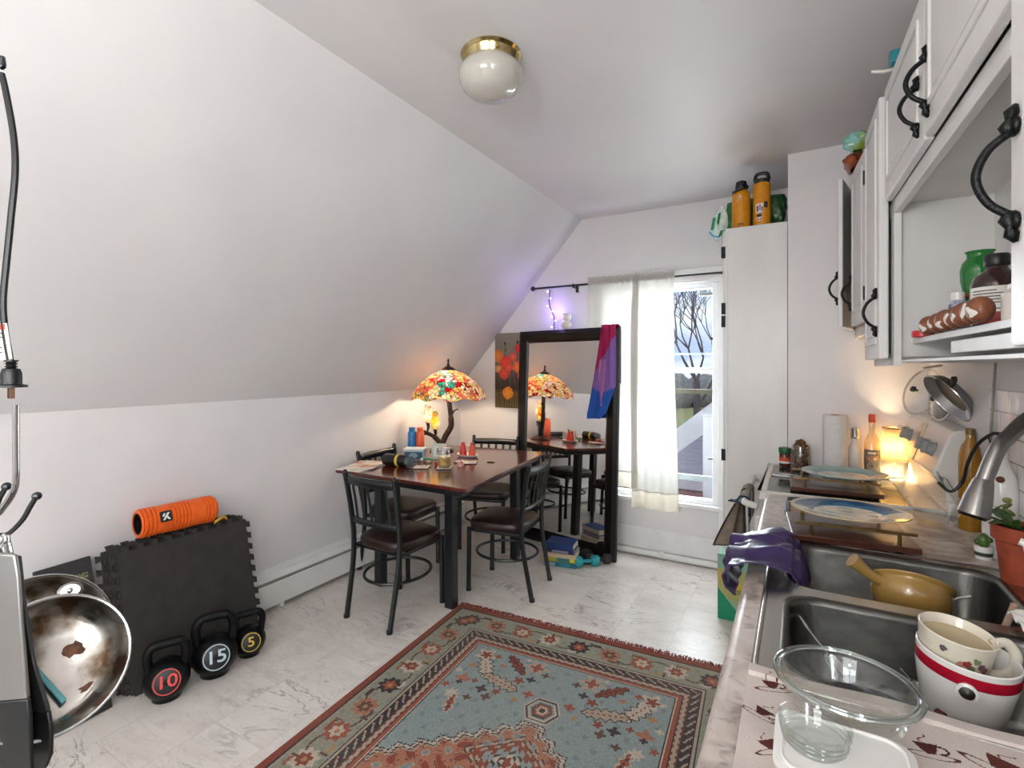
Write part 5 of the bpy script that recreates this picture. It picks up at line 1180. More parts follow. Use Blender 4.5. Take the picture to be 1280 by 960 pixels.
# ---- double bowl sink
def rr(x0, x1, y0, y1, r, z, n=6):
    out = []
    for cx, cy, a in ((x1 - r, y1 - r, 0), (x0 + r, y1 - r, 90), (x0 + r, y0 + r, 180), (x1 - r, y0 + r, 270)):
        for i in range(n + 1): q = R(a + 90 * i / n); out.append(Vector((cx + r * math.cos(q), cy + r * math.sin(q), z)))
    return out
t = Thing('double_sink', 'brushed steel double bowl sink set in the worktop', 'sink', (.22, 1.5, CT))
B1 = (-.025, .47, 1.095, 1.475); B2 = (-.025, .47, 1.545, 1.91)
def bowl(b, depth):
    x0, x1, y0, y1 = b; mb = MB(); rings = []
    for d, z, r in ((-.012, CT + .006, .075), (0, CT + .002, .07), (.003, CT - .01, .07), (.012, CT - depth + .03, .065), (.03, CT - depth + .006, .055), (.06, CT - depth, .04)):
        rings.append(rr(x0 + d, x1 - d, y0 + d, y1 - d, r, z))
    k = len(rings[0]); vs = [p for r_ in rings for p in r_]; fs = []
    for i in range(len(rings) - 1):
        for j in range(k): fs.append((i * k + j, i * k + (j + 1) % k, (i + 1) * k + (j + 1) % k, (i + 1) * k + j))
    fs.append(tuple((len(rings) - 1) * k + j for j in range(k))); mb.add(vs, fs); return mb
steelrim = brushed('sink_rim_steel', '#b0aca6', .26, (60, 3, 3))
DEP = .195
for b, nmx in ((B1, 'near'), (B2, 'far')):
    o = t.part('bowl', bowl(b, DEP), M['darksteel'], ang=60, solid=.0015, offset=1.)
    t.part('drain', MB().lathe([(1e-4, .001), (.03, .001), (.042, .003), (.045, .0015), (.045, 0)], ((b[0] + b[1]) / 2 + .05, (b[2] + b[3]) / 2, CT - DEP), n=24), M['chrome'], o)
# flange: raised outer bead + flat deck around the two bowls, one mesh with two openings
dk = bmesh.new()
def loopedges(pts):
    v = [dk.verts.new(p) for p in pts]; return [dk.edges.new((v[i], v[(i + 1) % len(v)])) for i in range(len(v))]
ed = loopedges(rr(SX0 + .014, SX1 - .014, SY0 + .014, SY1 - .014, .04, CT + .006))
for b in (B1, B2): ed += loopedges(rr(b[0] - .012, b[1] + .012, b[2] - .012, b[3] + .012, .075, CT + .006))
bmesh.ops.triangle_fill(dk, edges=ed, use_beauty=True)
dm = MB(); dk.verts.index_update(); dm.add([v.co[:] for v in dk.verts], [tuple(v.index for v in f.verts) for f in dk.faces]); dk.free()
A_ = [rr(SX0 + q, SX1 - q, SY0 + q, SY1 - q, .045, CT + z) for q, z in ((0, .001), (.002, .007), (.007, .010), (.012, .008), (.014, .006))]; k = len(A_[0]); vs = [p for r_ in A_ for p in r_]
dm.add(vs, [(i * k + j, i * k + (j + 1) % k, (i + 1) * k + (j + 1) % k, (i + 1) * k + j) for i in range(4) for j in range(k)])
t.part('rim', dm, steelrim, ang=60, label='bright steel rim')

# ---- faucet
t = Thing('faucet', 'brushed steel gooseneck faucet with pull down spray head', 'faucet', (.535, 1.42, CT))
fst = brushed('faucet_steel', '#8f8c89', .3, (4, 4, 60))
zc_ = 1.32
tip, n1_, n2_, n3_, n4_ = at(1216, 645, zc_), at(1228, 606, zc_), at(1246, 563, zc_), at(1264, 543, zc_), at(1285, 524, zc_)
t.part('base', MB().lathe([(1e-4, .006), (.03, .006), (.032, .012), (.026, .03), (.022, .05), (.02, .07)], (.548, 1.42, CT), n=24), fst)
t.part('neck', MB().tube(spline([(.548, 1.42, CT + .06), (.548, 1.42, 1.16), (.548, 1.43, 1.26), (.548, 1.50, 1.35), (.545, 1.62, 1.38), n4_ + Vector((.02, -.02, .012)), n4_, n3_, n2_, n1_], 8), .0185, 16), fst)
t.part('spray_head', MB().lathe([(1e-4, .0), (.030, 0), (.034, .004), (.030, .05), (.0225, .092), (.02, .1), (1e-4, .1)], tip, (n1_ - tip).normalized(), 28), fst)
t.part('nozzle', MB().lathe([(1e-4, -.004), (.026, -.004), (.029, 0), (1e-4, .001)], tip, (n1_ - tip).normalized(), 24), M['black'], label='black nozzle face')
t.part('lever', MB().tube(spline([(.535, 1.40, 1.0), (.52, 1.36, 1.03), (.50, 1.30, 1.06)], 5), .007, 8), fst)

# ---------------------------------------------------------------- stove
t = Thing('stove', 'white electric stove with black glass top and knobs on backguard', 'stove', (.2, 2.98, 0))
sx0, sx1, sy0, sy1 = -.165, XR - .01, YS + .006, YP - .006
enamel = paint('white_enamel', '#d6d2cc', '#cdc8c1', .22, scale=5.)
t.part('body', MB().box(sx0 + .02, sx1, sy0, sy1, .02, CT - .02), enamel, smooth=False, bev=.004)
od = t.part('oven_door', MB().box(sx0 - .02, sx0 + .018, sy0 + .005, sy1 - .005, .22, .80), enamel, smooth=False, bev=.006)
t.part('door_glass', MB().box(sx0 - .022, sx0 - .019, sy0 + .12, sy1 - .12, .36, .62), M['black'], od, smooth=False)
t.part('drawer', MB().box(sx0 - .015, sx0 + .018, sy0 + .005, sy1 - .005, .05, .20), enamel, smooth=False, bev=.006)
hz, hx_ = .845, -.235
t.part('oven_handle', MB().tube(spline([(sx0 - .015, sy0 + .07, hz - .015), (hx_ + .01, sy0 + .075, hz - .006), (hx_, sy0 + .13, hz), (hx_, sy1 - .13, hz), (hx_ + .01, sy1 - .075, hz - .006), (sx0 - .015, sy1 - .07, hz - .015)], 6), .0165, 12), enamel, od, label='white curved oven handle')
t.part('cooktop_frame', MB().box(sx0, .44, sy0, sy0 + .022, CT - .03, CT + .012).box(sx0, .44, sy1 - .022, sy1, CT - .03, CT + .012).box(sx0, sx0 + .035, sy0, sy1, CT - .03, CT + .012).box(.40, sx1, sy0, sy1, CT - .03, CT + .012), enamel, smooth=False, bev=.008)
t.part('glass_top', MB().box(sx0 + .03, .41, sy0 + .018, sy1 - .018, CT - .02, CT + .006), paint('ceran', '#2a2624', '#332e2a', .12, scale=40.), smooth=False)
for (x, y, r) in ((.0, 2.80, .10), (.0, 3.18, .075), (.27, 2.80, .075), (.27, 3.18, .10)): t.part('burner_ring', MB().lathe([(r - .003, 0), (r - .003, .0006), (r, .0006), (r, 0)], (x, y, CT + .0062), n=48), plain('#8a8580', .5))
# backguard with slanted control face
bgp = [(sx1, CT + .01), (.50, CT + .01), (.492, 1.03), (.452, 1.075), (.505, 1.235), (.525, 1.252), (sx1, 1.256)]
t.part('backguard', MB().prism(bgp, -sy1 - .0, -(sy0 - .075), Matrix.Rotation(R(90), 4, 'X')), enamel, bev=.008, smooth=False)
fn_ = Vector((-.16, 0, .053)).normalized()
def onbg(y, k, o=0): p = Vector((.452, y, 1.075)).lerp(Vector((.505, y, 1.235)), k); return p + fn_ * o
gry = paint('grey_knob', '#8f8d8a', '#858380', .35, scale=20.)
for y in (2.66, 2.78, 3.16, 3.28):
    o = t.part('knob', MB().lathe([(1e-4, 0), (.030, 0), (.031, .004), (.027, .007), (.026, .022), (.022, .026), (1e-4, .027)], onbg(y, .52), fn_, 28), gry)
    mb = MB(); mb.M = frame_mat(onbg(y, .52, .026), fn_); mb.box(-.006, .006, -.026, .026, -.002, .014); t.part('grip', mb, gry, o, bev=.003)
mb = MB(); mb.M = frame_mat(onbg(2.97, .52), fn_, (0, 1, 0)); mb.box(-.09, .09, -.055, .055, 0, .003); cpn = t.part('clock_panel', mb, paint('warm_panel', '#c8b39a', '#d0bda6', .3, scale=8.), bev=.004)
mb = MB(); mb.M = frame_mat(onbg(2.97, .52, .003), fn_, (0, 1, 0)); mb.box(-.04, .04, -.005, .035, 0, .001); t.part('clock_display', mb, plain('#b88468', .3), cpn)
mb = MB(); mb.M = Matrix.Identity(4); t.part('side_trim', MB().prism([(XR - .03, CT + .03), (.53, CT + .03), (.525, 1.05), (.535, 1.15), (.555, 1.19), (XR - .03, 1.2)], -(sy0 - .072), -(sy0 - .079), Matrix.Rotation(R(90), 4, 'X')), enamel, bev=.002)

# towels on the oven handle
def towel(name, lab, y0, y1, z_f, z_b, mat, edge, seed, flare, lx):
    rs = random.Random(seed); P = [rs.uniform(0, 6) for _ in range(3)]
    t = Thing(name, lab, 'towel', (hx_, (y0 + y1) / 2, hz), group='towels on the oven handle')
    def f(u, v):
        L1 = hz - z_f; L2 = hz - z_b; tot = L1 + L2 + .06; s = v * tot
        if s < L1: d = L1 - s; x = hx_ - .020; z = hz - d; k = d / L1
        elif s < L1 + .06: a = (s - L1) / .06 * PI; x = hx_ - .020 * math.cos(a); z = hz + .019 * math.sin(a); k = 0; d = 0
        else: d = s - L1 - .06; x = hx_ + .020; z = hz - d; k = -d / L2 * .3
        y = y0 + (y1 - y0) * u + flare * max(k, 0) * (u - .5)
        fold = math.sin(u * 9 + P[0] + 1.2 * k) + .5 * math.sin(u * 19 + P[1])
        amp = .004 + .020 * max(k, 0)
        x += (-amp * (fold + 1.2) - lx * max(k, 0) * (1 - u)) if s < L1 + .03 else .003 * fold * 0
        return (x, y, z)
    t.part('cloth', MB().grid(f, 40, 60), mat, solid=.003)
    e1 = [f(0, i / 40 * .5) for i in range(41)]; e2 = [f(i / 30, 0) for i in range(31)]
    t.part('border', MB().tube(e1, .004, 6).tube(e2, .004, 6), edge, label='dark border')
    return f
tau = paint('taupe_cloth', '#8f8274', '#7d7063', .9, scale=18., bump=.2, bscale=200.); dkc = plain('#2c2622', .9)
towel('dish_towel', 'taupe dish towel with dark border flaring out at the near end of the oven handle', 2.74, 2.86, .60, .72, tau, dkc, 4, .07, .075)
towel('dish_towel', 'brown towel hanging on the oven handle just behind the taupe one', 2.88, 3.0, .565, .72, paint('brown_cloth', '#7a6a5a', '#6a5b4d', .9, scale=18., bump=.2, bscale=200.), dkc, 7, .03, .02)
towel('dish_towel', 'dark blue patterned towel hanging between the oven handle and the stove front', 2.695, 2.735, .832, .62, paint('blue_print_cloth', '#3d5263', '#8fa0aa', .9, scale=60.), plain('#22303c', .9), 9, .0, .0)
# green printed box on the floor
t = Thing('cardboard_box', 'green and yellow printed box on the floor by tall cabinet', 'box', (-.33, 3.26, 0))
gb = t.part('carton', MB().box(-.425, -.20, 3.21, 3.34, .001, .385), attr_mat('box_print', .5, amp=.06, nscale=40.), smooth=False)
fr_ = MB().grid(lambda u, v: (-.425 + .225 * u, 3.2088, .001 + .384 * v), 60, 90); fo_ = t.part('front_print', fr_, bpy.data.materials['box_print'], gb, smooth=False)
def bcol(c):
    x = c[:, 0] + (-.33) + .425; z = c[:, 2]; n = len(c); out = np.tile(rgb('#8fae8c'), (n, 1)); out[z > .30] = rgb('#7fae95')
    out[(z < .30) & (z > .14 - x * .2)] = rgb('#a9a56a'); out[(z > .24 - .8 * x) & (z < .29 - .5 * x)] = rgb('#c2a84e'); out[z < .185 - x * 1.15] = rgb('#1f8a63'); out[(z < .07 + .02 * np.sin(x * 40)) & (x > .07)] = rgb('#1f8a63')
    for zz in (.16, .172, .184): out[(np.abs(z - zz) < .003) & (x > .075) & (x < .15)] = rgb('#6f7a4a')
    return out
def bcol2(c): return np.tile(rgb('#7fae95'), (len(c), 1))
face_color(gb, bcol2); face_color(fo_, bcol)

# purple cloth over the counter edge
def purple(u, v):
    pr = [(-.152, .852), (-.166, .868), (-.168, .90), (-.156, .928), (-.135, .940), (-.09, .945), (-.05, .945), (-.022, .937), (-.006, .905), (.006, .86), (.018, .80)]
    s = u * (len(pr) - 1); i = min(int(s), len(pr) - 2); k = s - i; k = k * k * (3 - 2 * k) * .3 + k * .7
    x = pr[i][0] * (1 - k) + pr[i + 1][0] * k; z = pr[i][1] * (1 - k) + pr[i + 1][1] * k
    y = 1.575 + .30 * v + .05 * (1 - u) * (v - .5) - .03 * math.sin(u * PI)
    q = Vector((u * 2.2 + v * 1.1, v * 4.2 - u * 1.2, .3)); f = 3.0 * mnoise.noise(q) + 1.5 * mnoise.noise(q * 2.3) + .9 * math.sin(v * 16 + 6 * u + 3 * mnoise.noise(q * .8))
    ridge = .0062 * (f + 2.6)
    ridge *= min(1., .25 + u * 4)
    if u < .3: x -= ridge * 1.2
    elif u > .75: x += ridge * .4; 
    z += ridge * (1. if u > .25 else .3)
    return (x, y, z)
solo('purple_cloth', MB().grid(purple, 90, 90), paint('purple_satin', '#3b2a5c', '#2b1f48', .30, scale=30.), 'shiny purple cloth draped over the counter edge by the sink', 'cloth', (-.09, 1.8, .93), solid=.004, offset=1.)

# ---------------------------------------------------------------- warming boards with platters
def warming_stand(lab, y0, y1, x0, x1, brassy, skew, wood, zt):
    t = Thing('serving_stand', lab, 'serving stand', ((x0 + x1) / 2, (y0 + y1) / 2, CT), (0, 0, skew), local=True, group='wooden serving stands with metal rails'); hx = (x1 - x0) / 2; hy = (y1 - y0) / 2
    b0 = CT - t.loc.z + zt
    t.part('board', MB().box(-hx, hx, -hy, hy, b0 + .008, b0 + .028), wood, bev=.003, smooth=False)
    for x in (-hx + .05, hx - .05):
        for y in (-hy + .03, hy - .03): t.part('foot', MB().cyl((x, y, b0), .013, .010, n=14), M['black'])
    for y in (-hy + .012, hy - .012):
        r_ = t.part('rail', MB().box(-hx + .01, hx - .01, y - .006, y + .006, b0 + .062, b0 + .070), brassy, bev=.001, smooth=False)
        for x in (-hx + .055, hx - .055): t.part('rail_post', MB().cyl((x, y, b0 + .028), .0055, .034, n=10), brassy, r_)
    return b0 + .070
w2 = paint('red_wood', '#381a12', '#52281b', .28, scale=4., stretch=(2, 14, 14), coat=.3)
brz = paint('aged_brass', '#6e5a3a', '#8a7248', .35, 1., 20.)
zr1 = warming_stand('near wooden serving stand with metal rails, at the sink edge', 1.945, 2.235, -.035, .315, brz, R(5), w2, .001)
zr2 = warming_stand('far wooden serving stand with metal rails, on the glass stove top', 2.645, 2.90, -.04, .31, brz, R(2), w2, .012)
def platter(lab, c, rx, ry, rot, pal, seed):
    t = Thing('platter', lab, 'platter', c, (0, 0, rot), local=True, group='painted platters on the serving stands')
    k = ry / rx
    rings = [(1e-4, .004), (.45, .004), (.62, .005), (.70, .010), (.86, .016), (1., .020), (1.0, .016), (.86, .011), (.68, .004), (.6, 0), (1e-4, 0)]
    fine = []
    for i in range(len(rings) - 1):
        for j in range(6): q = j / 6; fine.append((rings[i][0] * (1 - q) + rings[i + 1][0] * q, rings[i][1] * (1 - q) + rings[i + 1][1] * q))
    fine.append(rings[-1])
    o = t.part('dish', MB().lathe([(r * rx, z) for r, z in fine], (0, 0, 0), n=120, sy=k), attr_mat('glaze_%d' % seed, .12, amp=.06, nscale=30., coat=.5, bump=0.))
    def f(c_):
        x = c_[:, 0] / rx; y = c_[:, 1] / ry; r = np.hypot(x, y); n = len(x); out = np.tile(rgb(pal[0]), (n, 1))
        band = (r > .60) & (r < .92); a = np.arctan2(y, x)
        out[(r > .92)] = rgb(pal[3])
        m = (y > -.25 + .25 * np.sin(x * 4)) & band & (a > .0 + .2) & (a < 3.3); out[m] = rgb(pal[1])
        m2 = m & (r > .74 + .05 * np.sin(a * 9)); out[m2] = rgb(pal[2])
        m3 = (r < .58) & (np.sin(x * 9 + 2 * np.sin(y * 7 + seed)) * np.sin(y * 11 + x * 3) > .35); out[m3] = rgb(pal[4])
        m4 = (r < .6) & (np.hypot(x - .35, y + .1) < .2 + .05 * np.sin(a * 12)); out[m4] = rgb(pal[5]); m5 = (r < .6) & (np.hypot(x - .4, y + .05) < .08); out[m5] = rgb(pal[6])
        return out
    face_color(o, f)
platter('near round cream platter with a deep blue brush stroke on the wooden stand', (.148, 2.115, CT + zr1 + .0005), .178, .150, R(4), ('#cbbf9f', '#2f6a8f', '#1f4f78', '#bfae8a', '#8fa3a0', '#d9d2bb', '#6d7378'), 1)
platter('far round platter with a grey green rim on the stove stand', (.178, 2.775, CT + zr2 + .0005), .172, .150, R(4), ('#b7b6a0', '#6f9a9c', '#7fa3a2', '#8fa9a4', '#98a39a', '#c6c3b0', '#5d7378'), 2)
# knife with dark handle across the gap
t = Thing('kitchen_knife', 'kitchen knife with dark handle between the two stands', 'knife', (.12, 2.50, CT))
t.part('handle', MB().tube(spline([(-.045, 2.50, CT + .014), (.0, 2.495, CT + .017), (.055, 2.485, CT + .014)], 5), [.009, .011, .012, .012, .013, .013, .012, .012, .011, .010, .009], 10, flat=.7), paint('dark_handle', '#3b3633', '#4a4440', .35, scale=20.))
t.part('blade', MB().prism([(.05, 2.497), (.05, 2.467), (.22, 2.455), (.262, 2.466), (.24, 2.482)], CT + .012, CT + .0145), M['steel'], smooth=False, bev=.0005)
# blue-edged tray and wooden board beneath
t = Thing('cutting_board', 'wooden cutting board with a blue grey rim beside the stands', 'cutting board', (.06, 2.40, CT)); t.part('board', MB().box(-.035, .24, 2.275, 2.44, CT + .001, CT + .010), paint('pink_wood', '#a5806a', '#8a6450', .4, scale=6., stretch=(2, 14, 14)), bev=.002); t.part('rim', MB().box(-.052, -.036, 2.265, 2.45, CT + .001, CT + .02).box(-.052, .24, 2.441, 2.45, CT + .001, CT + .016), plain('#59646c', .35), bev=.002)
# spoon rest shaped like a fish
t = Thing('spoon_rest', 'white and teal fish shaped spoon rest on the stove top', 'spoon rest', (-.06, 3.03, CT + .007))
fsh = [(-.072 + .0, 0), (-.05, .018), (-.01, .034), (.03, .03), (.055, .012), (.08, .028), (.075, 0), (.08, -.022), (.055, -.010), (.03, -.026), (-.01, -.03), (-.05, -.018)]
Mf = Matrix.Translation((-.06, 3.03, CT + .0065)) @ Matrix.Rotation(R(8), 4, 'Z')
t.part('dish', MB().prism([(x, y) for x, y in fsh], 0, .010, Mf), M['white'], bev=.004); t.part('rim_stripe', MB().prism([(x * .8, y * .8) for x, y in fsh], .010, .0115, Mf), plain('#3f8c96', .2), bev=.001, label='teal band'); t.part('inner', MB().prism([(x * .62, y * .6) for x, y in fsh], .0115, .0125, Mf), M['white'], bev=.001)

# ---------------------------------------------------------------- back corner of the stove
zb = CT + .013
t = Thing('paper_towel_roll', 'upright white paper towel roll at the back of the stove', 'paper towel', (.165, 3.19, CT + .007))
t.part('roll', MB().lathe([(.02, .003), (.055, .003), (.0565, .008), (.0565, .318), (.055, .323), (.02, .323)], (.165, 3.19, CT + .007), n=40), paint('quilted_paper', '#dcd9d6', '#d2cfcc', .95, scale=120., bump=.3, bscale=150.), solid=0); t.part('core', MB().lathe([(.02, .001), (.02, .325), (.018, .325), (.018, .001)], (.165, 3.19, CT + .007), n=24), plain('#9a7f5e', .8))
t.part('loose_end', MB().grid(lambda u, v: (.165 - .0575 * math.cos(-.3 + u * .5), 3.19 - .0575 * math.sin(-.3 + u * .5) , CT + .012 + v * .31), 6, 2), bpy.data.materials['quilted_paper'])
t = Thing('spice_jar', 'small spice jar with green lid and orange label in stove corner', 'jar', (-.075, 3.315, zb))
c = (-.075, 3.315, zb); t.part('jar', MB().lathe([(1e-4, 0), (.027, 0), (.029, .004), (.029, .068), (.025, .076), (1e-4, .076)], c, n=28), plain('#5a2a1a', .15)); t.part('label', MB().lathe([(.0296, .018), (.0296, .052)], c, n=28), plain('#c9552a', .5)); t.part('label_strip', MB().lathe([(.0299, .018), (.0299, .03)], c, n=28), M['paper']); t.part('lid', MB().lathe([(1e-4, .075), (.031, .075), (.033, .078), (.033, .102), (.030, .106), (1e-4, .106)], c, n=28), plain('#1d5a3a', .4), label='green lid')
c = Vector((.005, 3.29, zb)); t = Thing('nut_jar', 'tall jar full of whole walnuts next to the spice jar', 'jar', tuple(c))
t.part('jar', MB().lathe([(1e-4, 0), (.043, 0), (.046, .005), (.046, .12), (.043, .13), (.041, .13), (.044, .119), (.044, .006), (1e-4, .004)], c, n=32), M['glass'])
rs = random.Random(5); nut = paint('walnut_shell', '#7a5632', '#543518', .6, scale=60., bump=.5)
k = 0
nutob = []
for lay in range(6):
    for j in range(5 if lay < 5 else 3):
        a = 2 * PI * j / (5 if lay < 5 else 3) + lay * .7; r_ = .026 if lay < 5 else .014
        p = c + Vector((r_ * math.cos(a), r_ * math.sin(a), .018 + lay * .0255 + rs.uniform(-.002, .002)))
        nutob.append((lay, j, p))
nm0 = ['bottom layer', 'second layer', 'third layer', 'fourth layer', 'fifth layer', 'heaped top']
for lay, j, p in nutob:
    mb = MB().ball(p, .0145, 12, 8, (1, 1, 1.18)); mb.torus(p, .0146, .0012, (rs.uniform(-1, 1), 1, .2), 16, 5)
    solo('walnut', mb, nut, 'brown walnut in the %s of the glass nut jar' % nm0[lay], 'nut', tuple(p), group='walnuts in the %s of the jar' % nm0[lay])
# cleaner bottle with foil-like cap, liquor bottle, lamp
c = Vector((.262, 3.31, zb)); t = Thing('spray_bottle', 'white plastic bottle with silver top between paper towel and labelled bottle', 'bottle', tuple(c))
t.part('body', MB().lathe([(1e-4, 0), (.036, 0), (.038, .005), (.038, .10), (.030, .135), (.017, .16), (.015, .185), (1e-4, .185)], c, n=28), M['whiteplastic']); t.part('silver_cap', MB().lathe([(1e-4, .185), (.020, .185), (.023, .20), (.020, .225), (.022, .24), (1e-4, .248)], c, n=14), M['chrome'])
c = Vector((.335, 3.285, zb)); t = Thing('liquor_bottle', 'clear bottle with orange red cap and grey printed label', 'bottle', tuple(c))
t.part('body', MB().lathe([(1e-4, 0), (.034, 0), (.037, .005), (.037, .165), (.030, .19), (.014, .225), (.0125, .28), (1e-4, .28)], c, n=28), thin_glass('bottle_glass', '#eee6d4', .09, tintmix=.25, body='#d9cdb2')); t.part('cap', MB().lathe([(1e-4, .278), (.0155, .278), (.0165, .282), (.0165, .318), (.014, .322), (1e-4, .322)], c, n=20), plain('#c64a2a', .4), label='orange red cap')
fa = math.atan2(-c.y, -c.x)
def cpatch(z0, z1, r, a0, a1): return MB().grid(lambda u, v: (c.x + r * math.cos(fa + a0 + (a1 - a0) * u), c.y + r * math.sin(fa + a0 + (a1 - a0) * u), c.z + z0 + (z1 - z0) * v), 14, 1)
lb = t.part('label', cpatch(.015, .135, .0376, -1.1, 1.1), paint('grey_label', '#6f6b62', '#57534c', .6, scale=40.)); t.part('label_art', cpatch(.075, .105, .0381, -.75, .9), paint('label_peach', '#c99a7a', '#7a6a58', .6, scale=70.), lb)
lm = MB(); 
for r_ in (.011, .02): lm.tube([(c.x + .0383 * math.cos(fa + r_ * math.cos(q) / .0383 * 1.), c.y + .0383 * math.sin(fa + r_ * math.cos(q) / .0383), c.z + .05 + r_ * math.sin(q)) for q in [2 * PI * i / 24 for i in range(24)]], .0013, 5, closed=True)
t.part('label_rings', lm, plain('#cfc5ae', .6), lb); t.part('label_title', cpatch(.112, .124, .0381, -.5, .5), plain('#d8ceb8', .6), lb)
LM = Vector((.428, 3.27, zb)); t = Thing('small_lamp', 'small lit lamp with glowing cream shade behind the stove top', 'lamp', tuple(LM))
t.part('base', MB().lathe([(1e-4, 0), (.04, 0), (.042, .006), (.02, .016), (.009, .03), (.009, .11), (1e-4, .11)], LM, n=24), M['cream'])
t.part('shade', MB().lathe([(.056, .085), (.05, .255)], LM, n=36), sheer('lit_shade', '#f6ead0', .85, '#f0e2c4', 60.), solid=.001); t.part('shade_ring', MB().torus(LM + Vector((0, 0, .255)), .05, .0022), M['brass']); t.part('bulb', MB().ball(LM + Vector((0, 0, .155)), .026, sc=(1, 1, 1.2)), glow('kitchen_bulb', '#ffd08a', 60.))
c = Vector((.382, 3.0, CT + .007)); t = Thing('measuring_jug', 'clear glass measuring jug in front of the glowing lamp', 'jug', tuple(c))
t.part('jug', MB().lathe([(1e-4, 0), (.047, 0), (.052, .006), (.066, .125), (.070, .130), (.0665, .131), (.062, .124), (.048, .008), (1e-4, .005)], c, n=36), M['glass'], ); t.part('handle', MB().tube(spline([c + Vector((-.045, -.045, .115)), c + Vector((-.07, -.07, .105)), c + Vector((-.068, -.068, .05)), c + Vector((-.04, -.04, .03))], 6), .007, 8), M['glass']); t.part('rim', MB().torus(c + Vector((0, 0, .129)), .0675, .003), M['glass'])
# lids and pan on the backguard, leaning on the wall
def lid(lab, name, cat, c, axis, r, steel_w, fill, knob):
    t = Thing(name, lab, cat, tuple(c - Vector((0, 0, r)))); A = Vector(axis).normalized()
    t.part('rim', MB().lathe([(r - .006, -steel_w), (r, -steel_w), (r + .003, 0), (r, steel_w * .2), (r - .006, steel_w * .2)], c, A, 48, closed=True), M['chrome'])
    t.part('disc', MB().lathe([(1e-4, .02), (r * .5, .016), (r * .85, .006), (r - .004, 0)], c, A, 48), fill)
    t.part('knob', MB().lathe([(.006, .018), (.006, .03), (.016, .036), (.014, .045), (1e-4, .047)], c, A, 20), knob)
    return t, A
lid('glass pot lid with steel rim leaning at the far end of the backguard', 'pan_cover', 'pan cover', Vector((.522, 3.17, 1.375)), (-.84, -.42, .30), .118, .006, M['glass'], M['black'])
lid('second pot lid leaning on the wall behind the frying pan', 'pan_cover', 'pan cover', Vector((.548, 2.86, 1.352)), (-.90, -.2, .22), .094, .006, M['steel'], M['black'])
cpan = Vector((.520, 2.66, 1.37)); Ap = Vector((-.80, -.20, -.56)).normalized()
t = Thing('frying_pan', 'steel frying pan tilted on its edge on top of the backguard', 'frying pan', (.54, 2.66, 1.256))
t.part('pan_body', MB().lathe([(1e-4, -.03), (.088, -.03), (.104, -.006), (.108, 0), (.110, 0), (.107, -.008), (.09, -.034), (1e-4, -.034)], cpan, Ap, 48), M['steel']); t.part('rim', MB().torus(cpan, .109, .003, Ap, 48), M['chrome'])
hd = (Vector((0, -.35, .2)) - Ap * Ap.dot(Vector((0, -.35, .2)))).normalized(); t.part('handle', MB().tube(spline([cpan + hd * .105 - Ap * .01, cpan + hd * .14 - Ap * .012, cpan + hd * .19 - Ap * .006], 5), [.008] * 6 + [.010] * 5, 8, flat=.6), plain('#3b2a1c', .4), label='dark brown handle')
# clear plastic clamshell between stove and counter back
t = Thing('plastic_container', 'clear plastic clamshell container leaning by the backguard', 'container', (.44, 2.42, CT))
def clam(u, v): a = u * 2 * PI; k = 1 / (abs(math.cos(a)) ** 4 + abs(math.sin(a)) ** 4) ** .25; w = .62 + .38 * v; return (.43 + .075 * k * math.cos(a) * w, 2.40 + .10 * k * math.sin(a) * w, CT + .002 + .075 * v + .01 * math.sin(a * 6) * v * .3)
t.part('tray', MB().grid(clam, 40, 8), M['glass']); t.part('bottom', MB().add([clam(i / 40, 0) for i in range(40)], [tuple(range(40))]), M['glass'])
t.part('lid', MB().grid(lambda u, v: (.505 - .10 * v * .55 + .01 * math.sin(u * 9), 2.30 + .20 * u, CT + .077 + .11 * v - .0 * u), 10, 8), M['glass']); t.part('lip', MB().tube([clam(i / 40, 1) for i in range(40)], .003, 6, closed=True), M['glass'])
# oil bottle, cable
c = Vector((.535, 2.40, CT)); t = Thing('oil_bottle', 'tall bottle of golden oil behind the faucet', 'bottle', tuple(c)); t.part('body', MB().lathe([(1e-4, 0), (.031, 0), (.033, .006), (.033, .26), (.026, .30), (.013, .325), (.0125, .345), (1e-4, .345)], c, n=28), thin_glass('oil_glass', '#d9a53a', .10, tintmix=.7, body='#a9781a')); t.part('cap', MB().cyl(c + Vector((0, 0, .343)), .014, .022, n=18), plain('#6b5320', .4))
solo('appliance_cable', MB().tube(spline([(XR - .012, 2.20, 1.275), (.55, 2.21, 1.28), (.52, 2.24, 1.24), (.50, 2.27, 1.17), (.49, 2.29, 1.10), (.46, 2.30, 1.06), (.43, 2.32, 1.085)], 7), .0055, 8).ball((XR - .016, 2.20, 1.276), .012), M['black'], 'black cable plugged into the tiled wall behind the faucet', 'cable', (.52, 2.24, 1.2))
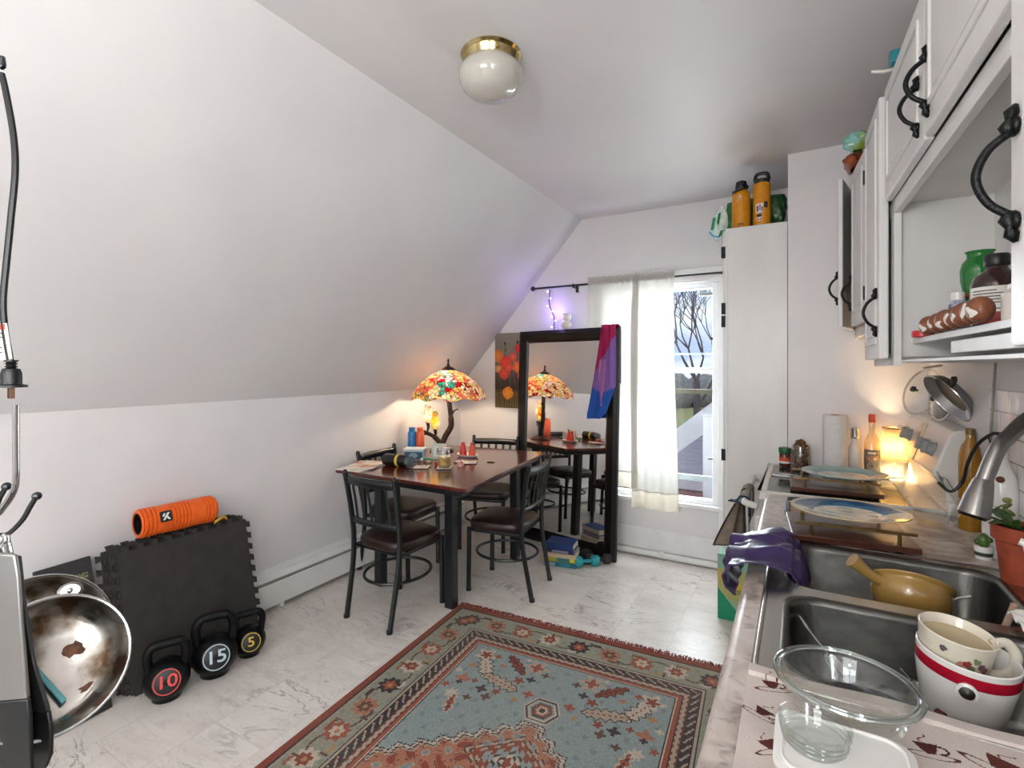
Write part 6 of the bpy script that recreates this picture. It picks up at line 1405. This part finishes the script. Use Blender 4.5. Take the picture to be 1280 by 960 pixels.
# painted olive bottle, plant, cactus
c = Vector((.540, 2.105, CT)); t = Thing('painted_bottle', 'white ceramic bottle painted with green olives behind the plant', 'bottle', tuple(c))
t.part('body', MB().lathe([(1e-4, 0), (.040, 0), (.043, .006), (.043, .20), (.038, .245), (.022, .29), (.016, .31), (.0155, .345), (.018, .35), (1e-4, .352)], c, n=36), M['white']); t.part('wire_hook', MB().torus(c + Vector((-.012, -.005, .365)), .016, .0022, (0, 1, 0), 20, 6), M['iron'])
t.part('stopper', MB().cyl(c + Vector((0, 0, .35)), .012, .02, n=14), plain('#6a5238', .5))
fa = math.atan2(-c.y, -c.x)
def dot(a, z, w, h, rot, hx, nm):
    mb = MB(); nn_ = 14; pts = []
    for i in range(nn_):
        q = 2 * PI * i / nn_; du = w * math.cos(q) * math.cos(rot) - h * math.sin(q) * math.sin(rot); dz = w * math.cos(q) * math.sin(rot) + h * math.sin(q) * math.cos(rot)
        rr_ = .0438 if z + dz < .20 else .0438 - (z + dz - .20) * .12; pts.append((c.x + rr_ * math.cos(fa + a + du / .0435), c.y + rr_ * math.sin(fa + a + du / .0435), c.z + z + dz))
    mb.add(pts, [tuple(range(nn_))]); t.part(nm, mb, plain(hx, .3), solid=.0006, offset=1.)
for a_, z_, w_, h_, ro, hx, nm in ((.2, .165, .022, .007, .5, '#5d6b2e', 'painted_leaf'), (-.25, .155, .022, .007, -.3, '#4d5c2a', 'painted_leaf'), (.45, .15, .02, .007, -.6, '#6d7a3a', 'painted_leaf'), (.0, .14, .013, .010, .2, '#7d8a44', 'painted_olive'), (.35, .185, .012, .009, 0, '#8a9350', 'painted_olive'), (.0, .245, .012, .010, 0, '#6a3a26', 'painted_olive'), (.15, .12, .018, .006, .9, '#5d6b2e', 'painted_leaf')): dot(a_, z_, w_, h_, ro, hx, nm)
c = Vector((.520, 1.865, CT)); t = Thing('potted_plant', 'terracotta pot with green plant at the back of the sink', 'potted plant', tuple(c))
t.part('pot', MB().lathe([(1e-4, 0), (.036, 0), (.040, .004), (.052, .115), (.058, .117), (.061, .12), (.062, .155), (.058, .158), (.052, .155), (.05, .12), (1e-4, .118)], c, n=36), paint('terracotta', '#a5482c', '#8f3d24', .75, scale=20., bump=.2)); t.part('soil', MB().lathe([(1e-4, .148), (.053, .146)], c, n=28), plain('#2b1f18', .95))
lf = paint('leaf_green', '#4d6b2e', '#35521f', .4, scale=30.); rs = random.Random(2)
for i in range(14):
    a = rs.uniform(0, 6.28); l = rs.uniform(.05, .09); ca, sa = math.cos(a), math.sin(a); p0 = c + Vector((.02 * ca, .02 * sa, .148)); up = rs.uniform(.015, .05)
    if p0.x + ca * l > XR - .012: l = max(.02, (XR - .012 - p0.x) / max(ca, .1))
    mb = MB().grid(lambda u, v: p0 + Vector((ca * l * u - sa * (v - .5) * .022 * math.sin(PI * min(u + .08, 1)), sa * l * u + ca * (v - .5) * .022 * math.sin(PI * min(u + .08, 1)), up * math.sin(u * 2.2) + .006 * abs(v - .5))), 8, 4); t.part('leaf', mb, lf, solid=.0015)
c = Vector((.490, 2.06, CT)); t = Thing('cactus_pot', 'tiny succulent in a white and dark cup left of the terracotta pot', 'potted plant', tuple(c)); t.part('cup', MB().lathe([(1e-4, 0), (.020, 0), (.024, .04), (.022, .04), (.019, .004), (1e-4, .004)], c, n=24), M['white']); t.part('band', MB().lathe([(.0213, .01), (.0228, .022)], c, n=24), plain('#3b3f3a', .4)); t.part('succulent', MB().ball(c + Vector((0, 0, .055)), .016, sc=(1, 1, 1.4)).ball(c + Vector((-.014, 0, .05)), .009).ball(c + Vector((.012, -.006, .06)), .009), lf)
# soap pump with its curved spout
c = Vector((.550, 1.70, CT)); t = Thing('soap_pump', 'white curved soap pump spout at the sink back by the terracotta pot', 'soap dispenser', tuple(c)); t.part('base', MB().lathe([(1e-4, 0), (.024, 0), (.025, .01), (.014, .016), (.013, .06), (1e-4, .062)], c, n=20), M['white']); t.part('spout', MB().tube(spline([c + Vector((0, 0, .05)), c + Vector((-.02, 0, .065)), c + Vector((-.045, .01, .085)), c + Vector((-.055, .015, .12)), c + Vector((-.06, .02, .145)), c + Vector((-.072, .025, .152))], 6), .0095, 10), M['white'])

# ---------------------------------------------------------------- dishes in the sinks
zf = CT - DEP + .002
# far bowl: glass bowl, tan stoneware saucepan lying tilted, spoon
c = Vector((.16, 1.70, zf)); t = Thing('glass_bowl', 'clear glass bowl under the tan stoneware pan in the far sink', 'bowl', tuple(c)); t.part('bowl', MB().lathe([(1e-4, 0), (.05, 0), (.085, .03), (.105, .065), (.108, .068), (.103, .066), (.082, .033), (.048, .005), (1e-4, .005)], c, n=40), M['glass']); t.part('rim', MB().torus(c + Vector((0, 0, .067)), .106, .003), M['glass'])
stone = paint('tan_stoneware', '#a58347', '#96753c', .22, scale=8., coat=.4)
A = Vector((.52, .16, .84)).normalized(); c = at(1138, 733, 1.395)
t = Thing('stoneware_pan', 'tan stoneware pan with stubby handle lying in the far sink', 'saucepan', (.22, 1.75, zf + .05))
A = Vector((.10, .60, .78)).normalized()     # tipped, mouth up and away
t.part('pan_body', MB().lathe([(max(p.x, 1e-4), p.z) for p in spline([(0, 0, -.085), (.045, 0, -.083), (.075, 0, -.066), (.090, 0, -.034), (.088, 0, -.008), (.097, 0, .002), (.096, 0, .006), (.084, 0, .0), (.082, 0, -.03), (.068, 0, -.058), (0, 0, -.074)], 5)], c, A, 56), stone, ang=80)
e = Vector((-.80, -.42, .34)); e = (e - A * e.dot(A)).normalized(); h0 = c + e * .085 - A * .022
t.part('handle', MB().tube(spline([h0 - e * .01, h0 + e * .03 + A * .004, h0 + e * .06 + A * .014, h0 + e * .085 + A * .022], 5), [.020, .018, .016, .015, .0145, .014, .014, .0145, .015, .016, .017, .018, .019, .020, .021, .021], 14), stone)
def spoon(lab, a, b, sheen, bowl_at_b=True, group=None, w=.0045):
    a, b = Vector(a), Vector(b); d = (b - a); t = Thing('spoon', lab, 'spoon', tuple((a + b) / 2), group=group)
    n = d.normalized(); sd = n.cross(Vector((0, 0, 1))).normalized(); mid = a.lerp(b, .5) + Vector((0, 0, -.003))
    t.part('handle', MB().tube(spline([a, a.lerp(b, .3), mid, b], 5), [w * 1.25] * 3 + [w] * 6 + [w * .7] * 7, 8, flat=.45), sheen)
    c = b + n * .026; up = sd.cross(n)
    mb = MB().grid(lambda u, v: c + n * (.03 * math.cos(PI * v) ) * -1 + sd * (.018 * math.sin(PI * max(.02, min(v, .98))) * (u * 2 - 1)) + up * (-.006 * (1 - (2 * u - 1) ** 2) * math.sin(PI * v)), 8, 12); t.part('bowl', mb, sheen, solid=.0012)
spoon('white handled spoon sticking out of the tan pan in the far sink', at(1214, 745, 1.36), at(1165, 752, 1.42), M['white'])
# near bowl
c = Vector((.13, 1.315, zf)); t = Thing('dark_plate', 'dark round plate lying at the bottom of the near sink', 'plate', tuple(c)); t.part('plate', MB().lathe([(1e-4, 0), (.07, 0), (.11, .018), (.125, .026), (.124, .029), (.108, .021), (.068, .004), (1e-4, .004)], c, n=48), paint('navy_glaze', '#10141e', '#191f2c', .12, coat=.4)); t.part('foot_ring', MB().torus(c + Vector((0, 0, .002)), .06, .0025), M['black'])
c = Vector((.305, 1.27, zf)); t = Thing('saucepan', 'low dark pan under the white red striped bowl in the near sink', 'saucepan', tuple(c)); t.part('pan_body', MB().lathe([(1e-4, 0), (.075, 0), (.085, .012), (.095, .05), (.099, .052), (.092, .05), (.081, .014), (1e-4, .006)], c, n=48), paint('dark_enamel', '#1a1211', '#2c1a16', .3, scale=20.)); t.part('handle', MB().tube(spline([c + Vector((-.09, .02, .045)), c + Vector((-.13, .045, .055)), c + Vector((-.155, .07, .07))], 5), .009, 10), M['black'])
red = paint('orange_glaze', '#b8432a', '#a63a22', .25, scale=14., coat=.3)
for (x, y, r, h, dz, lab) in ((.225, 1.185, .075, .018, .0, 'orange red plate edge below the casserole bowl in the near sink'), (.392, 1.17, .075, .024, .0, 'orange red dish at the right end of the near sink')):
    t = Thing('red_dish', lab, 'plate', (x, y, zf + .0 + dz), group='orange red dishes in the near sink'); t.part('dish', MB().lathe([(1e-4, 0), (r * .6, 0), (r * .95, h * .8), (r, h), (r * .97, h), (r * .6, .004), (1e-4, .004)], (x, y, zf + dz), n=40), red); t.part('rim', MB().torus((x, y, zf + dz + h), r * .985, .002), red)
# white bowl with red stripe
c = Vector((.278, 1.318, .796)); t = Thing('striped_bowl', 'white bowl with a red stripe and round knob in the near sink', 'bowl', tuple(c), (R(3), R(4), 0), local=True)
# local frame, tilts a little
prof = [(1e-4, 0), (.040, 0), (.056, .008), (.069, .045), (.0785, .10), (.0800, .140), (.078, .142), (.0755, .139), (.075, .10), (.066, .047), (.05, .012), (1e-4, .008)]
bo = t.part('bowl', MB().lathe(prof, n=56), M['white'])
t.part('red_stripe', MB().lathe([(.0790, .108), (.0797, .111), (.0807, .127), (.0802, .130)], n=56), plain('#a8162c', .25), bo, label='crimson stripe')
f = Vector((-.18, -1, 0)).normalized()
t.part('knob', MB().lathe([(.012, 0), (.011, .006), (1e-4, .008)], tuple(f * .080 + Vector((0, 0, .100))), f, 20), M['steel'], bo, label='round metal stud')
t.part('hanger', MB().lathe([(.012, -.002), (.017, .0), (.017, .004), (.012, .006)], tuple(f * .080 + Vector((0, 0, .100))), f, 24), M['white'], bo)
f2 = Vector((-.62, -.78, 0)).normalized(); t.part('foot_tab', MB().bx(tuple(f2 * .066 + Vector((0, 0, .022))), (.018, .016, .022), (0, 0, math.atan2(f2.y, f2.x) + PI / 2)), plain('#5a1c14', .3), bo, bev=.003)
# mug with milky drink
c = Vector((.262, 1.325, .868)); t = Thing('mug', 'floral white mug full of milky liquid sitting in the striped bowl', 'mug', tuple(c), (R(4), R(7), 0), local=True)
mo = t.part('cup', MB().lathe([(1e-4, 0), (.04, 0), (.047, .006), (.056, .05), (.0615, .098), (.0625, .103), (.060, .105), (.0575, .102), (.053, .05), (.044, .008), (1e-4, .006)], n=52), paint('ivory_china', '#ddd5c4', '#d2c9b6', .15, scale=12., coat=.4)); t.part('liquid', MB().lathe([(1e-4, .086), (.0568, .086)], n=48), paint('milky_tea', '#cdbb95', '#bdaa84', .12, scale=8.), label='milky beige liquid')
t.part('handle', MB().tube(spline([(.055, .012, .09), (.078, .02, .098), (.096, .02, .075), (.09, .018, .04), (.058, .012, .025)], 6), .0075, 10, flat=1.3), bpy.data.materials['ivory_china'])
rs = random.Random(9)
for a_, z_, hx in ((-1.45, .07, '#8a3a34'), (-1.35, .062, '#6d7a5a'), (-1.62, .066, '#b07a6a'), (-1.05, .068, '#6a4a5a'), (-.9, .06, '#7a4a3c'), (-2.1, .085, '#5d5a58'), (-1.22, .078, '#74805e')):
    r_ = .046 + .012 * z_ / .1 + .0055; d = Vector((math.cos(a_), math.sin(a_), 0)); mb = MB(); mb.prism(wob(.0075, 10, rs.randint(0, 99)), 0, .0008, frame_mat(d * (.0565 + (z_ - .05) * .115) + Vector((0, 0, z_)), d)); t.part('flower_print', mb, plain(hx, .3), mo)
# wooden spoon + steel spoons
wdm = paint('pale_wood', '#b59a86', '#a08470', .6, scale=8., stretch=(10, 10, 2)); a = at(1268, 758, 1.22); b = at(1244, 812, 1.14)
t = Thing('wooden_spoon', 'pale wooden spatula leaning in the striped bowl beside the mug', 'wooden spoon', tuple(b)); t.part('handle', MB().tube([a, a.lerp(b, .5), b, b + (b - a) * .35], [.008, .0072, .0065, .006], 10, flat=.7), wdm); t.part('tip', MB().ball(a, .009, 10, 8), wdm)
spoon('steel spoon standing in the left corner of the near sink', at(992, 760, 1.28), at(1036, 818, 1.15), M['chrome'], w=.005)
spoon('steel spoon leaning to the left of the striped bowl', at(1116, 820, 1.20), at(1140, 850, 1.14), M['chrome'], w=.0055)
spoon('small spoon lying on the dark plate inside the near sink', at(1068, 857, 1.24), at(1080, 876, 1.21), M['steel'], w=.0045)
# napkin
def nap(u, v): return (.415 + .10 * u, 1.475 + .10 * v, CT + .012 + .010 * math.sin(u * 9 + v * 6) * math.sin(v * 7) + .012 + .02 * u * v)
solo('napkin', MB().grid(nap, 24, 24), M['paper'], 'crumpled white paper napkin on the divider at the right of the sinks', 'napkin', (.46, 1.52, CT + .01), solid=.002)

# ---------------------------------------------------------------- foreground on the counter
def towel_col(c):
    n = len(c); x = c[:, 0]; y = c[:, 1]; out = np.tile(rgb('#cbbfb8'), (n, 1))
    x = x + .10; y = y + .86
    def cup(cx, cy, s, hx, ang):
        ca, sa = math.cos(ang), math.sin(ang); u = ((x - cx) * ca + (y - cy) * sa) / s; v = (-(x - cx) * sa + (y - cy) * ca) / s
        m = (np.abs(u) < .9 * np.sqrt(np.clip((v + .75) / 1.4, 0, 1))) & (np.abs(v) < .65); out[m] = rgb(hx)
        h = np.abs(np.hypot(u - 1.0, v) - .42) < .1; out[h & (u > .8)] = rgb(hx)
        st = (np.abs(u - .35 * np.sin(v * 5)) < .07) & (v > .75) & (v < 1.7); out[st] = rgb('#6a4438')
        sc = np.abs(np.hypot(u / 1.8, (v + .85) / .35) - 1) < .12; out[sc] = rgb('#5a3428')
    for i, (cx, cy, s, a) in enumerate(((-.045, 1.035, .016, .3), (-.055, .95, .016, -.4), (-.04, .87, .016, .6), (.17, .985, .018, .2), (.255, .995, .022, -.5), (.33, .97, .02, .4), (.22, .90, .018, .8), (.30, .88, .018, 0), (.05, .93, .017, .4), (.12, .86, .017, -.3), (.38, .90, .02, .2), (.40, 1.0, .018, 1.))): cup(cx, cy, s, '#4a2018' if i % 2 else '#5a2a20', a)
    return out
tw = solo('tea_towel', MB().grid(lambda u, v: (-.085 + .52 * u, .70 + .375 * v, CT + .004 + (.008 if v > .93 else 0) + .0025 * math.sin(u * 14 + v * 5) * math.sin(v * 11) + .0022), 300, 216), attr_mat('printed_cotton', .9, amp=.08, nscale=300.), 'tea towel printed with brown coffee cups in front of the sink', 'towel', (.10, .86, CT), solid=.0015, offset=-1.)
face_color(tw, towel_col)
# clear casserole bowl
c = Vector((.066, 1.012, CT + .0095)); t = Thing('casserole_bowl', 'large clear glass casserole bowl on the tea towel by the sink', 'bowl', tuple(c), (R(-1), 0, 0), local=True)
t.part('bowl', MB().lathe([(1e-4, 0), (.07, 0), (.082, .006), (.092, .03), (.097, .045), (.106, .047), (.108, .052), (.105, .056), (.098, .054), (.091, .046), (.086, .03), (.077, .010), (1e-4, .006)], n=64), M['glass'])
t.part('rim', MB().torus((0, 0, .052), .104, .0035, n=64).torus((0, 0, .053), .0965, .002, n=64), thin_glass('rim_glass', '#e6eeeb', .34))
# white tub with a round glass lid on it
t = Thing('plastic_tub', 'white plastic tub at the bottom edge in front of the casserole bowl', 'tub', (.05, .84, CT + .006))
tub = MB(); rg = [rr(-.028 - d, .135 + d, .765 - d, .905 + d, .03, CT + .008 + z) for d, z in ((-.012, 0), (-.006, .02), (0, .032), (.004, .033), (.005, .038), (.001, .040), (-.01, .041))]; k = len(rg[0])
tub.add([p for r_ in rg for p in r_], [(i * k + j, i * k + (j + 1) % k, (i + 1) * k + (j + 1) % k, (i + 1) * k + j) for i in range(len(rg) - 1) for j in range(k)] + [tuple(range(k - 1, -1, -1)), tuple((len(rg) - 1) * k + j for j in range(k))])
t.part('tub_body', tub, M['whiteplastic'], ang=60)
t.part('lid_bead', MB().tube(rr(-.022, .129, .771, .899, .028, CT + .050), .0025, 6, closed=True), M['whiteplastic'])
c = Vector((.018, .838, CT + .050)); t = Thing('glass_dish', 'small ribbed glass dish on top of the white plastic tub', 'dish', tuple(c)); t.part('dish', MB().lathe([(1e-4, 0), (.036, 0), (.040, .005), (.045, .03), (.047, .032), (.044, .033), (.040, .028), (.036, .006), (1e-4, .004)], c, n=44), M['glass'])
for z, r_ in ((.008, .041), (.015, .0425), (.022, .044)): t.part('rib', MB().torus(c + Vector((0, 0, z)), r_, .0012, n=44), M['glass'])
c = Vector((.20, .795, CT + .006)); t = Thing('white_saucer', 'white saucer on the tea towel at the bottom edge of the counter', 'saucer', tuple(c)); t.part('saucer', MB().lathe([(1e-4, .0), (.03, 0), (.055, .014), (.058, .018), (.055, .018), (.03, .004), (1e-4, .004)], c, n=40), M['white']); t.part('rim', MB().torus(c + Vector((0, 0, .017)), .0565, .0018), M['white'])
# ================================================================ OUTSIDE
gm = paint('lawn', '#8f9a62', '#a8925a', .9, scale=.5, bump=.0, detail=6.)
struct('ground', MB().box(-90, 60, 9, 140, -3.2, -3.0), gm, smooth=False)
t = Thing('deck', 'red brown board deck outside the window', 'deck', (-1., 5.2, 0))
boards = MB()
M['deck'] = paint('deck_stain', '#8f4a3a', '#7d3f31', .6, scale=4., stretch=(1, 8, 1))
for i in range(16):
    Mo = Matrix.Translation((-2.6 + i * .19, 5.35, -.02)) @ Matrix.Rotation(R(-28), 4, 'Z'); mb = MB(); mb.M = Mo; mb.box(-.085, .085, -1.05, 1.05, -.015, .015); t.part('deck_board', mb, M['deck'], smooth=False)
t.part('deck_frame', MB().box(-3.2, 1.2, YB + .2, 6.6, -.14, -.045), plain('#5a2c24', .7), smooth=False)
wht = paint('white_rail_paint', '#d5d3d6', '#c9c7ca', .5, scale=6.)
t = Thing('deck_railing', 'white slanted stair rail with a post outside the window', 'railing', (-.8, 5.0, 0))
def ray_y(u, v, y): 
    c_ = (u - 640) / 628; r = Vector((-SS + c_ * CC, CC + c_ * SS, (458 - v) / 628)); return Vector((0, 0, 1.5)) + r * (y / r.y)
a, b = ray_y(800, 585, 5.3), ray_y(900, 512, 5.3); d = (b - a).normalized(); nrm = Vector((0, 1, 0)); u_ = nrm.cross(d)
mb = MB().add([tuple(p) for p in (a - u_ * .10, b - u_ * .10, b + u_ * .10, a + u_ * .10, a - u_ * .10 + nrm * .05, b - u_ * .10 + nrm * .05, b + u_ * .10 + nrm * .05, a + u_ * .10 + nrm * .05)], [(0, 1, 2, 3), (7, 6, 5, 4), (0, 4, 5, 1), (1, 5, 6, 2), (2, 6, 7, 3), (3, 7, 4, 0)])
t.part('slanted_rail', mb, wht, smooth=False, bev=.006)
p = ray_y(886, 540, 4.75); t.part('post', MB().box(p.x - .045, p.x + .045, 4.71, 4.80, -.004, ray_y(886, 520, 4.75).z), wht, smooth=False, bev=.006); t.part('post_cap', MB().box(p.x - .055, p.x + .055, 4.70, 4.81, ray_y(886, 520, 4.75).z, ray_y(886, 517, 4.75).z), wht, smooth=False)
pz_ = ray_y(865, 606, 5.6).z; t.part('lower_rail', MB().box(-2.4, .4, 5.58, 5.66, pz_ - .05, pz_ + .05), wht, smooth=False)
struct('wall_neighbour', MB().box(-8, 4, 8.5, 8.7, -3., ray_y(865, 548, 8.5).z), paint('mauve_siding', '#a39a9e', '#948b90', .8, scale=3., stretch=(1, 1, 12)), smooth=False)
t = Thing('bare_tree', 'bare branching tree beyond the lawn outside the window', 'tree', (-2.0, 14., -3.0))
rs = random.Random(21); segs = []
def grow(p, d, l, r, lev):
    q = p + d * l; segs.append((p, p.lerp(q, .5) + Vector((rs.uniform(-.06, .06), 0, rs.uniform(-.06, .06))) * l, q, max(r, .008)))
    if lev == 0: return
    for i in range(3 if lev > 1 else 2):
        nd = (d + Vector((rs.uniform(-.8, .8), rs.uniform(-.5, .5), rs.uniform(-.1, .6)))).normalized(); grow(q, nd, l * rs.uniform(.6, .85), r * .6, lev - 1)
base = ray_y(868, 480, 14.); base.z = -3.
top = base + Vector((.05, 0, 4.1)); segs.append((base, base.lerp(top, .5) + Vector((.06, 0, 0)), top, .14))
for k_ in range(4): grow(top - Vector((0, 0, .25 * k_)), Vector((-.55 + .36 * k_, .2 - .15 * k_, 1)).normalized(), 1.15, .04, 4)
tk = MB(); br = MB()
for p, m_, q, r in segs: (tk if r > .07 else br).tube([p, m_, q], [r, r * .85, r * .62], 5)
bk = paint('tree_bark', '#5d5350', '#6f6560', .9, scale=6.); t.e.location = base; t.loc = base
t.part('trunk', tk, bk); t.part('branches', br, bk)
hm = MB().grid(lambda u, v: (-60 + 90 * u, 60, -3 + v * (2.2 + 1.2 * math.sin(u * 41) + .8 * math.sin(u * 97 + 1))), 200, 2); hm.v = list(hm.v); 
tl = MB()
for i in range(40):
    x = -45 + i * 1.7; tl.ball((x, 60 + rs.uniform(-3, 3), -3 + 1.5), rs.uniform(1.6, 2.8), 10, 7, (1.1, 1, rs.uniform(.8, 1.25)))
solo('tree_line', tl, paint('far_shrubs', '#7f7d78', '#9a958c', .95, scale=3.), 'grey line of distant shrubs on the horizon outside the window', 'shrubs', (-10, 60, -3), kind='stuff')
pile = MB()
for i in range(26): pile.ball((-1.2 + rs.uniform(-1.3, 1.3) - 4.2, 30 + rs.uniform(-1, 1), -2.98 + rs.uniform(0, .25)), rs.uniform(.2, .45), 7, 5, (1, 1, .5))
solo('leaf_pile', pile, paint('fallen_leaves', '#c98a4a', '#b06a35', .95, scale=12.), 'heap of orange fallen leaves on the lawn outside', 'leaves', (-5.4, 30, -3), kind='stuff')

# world
w = bpy.data.worlds.new('overcast'); bpy.context.scene.world = w; w.use_nodes = True; nt = w.node_tree; nt.nodes.clear()
out = nt.nodes.new('ShaderNodeOutputWorld'); bg = nt.nodes.new('ShaderNodeBackground'); L(nt, bg.outputs[0], out.inputs[0]); bg.inputs[1].default_value = .95
tc = nt.nodes.new('ShaderNodeTexCoord'); nz = N(nt, 'ShaderNodeTexNoise', Scale=5., Detail=5.); mp = N(nt, 'ShaderNodeMapping'); mp.inputs['Scale'].default_value = (1, 1, 3); L(nt, tc.outputs['Generated'], mp.inputs[0]); L(nt, mp.outputs[0], nz.inputs['Vector'])
L(nt, ramp(nt, nz.outputs[0], [(.4, '#aebfe8'), (.62, '#e9edf8')]), bg.inputs[0])

# ================================================================ LIGHTS
def area(name, loc, rot, sx, sy, e, col):
    l = bpy.data.lights.new(name, 'AREA'); l.shape = 'RECTANGLE'; l.size = sx; l.size_y = sy; l.energy = e; l.color = col
    o = bpy.data.objects.new(name, l); COL.objects.link(o); o.location = loc; o.rotation_euler = rot; return o
def point(name, loc, e, col, r):
    l = bpy.data.lights.new(name, 'POINT'); l.energy = e; l.color = col; l.shadow_soft_size = r
    o = bpy.data.objects.new(name, l); COL.objects.link(o); o.location = loc; return o
# unseen uplight added behind the camera to brighten slope and ceiling
t = Thing('fill_uplight', 'unseen uplight added behind the camera to brighten slope and ceiling', 'lamp', (-.35, -.8, 0))
t.part('base', MB().cyl((-.35, -.8, 0), .14, .02, bev=.005), M['iron']); t.part('pole', MB().cyl((-.35, -.8, .02), .012, 1.66), M['iron'])
t.part('bowl_shade', MB().lathe([(.02, 1.66), (.10, 1.69), (.17, 1.75)], (-.35, -.8, 0), n=36), M['white'], solid=.003); t.part('bulb', MB().ball((-.35, -.8, 1.75), .03), glow('fill_bulb', '#fff0dc', 30.))
point('fill_uplight_point', (-.35, -.8, 1.80), E_UP, (1., .95, .90), .12)
area('daylight_back_window', ((WX0 + WX1) / 2, YB + .16, (WZ0 + WZ1) / 2 + .1), (R(-90), 0, 0), .85, 1.6, E_BACK, (.93, .96, 1.))
area('fill_side_window', (XR + .2, (RW[0] + RW[1]) / 2, (RW[2] + RW[3]) / 2), (0, R(90), 0), 1.05, 1.05, E_SIDE, (1., .98, .96))  # fill light through the added side window
area('fill_front_window', ((FW[0] + FW[1]) / 2, YF - .2, (FW[2] + FW[3]) / 2), (R(90), 0, 0), 1.55, 1.25, E_FRONT, (1., .98, .96))  # fill light through the added front window
point('kitchen_lamp_light', LM + Vector((0, 0, .155)), E_LAMP, (1., .72, .42), .03)
point('glass_lamp_light', shade + Vector((0, 0, .06)), E_TIFF, (1., .80, .55), .04)
point('fairy_light_glow', (-1.84, 3.90, 1.98), E_VIO, (.42, .28, 1.), .04)
# camera
cd = bpy.data.cameras.new('camera'); cam = bpy.data.objects.new('camera', cd); COL.objects.link(cam)
cam.location = (0, 0, 1.5); cam.rotation_euler = (R(90), 0, R(29.8)); cd.sensor_width = 36; cd.lens = 628 / 1280 * 36; cd.shift_y = -22 / 1280; cd.clip_start = .03; cd.clip_end = 500
sc = bpy.context.scene; sc.camera = cam
sc.view_settings.view_transform = 'Standard'; sc.view_settings.look = 'None'; sc.view_settings.exposure = EXPO; sc.view_settings.gamma = 1.; sc.view_settings.use_curve_mapping = False
